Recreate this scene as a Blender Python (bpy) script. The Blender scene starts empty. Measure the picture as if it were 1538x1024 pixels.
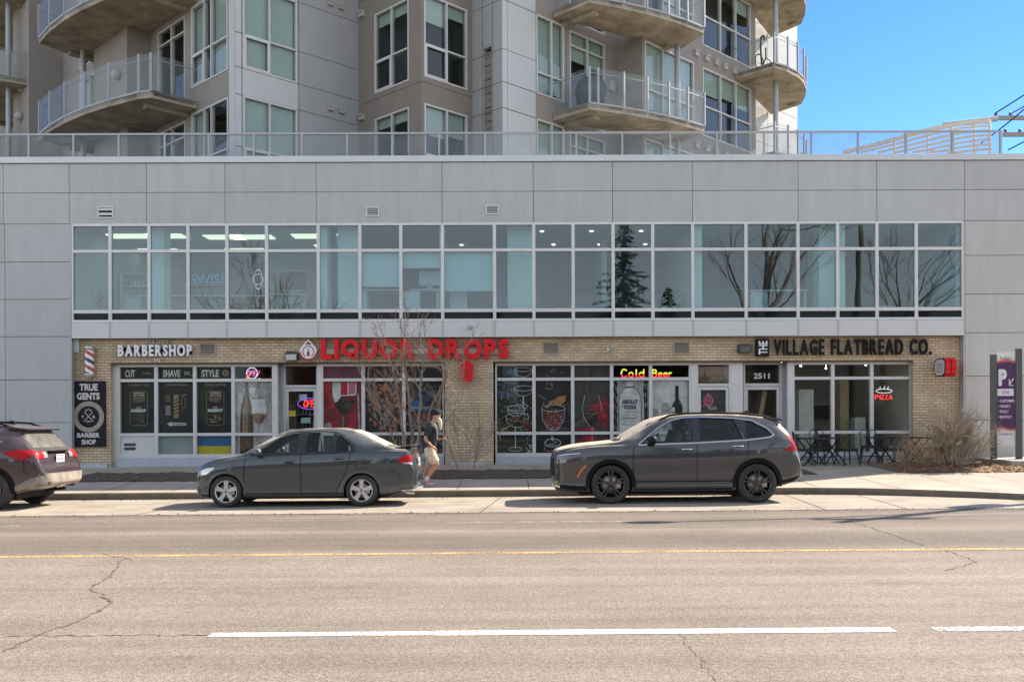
import bpy, bmesh, math, random
from mathutils import Vector, Matrix
from mathutils.bvhtree import BVHTree
random.seed(7)
SC = bpy.context.scene
COL = SC.collection
R = math.radians
F = 1400.0; PX0 = 769.0; PY0 = 618.0; EYE = 1.7      # photograph's lens: focal length and vanishing point in its pixels

# ------------------------------------------------------------------ camera, sky, sun, exposure
cam_d = bpy.data.cameras.new('camera'); cam = bpy.data.objects.new('camera', cam_d); COL.objects.link(cam)
cam.location = (0, 0, EYE); cam.rotation_euler = (R(90), R(0.2), 0)
cam_d.sensor_width = 36; cam_d.lens = 36*F/1538; cam_d.shift_y = (PY0-512)/1538
cam_d.clip_start = 0.1; cam_d.clip_end = 3000
SC.camera = cam
SUN = Vector((1.0, 0.60, 1.0)).normalized()           # towards the sun
w = bpy.data.worlds.new('World'); SC.world = w; w.use_nodes = True
nt = w.node_tree
sky = nt.nodes.new('ShaderNodeTexSky'); sky.sky_type = 'NISHITA'; sky.sun_disc = False
sky.sun_elevation = math.asin(SUN.z); sky.sun_rotation = math.atan2(SUN.x, SUN.y)
sky.air_density = 1.0; sky.dust_density = 0.1; sky.ozone_density = 6.0; sky.altitude = 1000
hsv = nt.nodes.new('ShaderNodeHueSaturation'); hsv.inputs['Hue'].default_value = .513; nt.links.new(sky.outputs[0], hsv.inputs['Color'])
# deep blue beyond the tower; paled behind the camera to keep facade light neutral
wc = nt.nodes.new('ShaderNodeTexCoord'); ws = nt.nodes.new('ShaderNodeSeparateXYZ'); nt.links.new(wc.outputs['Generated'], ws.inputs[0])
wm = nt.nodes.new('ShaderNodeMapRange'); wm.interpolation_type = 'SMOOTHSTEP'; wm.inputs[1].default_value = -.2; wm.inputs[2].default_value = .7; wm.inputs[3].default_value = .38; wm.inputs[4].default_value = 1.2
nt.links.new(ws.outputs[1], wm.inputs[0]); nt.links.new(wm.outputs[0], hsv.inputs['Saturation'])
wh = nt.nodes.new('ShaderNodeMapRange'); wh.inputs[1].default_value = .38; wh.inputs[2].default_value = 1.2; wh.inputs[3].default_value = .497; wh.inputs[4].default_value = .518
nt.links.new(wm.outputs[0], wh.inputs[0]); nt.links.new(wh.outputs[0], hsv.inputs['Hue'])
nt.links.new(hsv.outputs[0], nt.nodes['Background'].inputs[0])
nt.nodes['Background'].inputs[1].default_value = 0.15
sl = bpy.data.lights.new('sun', 'SUN'); so = bpy.data.objects.new('sun', sl); COL.objects.link(so)
sl.energy = 4.8; sl.angle = R(0.5); sl.color = (1.0, 0.89, 0.74)
so.rotation_euler = (-SUN).to_track_quat('-Z', 'Y').to_euler(); so.location = (20, 12, 30)
SC.view_settings.view_transform = 'Standard'; SC.view_settings.look = 'None'
SC.view_settings.exposure = 1.11; SC.view_settings.gamma = 1
SC.cycles.max_bounces = 8; SC.cycles.transparent_max_bounces = 24; SC.cycles.caustics_reflective = False
SC.cycles.caustics_refractive = False; SC.cycles.use_denoising = True

# ------------------------------------------------------------------ helpers
def X(px, Y): return (px-PX0)*Y/F
def Z(py, Y): return EYE+(PY0-py)*Y/F
SLOPE = 0.0045                                         # the street climbs slightly to the right
def gz(x, y=0): return SLOPE*x

_m = {}
def nodes(m): return m.node_tree.nodes, m.node_tree.links
def M(name, col, rough=.6, metal=0, var=.12, scale=6, bump=0, bscale=60, coat=0, spec=.5, emit=0, stretch=None, rand=0, dirt=None, cior=1.5):
    """Principled surface with noise variation, optional bump, per-piece variation and dust."""
    if name in _m: return _m[name]
    m = bpy.data.materials.new(name); m.use_nodes = True; n, l = nodes(m); _m[name] = m
    b = n['Principled BSDF']
    b.inputs['Roughness'].default_value = rough; b.inputs['Metallic'].default_value = metal
    b.inputs['Specular IOR Level'].default_value = spec
    b.inputs['Coat Weight'].default_value = coat; b.inputs['Coat Roughness'].default_value = .04; b.inputs['Coat IOR'].default_value = cior
    tc = n.new('ShaderNodeTexCoord'); vec = tc.outputs['Object']
    if stretch:
        mp = n.new('ShaderNodeMapping'); mp.inputs['Scale'].default_value = stretch; l.new(vec, mp.inputs[0]); vec = mp.outputs[0]
    no = n.new('ShaderNodeTexNoise'); no.inputs['Scale'].default_value = scale; no.inputs['Detail'].default_value = 6
    no.inputs['Roughness'].default_value = .65; l.new(vec, no.inputs['Vector'])
    mr = n.new('ShaderNodeMapRange'); mr.inputs[1].default_value = .3; mr.inputs[2].default_value = .7
    mr.inputs[3].default_value = 1-var; mr.inputs[4].default_value = 1+var; l.new(no.outputs[0], mr.inputs[0])
    val = mr.outputs[0]
    if rand:
        ge = n.new('ShaderNodeNewGeometry'); r2 = n.new('ShaderNodeMapRange')
        r2.inputs[3].default_value = 1-rand; r2.inputs[4].default_value = 1+rand; l.new(ge.outputs['Random Per Island'], r2.inputs[0])
        mu = n.new('ShaderNodeMath'); mu.operation = 'MULTIPLY'; l.new(val, mu.inputs[0]); l.new(r2.outputs[0], mu.inputs[1]); val = mu.outputs[0]
    vm = n.new('ShaderNodeVectorMath'); vm.operation = 'SCALE'; vm.inputs[0].default_value = col[:3]; l.new(val, vm.inputs['Scale'])
    cout = vm.outputs[0]
    if dirt:                                            # dust film: heavier low down and on upward faces, patchy
        ge = n.new('ShaderNodeNewGeometry'); sx = n.new('ShaderNodeSeparateXYZ'); l.new(ge.outputs['Normal'], sx.inputs[0])
        up = n.new('ShaderNodeMapRange'); up.inputs[1].default_value, up.inputs[2].default_value = dirt[3:5] if len(dirt) > 3 else (.25, .8); up.inputs[4].default_value = dirt[2]; l.new(sx.outputs[2], up.inputs[0])
        so_ = n.new('ShaderNodeSeparateXYZ'); l.new(tc.outputs['Object'], so_.inputs[0])
        lo = n.new('ShaderNodeMapRange'); lo.inputs[1].default_value = .75; lo.inputs[2].default_value = .15; lo.inputs[3].default_value = .0; lo.inputs[4].default_value = dirt[1]; l.new(so_.outputs[2], lo.inputs[0])
        n2 = n.new('ShaderNodeTexNoise'); n2.inputs['Scale'].default_value = 5; n2.inputs['Detail'].default_value = 9; l.new(tc.outputs['Object'], n2.inputs['Vector'])
        ad = n.new('ShaderNodeMath'); ad.operation = 'ADD'; l.new(up.outputs[0], ad.inputs[0]); l.new(lo.outputs[0], ad.inputs[1])
        m2 = n.new('ShaderNodeMath'); m2.operation = 'MULTIPLY'; m2.use_clamp = True; l.new(ad.outputs[0], m2.inputs[0])
        m3 = n.new('ShaderNodeMapRange'); m3.inputs[1].default_value = .3; m3.inputs[2].default_value = .65; m3.inputs[3].default_value = .6; m3.inputs[4].default_value = 1.25; l.new(n2.outputs[0], m3.inputs[0]); l.new(m3.outputs[0], m2.inputs[1])
        mx = n.new('ShaderNodeMix'); mx.data_type = 'RGBA'; l.new(m2.outputs[0], mx.inputs[0]); l.new(cout, mx.inputs[6]); mx.inputs[7].default_value = (*dirt[0], 1)
        cout = mx.outputs[2]
        rr = n.new('ShaderNodeMapRange'); rr.inputs[3].default_value = rough; rr.inputs[4].default_value = .8; l.new(m2.outputs[0], rr.inputs[0]); l.new(rr.outputs[0], b.inputs['Roughness'])
        cw = n.new('ShaderNodeMapRange'); cw.inputs[3].default_value = coat; cw.inputs[4].default_value = coat*.1; l.new(m2.outputs[0], cw.inputs[0]); l.new(cw.outputs[0], b.inputs['Coat Weight'])
    l.new(cout, b.inputs['Base Color'])
    if bump:
        n2 = n.new('ShaderNodeTexNoise'); n2.inputs['Scale'].default_value = bscale; n2.inputs['Detail'].default_value = 5; l.new(vec, n2.inputs['Vector'])
        bp = n.new('ShaderNodeBump'); bp.inputs['Strength'].default_value = bump; bp.inputs['Distance'].default_value = .01
        l.new(n2.outputs[0], bp.inputs['Height']); l.new(bp.outputs[0], b.inputs['Normal'])
    if emit:
        b.inputs['Emission Color'].default_value = (*col[:3], 1); b.inputs['Emission Strength'].default_value = emit
    return m
def glass(name, tint, ior=1.6, rough=.0, extra=0.0):
    """Thin pane: fresnel mirror over tinted see-through."""
    if name in _m: return _m[name]
    m = bpy.data.materials.new(name); m.use_nodes = True; n, l = nodes(m); _m[name] = m
    n.remove(n['Principled BSDF']); o = n['Material Output']
    tr = n.new('ShaderNodeBsdfTransparent'); tr.inputs[0].default_value = (*tint, 1)
    gl = n.new('ShaderNodeBsdfGlossy'); gl.inputs['Roughness'].default_value = rough; gl.inputs[0].default_value = (.95, 1, 1, 1)
    fr = n.new('ShaderNodeFresnel'); ge = n.new('ShaderNodeNewGeometry'); im = n.new('ShaderNodeMapRange'); im.inputs[3].default_value = ior; im.inputs[4].default_value = 1/ior; l.new(ge.outputs['Backfacing'], im.inputs[0]); l.new(im.outputs[0], fr.inputs['IOR'])
    tc = n.new('ShaderNodeTexCoord'); no = n.new('ShaderNodeTexNoise'); no.inputs['Scale'].default_value = .9; no.inputs['Detail'].default_value = 1
    l.new(tc.outputs['Object'], no.inputs['Vector'])
    bp = n.new('ShaderNodeBump'); bp.inputs['Strength'].default_value = .02; bp.inputs['Distance'].default_value = .05
    l.new(no.outputs[0], bp.inputs['Height']); l.new(bp.outputs[0], gl.inputs['Normal'])
    mx = n.new('ShaderNodeMixShader'); l.new(tr.outputs[0], mx.inputs[1]); l.new(gl.outputs[0], mx.inputs[2])
    if extra:
        ad = n.new('ShaderNodeMath'); ad.use_clamp = True; ad.inputs[1].default_value = extra; l.new(fr.outputs[0], ad.inputs[0]); l.new(ad.outputs[0], mx.inputs[0])
    else: l.new(fr.outputs[0], mx.inputs[0])
    l.new(mx.outputs[0], o.inputs[0])
    return m
def frosted(name, col, alpha):
    if name in _m: return _m[name]
    m = bpy.data.materials.new(name); m.use_nodes = True; n, l = nodes(m); _m[name] = m
    b = n['Principled BSDF']; b.inputs['Base Color'].default_value = (*col, 1); b.inputs['Roughness'].default_value = .15
    b.inputs['Specular IOR Level'].default_value = .8
    tc = n.new('ShaderNodeTexCoord'); no = n.new('ShaderNodeTexNoise'); no.inputs['Scale'].default_value = 2.5; no.inputs['Detail'].default_value = 5; l.new(tc.outputs['Object'], no.inputs['Vector'])
    mr = n.new('ShaderNodeMapRange'); mr.inputs[3].default_value = alpha-.12; mr.inputs[4].default_value = alpha+.12; l.new(no.outputs[0], mr.inputs[0]); l.new(mr.outputs[0], b.inputs['Alpha'])
    return m

class MB:
    """Collects shapes and links them as ONE mesh object. frame maps (u, d, z) to the world: d runs inwards from the wall."""
    def __init__(s, frame=None): s.v = []; s.f = []; s.mi = []; s.frame = frame; s.sm = []
    def p(s, u, d, z):
        if s.frame:
            ox, oy, ux, uy, nx, ny = s.frame; return (ox+ux*u-nx*d, oy+uy*u-ny*d, z)
        return (u, d, z)
    def add(s, vs, fs, mi=0, sm=False):
        b = len(s.v); s.v += [s.p(*q) for q in vs]
        for f in fs: s.f.append([b+i for i in f]); s.mi.append(mi); s.sm.append(sm)
        return s
    def box(s, x0, x1, y0, y1, z0, z1, mi=0):
        if x0 > x1: x0, x1 = x1, x0
        if y0 > y1: y0, y1 = y1, y0
        if z0 > z1: z0, z1 = z1, z0
        return s.add([(x0,y0,z0),(x1,y0,z0),(x1,y1,z0),(x0,y1,z0),(x0,y0,z1),(x1,y0,z1),(x1,y1,z1),(x0,y1,z1)],
              [(0,3,2,1),(4,5,6,7),(0,1,5,4),(1,2,6,5),(2,3,7,6),(3,0,4,7)], mi)
    def quad(s, a, b, c, d, mi=0): return s.add([a,b,c,d], [(0,1,2,3)], mi)
    def poly(s, pts, mi=0): return s.add(pts, [tuple(range(len(pts)))], mi)
    def prism_y(s, pts, y0, y1, mi=0):                 # polygon in x-z pushed through y
        n = len(pts); a = [(x,y0,z) for x,z in pts]+[(x,y1,z) for x,z in pts]
        fs = [tuple(range(n)), tuple(range(2*n-1, n-1, -1))]+[(i, i+n, (i+1)%n+n, (i+1)%n) for i in range(n)]
        return s.add(a, fs, mi)
    def prism_z(s, pts, z0, z1, mi=0):
        n = len(pts); a = [(x,y,z0) for x,y in pts]+[(x,y,z1) for x,y in pts]
        fs = [tuple(range(n-1,-1,-1)), tuple(range(n, 2*n))]+[(i, (i+1)%n, (i+1)%n+n, i+n) for i in range(n)]
        return s.add(a, fs, mi)
    def tube(s, pts, rad, k=6, mi=0, cap=True, sm=True):
        pts = [Vector(p) for p in pts]
        if not isinstance(rad, (list, tuple)): rad = [rad]*len(pts)
        vs = []; prev = None
        for i, p in enumerate(pts):
            t = (pts[min(i+1, len(pts)-1)]-pts[max(i-1, 0)]).normalized()
            if prev is None:
                a = t.orthogonal().normalized()
            else:
                a = prev-t*prev.dot(t); a = a.normalized() if a.length > 1e-6 else t.orthogonal().normalized()
            prev = a; b = t.cross(a)
            for j in range(k):
                an = 2*math.pi*j/k; vs.append(tuple(p+(a*math.cos(an)+b*math.sin(an))*rad[i]))
        fs = [(i*k+j, i*k+(j+1)%k, (i+1)*k+(j+1)%k, (i+1)*k+j) for i in range(len(pts)-1) for j in range(k)]
        s.add(vs, fs, mi, sm)
        if cap:
            s.add(vs[:k], [tuple(range(k-1,-1,-1))], mi); s.add(vs[-k:], [tuple(range(k))], mi)
        return s
    def lathe(s, prof, c, axis='z', k=24, mi=0, sm=True, a0=0, a1=2*math.pi):
        vs = []; full = abs(a1-a0-2*math.pi) < 1e-6; kk = k if full else k+1
        for r, h in prof:
            for j in range(kk):
                an = a0+(a1-a0)*j/k; q, e = r*math.cos(an), r*math.sin(an)
                vs.append({'z': (c[0]+q, c[1]+e, c[2]+h), 'y': (c[0]+q, c[1]+h, c[2]+e), 'x': (c[0]+h, c[1]+q, c[2]+e)}[axis])
        fs = []
        for i in range(len(prof)-1):
            for j in range(k):
                j2 = (j+1)%kk if full else j+1
                fs.append((i*kk+j, i*kk+j2, (i+1)*kk+j2, (i+1)*kk+j))
        return s.add(vs, fs, mi, sm)
    def ball(s, c, r, k=10, mi=0, sc=(1,1,1)):
        vs = []; n = k//2+1
        for i in range(n):
            th = math.pi*i/(n-1)
            for j in range(k):
                ph = 2*math.pi*j/k; vs.append((c[0]+r*sc[0]*math.sin(th)*math.cos(ph), c[1]+r*sc[1]*math.sin(th)*math.sin(ph), c[2]+r*sc[2]*math.cos(th)))
        return s.add(vs, [(i*k+j, (i+1)*k+j, (i+1)*k+(j+1)%k, i*k+(j+1)%k) for i in range(n-1) for j in range(k)], mi, True)
    def stroke(s, pts, wd, y, mi=0):                   # flat ribbon in the x-z plane
        n = len(pts); vs = []
        for i in range(n):
            a = pts[max(i-1,0)]; b = pts[min(i+1,n-1)]; dx, dz = b[0]-a[0], b[1]-a[1]; L = math.hypot(dx, dz) or 1
            ww = wd[i] if isinstance(wd, (list,tuple)) else wd
            vs += [(pts[i][0]-dz/L*ww/2, y, pts[i][1]+dx/L*ww/2), (pts[i][0]+dz/L*ww/2, y, pts[i][1]-dx/L*ww/2)]
        return s.add(vs, [(2*i, 2*i+1, 2*i+3, 2*i+2) for i in range(n-1)], mi)
    def build(s, name, mats, parent=None, loc=None, fix=True):
        me = bpy.data.meshes.new(name); me.from_pydata(s.v, [], s.f)
        if not isinstance(mats, (list, tuple)): mats = [mats]
        for m in mats: me.materials.append(m)
        for i, p in enumerate(me.polygons): p.material_index = s.mi[i]; p.use_smooth = s.sm[i]
        if fix:
            bm = bmesh.new(); bm.from_mesh(me); bmesh.ops.recalc_face_normals(bm, faces=bm.faces); bm.to_mesh(me); bm.free()
        me.update()
        return obj(name, me, parent, loc)
def obj(name, me, parent=None, loc=None):
    o = bpy.data.objects.new(name, me); COL.objects.link(o)
    if parent: o.parent = parent
    if loc: o.location = loc
    return o
def tag(o, label=None, cat=None, group=None, kind=None):
    if label: o['label'] = label
    if cat: o['category'] = cat
    if group: o['group'] = group
    if kind: o['kind'] = kind
    return o
def thing(name, label, cat, loc=(0,0,0), group=None, rz=0):
    o = bpy.data.objects.new(name, None); COL.objects.link(o); o.location = loc; o.rotation_euler = (0,0,rz); o.empty_display_size = .2
    return tag(o, label, cat, group)
def dup(root, loc, label=None, rz=None, group=None):
    def cp(o, par):
        c = o.copy(); COL.objects.link(c)
        if par: c.parent = par
        for ch in [q for q in bpy.data.objects if q.parent == o]: cp(ch, c)
        return c
    c = cp(root, None); c.location = loc
    if rz is not None: c.rotation_euler = (0,0,rz)
    if label: c['label'] = label
    if group: c['group'] = group
    return c
def structure(o): o['kind'] = 'structure'; return o

_tc = {}
def char_mesh(ch, off=0.0):
    """Outline of one piece of writing as (verts, faces) in its own x-y plane, from Blender's built-in font."""
    if (ch, off) in _tc: return _tc[ch, off]
    cu = bpy.data.curves.new('t', 'FONT'); cu.body = ch; cu.size = 1; cu.offset = off; cu.resolution_u = 4
    o = bpy.data.objects.new('t', cu); COL.objects.link(o)
    dg = bpy.context.evaluated_depsgraph_get(); e = o.evaluated_get(dg); me = e.to_mesh()
    r = ([tuple(v.co) for v in me.vertices], [tuple(p.vertices) for p in me.polygons]); e.to_mesh_clear()
    bpy.data.objects.remove(o); bpy.data.curves.remove(cu)
    _tc[ch, off] = r; return r
def text(mb, s, x0, x1, z0, z1, y, depth=0, off=0.0, mi=0, rot=False, slant=0):
    """Writing fitted to a box in the x-z plane at y, facing the street; depth gives raised letters."""
    vs, fs = char_mesh(s, off)
    ax, bx = min(v[0] for v in vs), max(v[0] for v in vs); ay, by = min(v[1] for v in vs), max(v[1] for v in vs)
    def mp(v):
        a, b = (v[0]-ax)/(bx-ax), (v[1]-ay)/(by-ay)
        if rot: a, b = 1-b, a
        return x0+(x1-x0)*a+slant*b, z0+(z1-z0)*b
    pts = [mp(v) for v in vs]
    if depth == 0: mb.add([(x, y, z) for x, z in pts], fs, mi); return mb
    n = len(pts); ed = {}
    for f in fs:
        for i in range(len(f)):
            a, b = f[i], f[(i+1)%len(f)]; ed[(a,b)] = 1
    side = [(a, b, b+n, a+n) for (a,b) in ed if (b,a) not in ed]
    mb.add([(x, y, z) for x, z in pts]+[(x, y+depth, z) for x, z in pts], list(fs)+side, mi)
    return mb
def letters(s, x0, x1, z0, z1, y, depth, mat, parent, off=0.0, gap=.12, space=.45, name='letter'):
    """Raised letters, each its own part, spread over a box."""
    ws = []
    for ch in s:
        if ch == ' ': ws.append(space); continue
        vs, _ = char_mesh(ch, off); ws.append(max(v[0] for v in vs)-min(v[0] for v in vs))
    tot = sum(ws)+gap*(len(s)-1); k = (x1-x0)/tot; x = x0
    for ch, w_ in zip(s, ws):
        if ch != ' ':
            mb = MB(); h = z1
            if ch == '.': h = z0+(z1-z0)*.2
            text(mb, ch, x, x+w_*k, z0, h, y, depth, off); mb.build(name, mat, parent, fix=False)
        x += (w_+gap)*k

def holes_wall(mb, u0, u1, z0, z1, openings, d0, d1, mi=0, mi_r=None):
    """Wall front at depth d0 with rectangular openings and reveals back to d1."""
    us = sorted({u0, u1, *[max(u0, min(u1, o[i])) for o in openings for i in (0, 1)]})
    zs = sorted({z0, z1, *[max(z0, min(z1, o[i])) for o in openings for i in (2, 3)]})
    for i in range(len(us)-1):
        for j in range(len(zs)-1):
            cu, cz = (us[i]+us[i+1])/2, (zs[j]+zs[j+1])/2
            if any(o[0] < cu < o[1] and o[2] < cz < o[3] for o in openings): continue
            mb.quad((us[i], d0, zs[j]), (us[i+1], d0, zs[j]), (us[i+1], d0, zs[j+1]), (us[i], d0, zs[j+1]), mi)
    r = mi if mi_r is None else mi_r
    for a, b, c, d in openings:
        mb.quad((a,d0,c),(a,d1,c),(a,d1,d),(a,d0,d), r); mb.quad((b,d0,c),(b,d0,d),(b,d1,d),(b,d1,c), r)
        mb.quad((a,d0,d),(a,d1,d),(b,d1,d),(b,d0,d), r); mb.quad((a,d0,c),(b,d0,c),(b,d1,c),(a,d1,c), r)
    return mb

# ------------------------------------------------------------------ materials
def asphalt():
    m = bpy.data.materials.new('asphalt'); m.use_nodes = True; n, l = nodes(m); b = n['Principled BSDF']; b.inputs['Roughness'].default_value = .9
    b.inputs['Specular IOR Level'].default_value = .25
    tc = n.new('ShaderNodeTexCoord'); P = tc.outputs['Object']
    def noise(sc, det, st=None, r=.6):
        v = P
        if st: mp = n.new('ShaderNodeMapping'); mp.inputs['Scale'].default_value = st; l.new(P, mp.inputs[0]); v = mp.outputs[0]
        q = n.new('ShaderNodeTexNoise'); q.inputs['Scale'].default_value = sc; q.inputs['Detail'].default_value = det; q.inputs['Roughness'].default_value = r; l.new(v, q.inputs['Vector']); return q.outputs[0]
    def rng(a, f0, f1, t0, t1):
        q = n.new('ShaderNodeMapRange'); q.inputs[1].default_value = f0; q.inputs[2].default_value = f1; q.inputs[3].default_value = t0; q.inputs[4].default_value = t1; l.new(a, q.inputs[0]); return q.outputs[0]
    def mul(a, c):
        q = n.new('ShaderNodeMath'); q.operation = 'MULTIPLY'; l.new(a, q.inputs[0]); l.new(c, q.inputs[1]); return q.outputs[0]
    vo = n.new('ShaderNodeTexVoronoi'); vo.inputs['Scale'].default_value = 75; l.new(P, vo.inputs['Vector'])
    sc_ = n.new('ShaderNodeSeparateColor'); l.new(vo.outputs['Color'], sc_.inputs[0])
    v = rng(sc_.outputs[0], 0, 1, .79, 1.22)
    v = mul(v, rng(noise(28, 4), .3, .7, .78, 1.22))
    v = mul(v, rng(noise(.5, 5), .3, .7, .86, 1.1)); v = mul(v, rng(noise(1.3, 3, (.5, 1.2, 1)), .62, .75, 1, .80))
    v = mul(v, rng(noise(1.0, 3, (.06, 2.6, 1)), .3, .72, .84, 1.13))
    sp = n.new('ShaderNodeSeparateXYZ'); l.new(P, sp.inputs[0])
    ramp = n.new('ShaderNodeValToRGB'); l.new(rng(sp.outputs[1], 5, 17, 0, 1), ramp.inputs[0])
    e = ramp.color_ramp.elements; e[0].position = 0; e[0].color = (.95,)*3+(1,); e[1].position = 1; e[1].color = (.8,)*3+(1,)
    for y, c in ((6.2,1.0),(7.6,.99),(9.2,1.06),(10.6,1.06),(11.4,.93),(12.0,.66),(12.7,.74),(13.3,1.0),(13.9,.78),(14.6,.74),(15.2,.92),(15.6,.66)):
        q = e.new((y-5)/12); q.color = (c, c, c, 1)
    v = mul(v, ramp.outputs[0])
    vm = n.new('ShaderNodeVectorMath'); vm.operation = 'SCALE'; vm.inputs[0].default_value = (.238, .200, .160); l.new(v, vm.inputs['Scale']); l.new(vm.outputs[0], b.inputs['Base Color'])
    bp = n.new('ShaderNodeBump'); bp.inputs['Strength'].default_value = .5; bp.inputs['Distance'].default_value = .008; l.new(vo.outputs['Distance'], bp.inputs['Height']); l.new(bp.outputs[0], b.inputs['Normal'])
    return m
def brick(name='buff_brick'):
    m = bpy.data.materials.new(name); m.use_nodes = True; n, l = nodes(m); b = n['Principled BSDF']; b.inputs['Roughness'].default_value = .85
    tc = n.new('ShaderNodeTexCoord'); sp = n.new('ShaderNodeSeparateXYZ'); l.new(tc.outputs['Object'], sp.inputs[0])
    ad = n.new('ShaderNodeMath'); l.new(sp.outputs[0], ad.inputs[0]); l.new(sp.outputs[1], ad.inputs[1])
    cb = n.new('ShaderNodeCombineXYZ'); l.new(ad.outputs[0], cb.inputs[0]); l.new(sp.outputs[2], cb.inputs[1])
    br = n.new('ShaderNodeTexBrick'); l.new(cb.outputs[0], br.inputs['Vector'])
    br.inputs['Color1'].default_value = (.66, .52, .34, 1); br.inputs['Color2'].default_value = (.51, .39, .245, 1); br.inputs['Mortar'].default_value = (.27, .225, .165, 1)
    br.inputs['Scale'].default_value = 1; br.inputs['Brick Width'].default_value = .215; br.inputs['Row Height'].default_value = .0745; br.inputs['Mortar Size'].default_value = .008; br.inputs['Mortar Smooth'].default_value = .2
    no = n.new('ShaderNodeTexNoise'); no.inputs['Scale'].default_value = 1.5; no.inputs['Detail'].default_value = 7; l.new(tc.outputs['Object'], no.inputs['Vector'])
    mr = n.new('ShaderNodeMapRange'); mr.inputs[1].default_value = .3; mr.inputs[2].default_value = .7; mr.inputs[3].default_value = .82; mr.inputs[4].default_value = 1.12; l.new(no.outputs[0], mr.inputs[0])
    vm = n.new('ShaderNodeVectorMath'); vm.operation = 'SCALE'; l.new(br.outputs['Color'], vm.inputs[0]); l.new(mr.outputs[0], vm.inputs['Scale']); l.new(vm.outputs[0], b.inputs['Base Color'])
    bp = n.new('ShaderNodeBump'); bp.invert = True; bp.inputs['Strength'].default_value = .8; bp.inputs['Distance'].default_value = .01; l.new(br.outputs['Fac'], bp.inputs['Height']); l.new(bp.outputs[0], b.inputs['Normal'])
    return m
ASPH = asphalt(); BRICK = brick()
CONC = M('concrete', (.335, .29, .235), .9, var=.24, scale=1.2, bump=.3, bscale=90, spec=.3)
CONC2 = M('kerb_concrete', (.17, .145, .115), .9, var=.25, scale=3, bump=.4, bscale=60, spec=.3)  # the kerb face's shade is put into this darker colour
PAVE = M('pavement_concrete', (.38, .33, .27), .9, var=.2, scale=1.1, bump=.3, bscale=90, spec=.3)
JOINT = M('joint_dark', (.05, .045, .04), .9)
PANEL = M('grey_panel', (.436, .442, .434), .5, var=.07, scale=1.6, rand=.04, spec=.3, stretch=(2.2, 2.2, .35))
PANELR = M('warm_grey_panel', (.46, .45, .43), .5, var=.07, scale=1.6, rand=.03, spec=.3, stretch=(2.2, 2.2, .35))
CAP = M('cap_metal', (.53, .545, .54), .4, var=.05, scale=.8, metal=.2)
POSTM = M('railing_grey', (.34, .345, .35), .4, var=.05, metal=.2)
WHITEP = M('white_spandrel', (.575, .58, .565), .4, var=.03, scale=2, rand=.02, spec=.4)
ALU = M('aluminium_frame', (.59, .592, .57), .4, metal=.15, var=.06, scale=3, spec=.5)
ALUD = M('aluminium_shade', (.42, .42, .42), .45, metal=.3, var=.06, scale=3)
FLASH = M('base_flashing', (.42, .46, .51), .4, var=.1, scale=3, metal=.3)
GLS = glass('office_glass', (.52, .70, .71), 1.55, extra=.035)
GLD = glass('shop_glass', (.86, .89, .87), 1.33)
SPAND = M('spandrel_glass', (.006, .007, .009), .04, var=.1, spec=.13)
BLACK = M('black_paint', (.010, .010, .011), .6, var=.1, spec=.2)
DARKM = M('dark_metal', (.035, .036, .038), .45, var=.15)
WHITE = M('white_paint', (.78, .78, .76), .5, var=.04)
RED = M('red_sign', (.64, .006, .012), .4, var=.06, spec=.3)
SOIL = M('soil', (.085, .062, .046), 1, var=.6, scale=14, bump=1, bscale=25)
MULCH = M('bark_mulch', (.20, .12, .07), 1, var=.6, scale=22, bump=1, bscale=40)
BARK = M('bark', (.235, .195, .155), .9, var=.3, scale=14, bump=.5, bscale=40)
TWIG = M('twig', (.36, .28, .21), .9, var=.3, scale=20)
# ------------------------------------------------------------------ ground, road, pavement
def cz(x): return SLOPE*max(-24, min(24, x))
XS = [-300, -90, -40, -24]+[-24+1.0*i for i in range(1, 48)]+[24, 40, 90, 300]
def yk(x):                                              # kerb line: bulges into the street at the right
    return 19.3 if x < 5.5 else max(16.6, 19.3-0.11*(x-5.5)**2)
def zs(x, y): return cz(x)+.085+.034*(max(y, 19.5)-19.5)
def sheet(name, rows, mat, mi=None):
    """rows: list of functions x -> (y, z); a strip mesh along the street."""
    mb = MB(); n = len(XS)
    vs = [(x, *r(x)) for r in rows for x in XS]
    fs = [(j*n+i, j*n+i+1, (j+1)*n+i+1, (j+1)*n+i) for j in range(len(rows)-1) for i in range(n-1)]
    mb.add(vs, fs); return structure(mb.build(name, mat, fix=True))
g = MB(); g.quad((-1500,-1500,-.22),(1500,-1500,-.22),(1500,1500,-.22),(-1500,1500,-.22))
structure(g.build('ground', M('dry_grass', (.17, .15, .09), 1, var=.3, scale=.5)))
sheet('road', [lambda x: (2.0, cz(x)), lambda x: (15.76, cz(x))], ASPH)
def zl(y): return -.001-.055*max(0, y-15.76)/3.5               # the lane falls to the gutter
sheet('parking_lane', [lambda x: (15.76, cz(x)-.001), lambda x: (yk(x)+.02, cz(x)+zl(yk(x)))], CONC)
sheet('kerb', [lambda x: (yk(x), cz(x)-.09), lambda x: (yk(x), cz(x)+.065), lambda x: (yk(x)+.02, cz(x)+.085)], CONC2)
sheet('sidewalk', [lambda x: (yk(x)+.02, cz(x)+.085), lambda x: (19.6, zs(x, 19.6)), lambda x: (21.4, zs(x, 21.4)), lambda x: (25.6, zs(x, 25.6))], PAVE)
sheet('opposite_kerb', [lambda x: (2.0, cz(x)-.05), lambda x: (2.0, cz(x)+.13), lambda x: (1.8, cz(x)+.13)], CONC2)
sheet('opposite_sidewalk', [lambda x: (1.8, cz(x)+.13), lambda x: (-1.2, cz(x)+.16)], PAVE)
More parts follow.
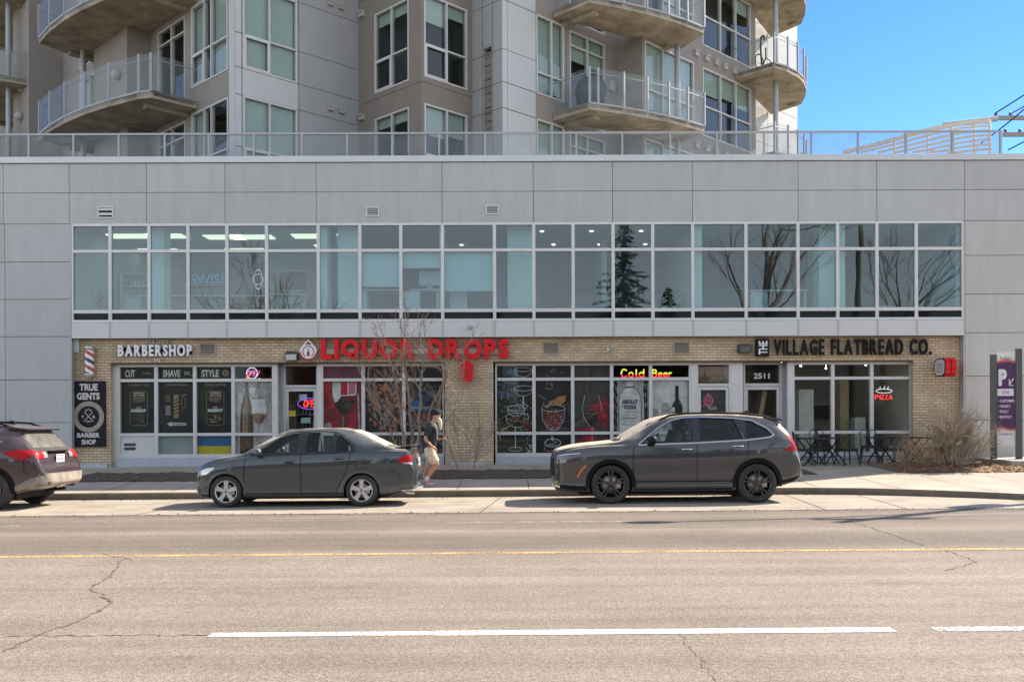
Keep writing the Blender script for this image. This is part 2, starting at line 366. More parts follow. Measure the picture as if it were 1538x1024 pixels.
# joints in the concrete, worn seams
jb = MB()
for i in range(-14, 15):
    x = i*1.5+.35
    jb.box(x-.006, x+.006, 19.5 if x < 5.5 else yk(x)+.2, 21.4, zs(x, 20)-.03, zs(x, 20)-.02)
    a, b = zs(x, yk(x)+.2)+.003, zs(x, 21.4)+.003
    jb.quad((x-.008, yk(x)+.18, a), (x+.008, yk(x)+.18, a), (x+.008, 21.4, b), (x-.008, 21.4, b))
for x in (-10.2, -6.4, -.55, 5.3, 6.7, 9.1, 12):
    jb.quad((x-.01, 15.78, cz(x)+.003), (x+.01, 15.78, cz(x)+.003), (x+.35, yk(x), cz(x)+zl(yk(x))+.004), (x+.33, yk(x), cz(x)+zl(yk(x))+.004))
structure(jb.build('pavement_joints', JOINT))
jb = MB(); rr = random.Random(3)                         # ragged seam where asphalt meets the concrete lane
pts = [(-24+i*.12, 15.76+rr.gauss(0, .018)) for i in range(400)]
for (x0, y0), (x1, y1) in zip(pts, pts[1:]):
    wv = abs(rr.gauss(.03, .02)); jb.quad((x0, y0-wv, cz(x0)+.004), (x1, y1-wv, cz(x1)+.004), (x1, y1+.015, cz(x1)+.004), (x0, y0+.015, cz(x0)+.004))
structure(jb.build('asphalt_seam', M('seam_grit', (.10, .085, .07), 1, var=.6, scale=30)))
gm = MB(); rr = random.Random(9)                        # grit swept against the seam and the gutter
for i in range(900):
    x = rr.uniform(-11, 11); y = rr.choice((15.72+rr.gauss(0, .07), 15.72+rr.gauss(0, .07), 19.2-abs(rr.gauss(0, .12)))); y = min(y, yk(x)-.02); s_ = .006+.014*rr.random()**2; z = cz(x)+zl(y)+.003
    gm.add([(x-s_, y-s_, z), (x+s_, y-s_*.6, z), (x+s_*.7, y+s_, z), (x-s_*.8, y+s_*.7, z), (x, y, z+s_*.9)], [(0,1,4), (1,2,4), (2,3,4), (3,0,4)])
go = gm.build('gutter_grit', M('grit', (.16, .13, .10), .9, var=.2, rand=.6), fix=False); tag(go, 'loose grit and small stones along the asphalt seam and the gutter', 'grit', kind='stuff')
def worn(name, col, cover):
    m = M(name, col, .8, var=.12, scale=20); n, l = nodes(m); b = n['Principled BSDF']
    tc = n.new('ShaderNodeTexCoord'); no = n.new('ShaderNodeTexNoise'); no.inputs['Scale'].default_value = 38; no.inputs['Detail'].default_value = 5; l.new(tc.outputs['Object'], no.inputs['Vector'])
    n3 = n.new('ShaderNodeTexNoise'); n3.inputs['Scale'].default_value = 1.6; l.new(tc.outputs['Object'], n3.inputs['Vector'])
    ad = n.new('ShaderNodeMath'); ad.operation = 'MULTIPLY_ADD'; ad.inputs[1].default_value = .5; l.new(n3.outputs[0], ad.inputs[0]); l.new(no.outputs[0], ad.inputs[2])
    mr = n.new('ShaderNodeMapRange'); mr.inputs[1].default_value = cover-.06; mr.inputs[2].default_value = cover+.06; mr.inputs[3].default_value = 0; mr.inputs[4].default_value = 1; l.new(ad.outputs[0], mr.inputs[0]); l.new(mr.outputs[0], b.inputs['Alpha'])
    return m
WPAINT = worn('white_road_paint', (.70, .68, .63), .705); YPAINT = worn('yellow_road_paint', (.66, .42, .16), .735); FPAINT = worn('faint_road_paint', (.5, .46, .42), .79)
def mark(name, x0, x1, y, wd, mat, x_step=1.0):
    mb = MB(); x = x0; r_ = random.Random(int(x0*10)+5)
    while x < x1-1e-6:
        xb = min(x1, x+x_step); mb.quad((x, y-wd/2, cz(x)+.004), (xb, y-wd/2, cz(xb)+.004), (xb, y+wd/2, cz(xb)+.004), (x, y+wd/2, cz(x)+.004)); x = xb
    return structure(mb.build(name, mat))
mark('white_lane_marking', -2.33, -.6, 7.17, .13, WPAINT); mark('white_lane_marking', -.6, 2.93, 7.17, .155, worn('fresh_white_paint', (.74, .72, .68), .61)); mark('white_lane_marking', 3.24, 7.5, 7.17, .14, WPAINT)
mark('white_lane_marking', -12, -5.2, 7.17, .05, worn('ghost_paint', (.30, .25, .2), .8))
mark('yellow_centre_line', -23, 23, 11.22, .13, YPAINT)
mark('faint_lane_marking', -1.0, 1.9, 14.35, .11, FPAINT); mark('faint_lane_marking', -11, -7.6, 14.35, .11, FPAINT)
def crack(pts, wd, seed):
    r_ = random.Random(seed); out = []
    for (ax, ay), (bx, by) in zip(pts, pts[1:]):
        k = max(2, int(math.hypot(bx-ax, by-ay)/.06))
        for i in range(k): out.append((ax+(bx-ax)*i/k+r_.gauss(0, .018), ay+(by-ay)*i/k+r_.gauss(0, .018)))
    out.append(pts[-1]); mb = MB()
    for (x0, y0), (x1, y1) in zip(out, out[1:]):
        L = math.hypot(x1-x0, y1-y0) or 1; ww = wd*(.45+r_.random()); nx, ny = -(y1-y0)/L*ww/2, (x1-x0)/L*ww/2
        mb.quad((x0+nx, y0+ny, cz(x0)+.005), (x1+nx, y1+ny, cz(x1)+.005), (x1-nx, y1-ny, cz(x1)+.005), (x0-nx, y0-ny, cz(x0)+.005))
    return mb
def G(px, py):                                          # a point of the road surface
    y = F*EYE/(py-PY0-(PX0-px)*.0035); return (X(px, y), y)
cm = MB()
for pts, wd, sd in (([G(183,837), G(165,862), G(134,880), G(170,900), G(130,925), G(60,948), G(5,975)], .017, 1), ([G(150,828), G(190,836), G(200,838)], .012, 2),
                    ([G(1262,781), G(1300,792), G(1388,822)], .02, 3), ([G(1420,830), G(1466,846), G(1420,860)], .014, 4), ([G(1015,948), G(1045,985), G(1075,1024)], .006, 5),
                    ([G(0,952), G(150,951), G(318,951)], .014, 6)):
    c = crack(pts, wd, sd); b = len(cm.v); cm.v += c.v; cm.f += [[b+i for i in f] for f in c.f]; cm.mi += c.mi; cm.sm += c.sm
structure(cm.build('road_cracks', M('crack', (.15, .12, .095), 1, var=.5, scale=30)))
# planting beds
def bed(name, x0, x1, y0, y1, h, mat, seed, nx=90, ny=12, lift=.015):
    r_ = random.Random(seed); mb = MB(); vs = []
    for j in range(ny+1):
        for i in range(nx+1):
            u, v = i/nx, j/ny; e = min(u*nx/3, (1-u)*nx/3, v*ny/2, (1-v)*ny/2, 1)
            x = x0+(x1-x0)*u; y = y0+(y1-y0)*v+(r_.gauss(0, .04) if j in (0, ny) else 0)
            vs.append((x, y, zs(x, y)+lift+h*e*(.5+r_.random()*.7)))
    mb.add(vs, [(j*(nx+1)+i, j*(nx+1)+i+1, (j+1)*(nx+1)+i+1, (j+1)*(nx+1)+i) for j in range(ny) for i in range(nx)])
    o = mb.build(name, mat); o['kind'] = 'structure'; return o
bed('soil_bed', -10.6, 1.3, 21.5, 23.2, .07, SOIL, 1)
bed('soil_bed', 1.3, 7.2, 21.9, 23.2, .05, SOIL, 4, nx=50)
bed('mulch_bed', 9.2, 13.2, 22.1, 24.3, .09, MULCH, 2, nx=50)

# ------------------------------------------------------------------ the two-storey commercial building
YF = 25.0; ZT = Z(234, YF); E = 14.0; W0 = X(-90, YF)
bld = thing('commercial_building', 'two storey grey panelled building with shops below and a ribbon of office windows', 'building', (0, 0, 0))
# body: back, sides, roof
mb = MB(); mb.box(W0+.02, W0+.2, YF+.06, 45, -.3, ZT-.25); mb.box(E-.2, E-.02, YF+.06, 45, -.3, ZT-.25); mb.box(W0+.2, E-.2, 44.8, 45, -.3, ZT-.25)
mb.build('side_wall', PANEL, bld)
mb = MB(); mb.box(W0+.02, E-.02, YF+.32, 45, ZT-.25, ZT-.08); mb.build('roof', M('roof_membrane', (.30, .29, .27), .9), bld)
mb = MB(); mb.box(W0-.03, E+.03, YF-.05, YF+.3, Z(243, YF), ZT); mb.build('parapet_cap', CAP, bld)
# panels
V = [-90, 6, 105, 221, 339, 476, 665, 802, 921, 1041, 1200, 1318, 1450, 1553]
def panels(cols, rows, y, mat, name, th=.05, gap=.007):
    mb = MB()
    for a, b in zip(cols, cols[1:]):
        for c, d in zip(rows, rows[1:]): mb.box(X(a, YF)+gap, X(b, YF)-gap, y, y+th, Z(d, YF)+gap, Z(c, YF)-gap)
    return mb.build(name, mat, bld)
panels(V, [243.5, 287.5, 334], YF, PANEL, 'upper_panel_cladding')
panels([-90, 8, 106.5], [334, 391, 447, 503, 568, 632, 712], YF, PANEL, 'side_panel_cladding')
panels([1450, 1553], [334, 386, 444, 502, 567, 633, 712], YF, PANELR, 'side_panel_cladding')
mb = MB(); mb.box(W0+.01, E-.01, YF+.05, YF+.06, Z(334, YF), Z(243, YF)); mb.box(W0+.01, X(107, YF), YF+.05, YF+.06, -.3, Z(334, YF)); mb.box(X(1449, YF), E-.01, YF+.05, YF+.06, -.3, Z(334, YF))
mb.build('panel_backing', JOINT, bld)
for a, b in ((106.5, 108), (1447.3, 1449.6)): mb = MB(); mb.box(X(a, YF), X(b, YF), YF-.01, YF+.3, -.3, Z(334, YF)); mb.build('corner_trim', ALUD, bld)
# ribbon of office windows
ML = [109, 166.5, 225, 283.5, 342, 401.5, 479, 541.5, 603, 665.5, 743.5, 802.5, 861.5, 921.5, 981, 1041, 1121, 1199, 1258.5, 1317.5, 1376.5, 1447]
HZ = [336, 375.5, 466, 480.5]
for i, (a, b) in enumerate(zip(ML, ML[1:])):
    xa, xb = X(a, YF), X(b, YF); h = .042; y0, y1 = YF-.03, YF+.09; z = [Z(q, YF) for q in HZ]
    f = MB(); f.box(xa, xa+h, y0, y1, z[3]-.03, z[0]+.03); f.box(xb-h, xb, y0, y1, z[3]-.03, z[0]+.03)
    for q, t in zip(z, (.036, .04, .045, .036)): f.box(xa+h, xb-h, y0+.004, y1, q-t, q+t)
    fo = f.build('office_window', ALU, bld)
    for (za, zb, mt, nm) in ((z[0], z[1], GLS, 'pane'), (z[1], z[2], GLS, 'pane'), (z[2], z[3], SPAND, 'spandrel_pane')):
        p = MB(); tl = random.Random(i*7+int(za*10)).gauss(0, .0018)
        p.quad((xa+h, YF+.03, zb), (xb-h, YF+.03+tl, zb), (xb-h, YF+.03+tl, za), (xa+h, YF+.03, za)); p.build(nm, mt, fo)
mb = MB()
for a, b in zip(ML, ML[1:]): mb = MB(); mb.box(X(a, YF)+.008, X(b, YF)-.008, YF-.05, YF, Z(506, YF), Z(483, YF)); mb.build('spandrel_panel', WHITEP, bld)
for a in ML[1:-1]: mb = MB(); mb.box(X(a, YF)-.02, X(a, YF)+.02, YF-.062, YF-.0, Z(506.4, YF), Z(482.6, YF)); mb.build('panel_mullion', ALUD, bld)
mb = MB(); mb.box(X(109, YF), X(1447, YF), YF-.0, YF+.6, Z(505.5, YF), Z(504.5, YF)); mb.build('soffit', DARKM, bld)
# brick ground storey
YB = 25.2; YG = 25.44
zb0 = -.3; zt = Z(506, YF)-.002; zo = Z(543.5, YB)
mb = MB(); holes_wall(mb, X(109, YB), X(1449, YB), zb0, zt, [(X(166, YB), X(668.5, YB), zb0, zo), (X(741, YB), X(1372, YB), zb0, zo)], YB, YG+.06)
mb.build('brick_wall', BRICK, bld)
mb = MB(); xx = X(166, YB)                                # dark steel lintel edge with brick soldier joints
for a, b in ((166, 668.5), (741, 1372)): mb = MB(); mb.box(X(a, YB), X(b, YB), YB-.004, YB+.2, zo-.018, zo+.012); mb.build('lintel', M('lintel_brown', (.10, .075, .05), .8), bld)
mb = MB(); mb.box(X(107.5, YB), X(120, YB), YB-.05, YB-.003, Z(527, YB), zt); mb.build('junction_cover', WHITEP, bld)
mb = MB()
for a, b in ((120, 163), (676, 732)): mb = MB(); mb.box(X(a, YB), X(b, YB), YB-.10, YB-.003, .2, Z(694, YB)); mb.build('pier_ledge', FLASH, bld)
SZ = [546.5, 569.5, 650.5, 685]
def shop_bay(a, b, lower='glass', upper='glass', ZZ=SZ):
    xa, xb = X(a, YG), X(b, YG); h = .046; y0, y1 = YG-.06, YG+.06; z = [Z(q, YG) for q in ZZ]
    f = MB(); f.box(xa, xa+h, y0, y1, z[3], z[0]+.03); f.box(xb-h, xb, y0, y1, z[3], z[0]+.03)
    for q, t0, t1 in zip(z, (.05, .04, .04, 0), (.03, .04, .04, .09)): f.box(xa+h, xb-h, y0+.004, y1, q-t0, q+t1)
    fo = f.build('shop_window', ALU, bld)
    for k, (za, zb) in enumerate(zip(z, z[1:])):
        p = MB()
        if k == 2 and lower == 'panel':
            p.box(xa+h, xb-h, YG-.02, YG+.03, zb, za); p.build('infill_panel', WHITEP, fo); v = MB()
            for q in (663.5, 669.5): v.box(X(a+8, YG), X(a+25, YG), YG-.032, YG-.021, Z(q+4, YG), Z(q, YG))
            v.build('vent_slot', DARKM, fo); continue
        p.quad((xa+h, YG, zb), (xb-h, YG, zb), (xb-h, YG, za), (xa+h, YG, za)); p.build('pane', GLD, fo)
    return fo
LB = [179, 235.5, 293.5, 351, 412]; LB2 = [483.5, 546, 607, 667.5]; RB = [744, 802, 860, 918.5, 977, 1037]; RB2 = [1190, 1250, 1308.5, 1368]
for i, (a, b) in enumerate(zip(LB, LB[1:])): shop_bay(a, b, 'panel' if i == 0 else 'glass')
for L_ in (LB2, RB, RB2):
    for a, b in zip(L_, L_[1:]): shop_bay(a, b)
# wide white posts between bays, base trough
zt2 = Z(546.5, YG)+.03
for a, b in ((166, 179), (412, 418), (477.5, 483.5), (1037, 1045.5), (1097, 1115), (1182, 1190), (1368, 1375)): mb = MB(); mb.box(X(a, YG), X(b, YG), YG-.07, YG+.06, .1, zt2); mb.build('post', ALU, bld)
for a, b in ((166, 669), (741, 1374)): mb = MB(); mb.box(X(a, YG), X(b, YG), YG-.055, YG+.05, zt2, zo+.02); mb.build('head_trim', ALU, bld)
for a, b in ((179, 412), (483.5, 667.5), (744, 1037), (1190, 1368)): mb = MB(); mb.box(X(a, YG), X(b, YG), YG-.12, YG+.06, .05, Z(685, YG)); mb.box(X(a, YG), X(b, YG), YG-.17, YG-.12, .05, Z(689.5, YG)); mb.build('base_flashing', FLASH, bld)
def door(a, b, yd, glass_mat, transom=(549, 577), hinge=1):
    xa, xb = X(a, yd), X(b, yd); h = .07; z0 = zs(xa, 25)+.01; zh = Z(581, yd); zt_ = Z(transom[0], yd); zt1 = Z(transom[1], yd)
    f = MB(); f.box(xa, xa+.05, yd-.06, yd+.06, z0-.1, zt2-.002); f.box(xb-.05, xb, yd-.06, yd+.06, z0-.1, zt2-.002)
    f.box(xa+.05, xb-.05, yd-.06, yd+.06, zh+.0, zt1); f.box(xa+.05, xb-.05, yd-.06, yd+.06, zt_, zt2-.004)
    fo = f.build('door_frame', ALU, bld)
    p = MB(); p.quad((xa+.05, yd, zt1), (xb-.05, yd, zt1), (xb-.05, yd, zt_), (xa+.05, yd, zt_)); p.build('pane', glass_mat, fo)
    d = MB(); d.box(xa+.055, xa+.055+h, yd-.03, yd+.03, z0, zh-.01); d.box(xb-.055-h, xb-.055, yd-.03, yd+.03, z0, zh-.01)
    d.box(xa+.055+h, xb-.055-h, yd-.028, yd+.03, zh-.1, zh-.01); d.box(xa+.055+h, xb-.055-h, yd-.028, yd+.03, z0, z0+.22); d.box(xa+.055+h, xb-.055-h, yd-.028, yd+.03, z0+.93, z0+.98)
    do = d.build('door', ALU, bld)
    p = MB(); p.quad((xa+.055+h, yd, z0+.2), (xb-.055-h, yd, z0+.2), (xb-.055-h, yd, zh-.08), (xa+.055+h, yd, zh-.08)); p.build('pane', glass_mat, do)
    hx = xa+.09 if hinge > 0 else xb-.09
    p = MB(); p.tube([(hx, yd-.03, z0+.95), (hx, yd-.09, z0+.95), (hx, yd-.09, z0+1.28), (hx, yd-.03, z0+1.28)], .013); p.build('handle', CAP, do)
YD = YG+.30
for a in (418-1.65, 477.5, 1115-1.65, 1182): mb = MB(); mb.box(X(a, YG), X(a, YG)+.03, YG+.061, YD+.1, .1, zt2); mb.build('door_recess', ALUD, bld)
door(427, 478.5, YD, GLD); door(1045.5, 1097, YG, GLD, hinge=-1); door(1116, 1173, YD, GLD, hinge=-1)
for a, b in ((418, 427), (1173, 1183)): mb = MB(); mb.box(X(a, YD), X(b, YD), YD-.05, YD+.05, .1, zt2-.006); mb.build('door_sidelight', ALUD, bld)
# rooms behind the glass
INW = M('room_wall', (.36, .43, .45), .8, var=.03); INF = M('room_floor', (.22, .25, .26), .6); INC = M('room_ceiling', (.55, .60, .59), .9, var=.02)
SHW = M('shop_wall', (.45, .43, .37), .9, var=.1); SHF = M('shop_floor', (.16, .14, .12), .6); SHC = M('shop_ceiling', (.10, .10, .10), .9)
FL2 = Z(470, YF); CE2 = Z(333, YF)
mb = MB(); mb.box(W0+.3, E-.3, YG+.1, 32, .2, .3, 1); mb.box(W0+.3, E-.3, YG+.09, 32, Z(541, YG), FL2-.3, 2); mb.box(W0+.3, E-.3, 31.8, 32, .3, Z(541, YG), 0)
for px in (166, 420, 700, 1108, 1374): mb.box(X(px, YG)-.08, X(px, YG)+.08, YG+.1 if px not in (420, 1108) else YD+.1, 31.8, .3, Z(541, YG), 0)
mb.build('shop_interior', [SHW, SHF, SHC], bld)
mb = MB(); mb.box(W0+.3, E-.3, YF+.12, 32, FL2-.28, FL2, 1); mb.box(W0+.3, E-.3, YF+.12, 32, CE2, CE2+.2, 2); mb.box(W0+.3, E-.3, 30.5, 30.7, FL2, CE2, 0)
mb.box(W0+.3, E-.3, YF+.12, YF+.16, CE2-.10, CE2, 0)
for px in (109, 1447): mb.box(X(px, YF)-.15, X(px, YF), YF+.1, 30.5, FL2, CE2, 0)
mb.build('office_interior', [INW, INF, INC], bld)
mb = MB()
for a, b, d0, d1 in ((481, 492, .2, 5.3), (508, 540, .5, 1.0), (763, 800, .5, 1.0), (1043, 1055, .2, 5.3), (1231, 1256, .5, 1.0), (225, 247, .4, .9), (661, 664, .3, 5.3), (905, 912, 2.6, 5.3), (1259, 1270, .2, 3.0)):
    mb = MB(); mb.box(X(a, YF+d0), X(b, YF+d0), YF+d0, YF+d1, FL2, CE2); mb.build('interior_column', M('column_white', (.74, .78, .76), .8, var=.02), bld)
mb = MB(); 
for a, b, z0_, z1_ in ((340, 402, 380, 455), (275, 330, 378, 420), (600, 640, 400, 440), (1140, 1180, 405, 462), (815, 850, 415, 470), (985, 1030, 410, 468), (1270, 1285, 395, 470), (120, 150, 380, 470)):
    mb = MB(); mb.box(X(a, 30.4), X(b, 30.4), 30.42, 30.5, Z(z1_, 30.4), Z(z0_, 30.4), 0); mb.build('interior_doorway', M('interior_dark', (.22, .27, .31), .8, var=.1), bld)
BLIND = M('roller_blind', (.58, .66, .66), .8, var=.03, scale=1)
for a, b, y1 in ((543, 601.5, 428), (604.5, 664, 400), (668, 741.5, 435)):
    mb = MB(); mb.box(X(a, YF), X(b, YF), YF+.13, YF+.14, Z(y1, YF), Z(376, YF)); mb.box(X(a, YF), X(b, YF), YF+.125, YF+.15, Z(y1, YF)-.02, Z(y1, YF)); mb.build('roller_blind', BLIND, bld)
LITE = M('light_panel', (1, .92, .70), .5, emit=.6, var=.0)
LITW = M('ceiling_lamp', (1, .97, .9), .5, emit=1.6, var=.0)
for cx, y, wd in ((-10.9, 26.8, 1.3), (-9.9, 26.8, 1.0), (-8.3, 27.0, 1.1), (-7.5, 27.0, 1.2), (-5.6, 26.9, 1.4), (-5.4, 28.6, 1.2), (-8.3, 29.2, 1.2), (-11, 29.2, 1.2)):
    mb = MB(); mb.box(cx-wd/2, cx+wd/2, y-.3, y+.3, CE2-.03, CE2-.004); mb.build('ceiling_light', LITE, bld)
for cx in (-2.0, .8, 2.2, 3.6, 5.0, 8.6):
    for y in (26.3, 28.4):
        mb = MB(); mb.lathe([(.0, 0), (.045, 0), (.06, .02)], (cx+(y-26)*.2, y, CE2-.03), k=12); mb.build('ceiling_light', LITW, bld)
for i, cx in enumerate((7.7, 8.4, 9.3, 10.1, 6.6)):
    mb = MB(); mb.ball((cx, 26.6+.5*(i%3), 2.95+.05*(i%2)), .03); mb.tube([(cx, 26.6+.5*(i%3), 3.0), (cx, 26.6+.5*(i%3), 3.3)], .006, 4); mb.build('pendant_lamp', M('bulb', (1, .85, .6), .5, emit=4), bld)
LITR = M('restaurant_light', (1, .85, .55), .5, emit=3.0, var=0)
for px, y in ((1215, 27), (1290, 28.5), (1352, 26.6)): mb = MB(); mb.box(X(px, y)-.5, X(px, y)+.5, y-.08, y+.08, 3.12, 3.16); mb.build('ceiling_light', LITR, bld)  # right strip shows in the transom; other two are added to brighten the room
for a, b, y, zt_, col, nm in ((1200, 1222, 26.4, 2.3, (.62, .66, .58), 'pale_screen'), (1262, 1275, 27.5, 2.6, (.5, .42, .2), 'yellow_column'), (1284, 1300, 26.8, 1.5, (.55, .56, .52), 'pale_cabinet'), (1320, 1350, 28, 1.45, (.4, .36, .3), 'counter'), (1345, 1362, 27.2, 2.2, (.3, .32, .27), 'tall_cabinet')):
    mb = MB(); mb.box(X(a, y), X(b, y), y, y+.4, .3, zt_); mb.build(nm, M('room_'+nm, col, .7), bld)
# office furniture
DESK = M('white_desk', (.70, .74, .74), .5, var=.03); 
def desk(label, x, y, w_, d_):
    t = thing('office_desk', label, 'desk', (x, y, FL2), 'desks seen through the office windows')
    mb = MB(); mb.box(-w_/2, w_/2, -d_/2, d_/2, .70, .735); mb.build('desktop', DESK, t)
    for sx in (-1, 1):
        for sy in (-1, 1):
            mb = MB(); mb.box(sx*(w_/2-.06)-.025, sx*(w_/2-.06)+.025, sy*(d_/2-.06)-.025, sy*(d_/2-.06)+.025, 0, .70); mb.build('leg', DESK, t)
    mb = MB(); mb.box(-w_/2+.1, -w_/2+.5, -d_/2+.05, d_/2-.05, .08, .69); mb.build('drawer_unit', DESK, t)
    return t
desk('white office desk below the roller blind left of the computer', X(573, 26), 26.0, 1.7, .7)
desk('white office desk carrying the computer with its pale back to the glass', X(634, 26.02), 26.0, 1.05, .7)
desk('white office desk below the widest roller blind', X(712, 26), 26.0, 1.35, .7)
desk('low white office desk behind the curved bare trunk reflection', X(1165, 26.4), 26.4, 1.6, .7)
desk('long white office counter in the leftmost offices behind the window lettering', X(300, 27.2), 27.2, 4.2, .7)
t = thing('computer', 'desktop computer with a pale back and stand seen through an office window', 'computer', (X(646, 25.9), 25.9, FL2+.735))
mb = MB(); mb.box(-.29, .29, -.02, .02, .13, .52); mb.build('screen', M('monitor_back', (.80, .84, .86), .35), t)
mb = MB(); mb.prism_y([(-.09, 0), (.09, 0), (.07, .2), (-.07, .2)], -.03, -.021); mb.box(-.1, .1, -.12, .1, 0, .008); mb.build('stand', M('stand_silver', (.58, .62, .64), .4), t)
mb = MB(); mb.lathe([(0, -.0), (.022, 0)], (0, -.022, .42), axis='y', k=12); mb.build('emblem', BLACK, t)
for i, (px, y, wd, h, lb) in enumerate(((132, 27.5, .5, 1.2, 'grey shelf unit at the far left of the offices'), (208, 28, .9, 1.5, 'grey shelf unit with open compartments behind the second office window'), (430, 28.2, 1.2, .9, 'low pale cabinet behind the office window left of the pale column'))):
    t = thing('shelf_unit', lb, 'shelf', (X(px, y), y, FL2)); mb = MB(); mb.box(-wd/2, -wd/2+.03, -.2, .2, 0, h); mb.box(wd/2-.03, wd/2, -.2, .2, 0, h); mb.box(-wd/2+.03, wd/2-.03, .17, .2, 0, h); mb.build('carcass', DESK, t)
    mb = MB(); k = int(h/.35)
    for q in range(k+1): mb.box(-wd/2+.03, wd/2-.03, -.19, .17, q*h/k-.012+.012, q*h/k+.022)
    mb.build('shelf', DESK, t); r_ = random.Random(i); mb = MB()
    for q in range(k):
        x = -wd/2+.08
        while x < wd/2-.15: ww = .05+.1*r_.random(); mb.box(x, x+ww, -.1, .1, q*h/k+.023, q*h/k+.09+.13*r_.random()); x += ww+.06*r_.random()+.01
    mb.build('files', M('files', (.3, .36, .4), .8, rand=.6), t)
PLANT = M('office_plant', (.035, .07, .03), .7, var=.4)
for i, (px, y, h, lb) in enumerate(((140, 26.6, .9, 'potted plant in the leftmost office window'), (1000, 26.4, 1.0, 'potted plant in the office right of the mirrored spruce'), (1330, 26.6, 1.1, 'potted plant near the right end of the offices'))):
    t = thing('potted_plant', lb, 'plant', (X(px, y), y, FL2)); m = MB(); m.lathe([(0, 0), (.13, 0), (.17, .32), (.14, .32), (0, .28)], (0, 0, 0), k=14); m.build('pot', DESK, t); r_ = random.Random(i); m = MB()
    for q in range(60):
        a, e_ = r_.random()*6.28, .2+.9*r_.random(); L_ = h*(.4+.5*r_.random()); dx, dy, dz = math.cos(a)*math.cos(e_), math.sin(a)*math.cos(e_), math.sin(e_); w_ = .04
        m.add([(0, 0, .3), (dx*L_*.6-dy*w_, dy*L_*.6+dx*w_, .3+dz*L_*.7), (dx*L_, dy*L_, .3+dz*L_*.85), (dx*L_*.6+dy*w_, dy*L_*.6-dx*w_, .3+dz*L_*.7)], [(0,1,2,3)])
    m.build('leaves', PLANT, t, fix=False)
for i, (px, y, lb) in enumerate(((590, 26.9, 'dark office chair left of the computer'), (700, 26.9, 'dark office chair below the widest blind'), (1150, 27.3, 'dark office chair at the low white desk'), (390, 28.2, 'dark office chair behind the long counter'), (850, 27.0, 'dark office chair left of the mirrored spruce'))):
    t = thing('office_chair', lb, 'chair', (X(px, y), y, FL2), 'office chairs behind the glass', i*1.3); DKC = M('chair_fabric', (.03, .035, .045), .9)
    m = MB(); m.box(-.24, .24, -.24, .24, .44, .52); m.build('seat', DKC, t); m = MB(); m.box(-.22, .22, .22, .28, .58, 1.1); m.tube([(0, .22, .48), (0, .27, .7)], .03); m.build('backrest', DKC, t); m = MB(); m.tube([(0, 0, .08), (0, 0, .44)], .03)
    for q in range(5): m.tube([(0, 0, .1), (.28*math.cos(q*1.257), .28*math.sin(q*1.257), .04)], .02)
    m.build('base', DARKM, t)
for i, (px, py, w_, h_, col, lb) in enumerate(((440, 420, 1.0, .7, (.16, .10, .07), 'dark framed picture on the back wall of the left offices'), (880, 425, 1.3, .9, (.07, .13, .18), 'blue framed picture on the back wall behind the mirrored spruce'), (1100, 415, .9, .9, (.10, .14, .2), 'square blue picture on the back wall right of the spruce'), (1210, 420, 1.4, .8, (.12, .13, .12), 'wide grey picture on the back wall near the curved trunk'))):
    t = thing('wall_picture', lb, 'picture', (X(px, 30.4), 30.495, Z(py, 30.4)), 'pictures on the office walls'); m = MB(); m.box(-w_/2, w_/2, -.03, 0, -h_/2, h_/2); m.build('frame', DESK, t); m = MB(); m.box(-w_/2+.05, w_/2-.05, -.034, -.0305, -h_/2+.05, h_/2-.05); m.build('print', M('art_%s' % ('brown', 'teal', 'blue', 'grey')[i], col, .6, var=.6, scale=4), t)
# lettering and a ring emblem on the office glass
t = thing('window_lettering', 'teal lettering with a small dark line under it on an office window', 'lettering', (0, 0, 0))
mb = MB(); text(mb, 'SWISS', X(287, YF), X(339, YF), Z(424, YF), Z(411, YF), YF+.026, off=.0); mb.build('letters', M('teal_vinyl', (.20, .38, .47), .6), t)
mb = MB(); mb.stroke([(X(285, YF), Z(429, YF)), (X(340, YF), Z(429, YF))], .012, YF+.0265); mb.build('underline', M('brown_vinyl', (.12, .08, .08), .6), t)
mb = MB(); mb.lathe([(.215, 0), (.235, 0)], (0, YF+.024, 0), axis='y', k=40)
for i, v in enumerate(mb.v): mb.v[i] = (X(388, YF)+v[0]*.5, v[1], Z(418, YF)+v[2]*1.15)
mb.lathe([(.13, 0), (.145, 0)], (X(388, YF), YF+.024, Z(418, YF)), axis='y', k=30)
o = mb.build('window_emblem', M('white_vinyl', (.75, .78, .78), .6)); tag(o, 'white ring emblem on the office window beside the teal lettering', 'emblem')
# ------------------------------------------------------------------ the tower behind (turned 45 degrees, saw-tooth plan)
tow = thing('apartment_tower', 'taupe and grey apartment tower with curved glass balconies rising behind the shops', 'tower', (0, 0, 0))
TAUPE = M('taupe_stucco', (.285, .258, .23), .9, var=.07, scale=2.5, bump=.12, bscale=60, spec=.2)
TAUPED = M('brown_stucco', (.235, .205, .178), .9, var=.08, scale=2.5, bump=.12, bscale=60, spec=.2)
TGREY = M('tower_grey_panel', (.34, .342, .338), .45, var=.05, scale=1.2, spec=.4)
TLIGHT = M('tower_light_panel', (.48, .485, .475), .45, var=.04, scale=1.2, spec=.4)
TWHITE = M('tower_white_panel', (.62, .60, .56), .5, var=.04, scale=1.2)
WFR = M('window_frame_white', (.56, .55, .54), .45, var=.04)
TGL = glass('tower_glass', (.68, .76, .74), 1.45)
TBL = M('tower_blind', (.50, .55, .50), .8, var=.06, scale=1.5); TBW = M('tower_pale_blind', (.62, .64, .62), .8, var=.06, scale=1.5)
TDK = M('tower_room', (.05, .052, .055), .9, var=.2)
SLAB = M('balcony_concrete', (.34, .295, .225), .9, var=.42, scale=1.6, bump=.2, bscale=30, spec=.2)
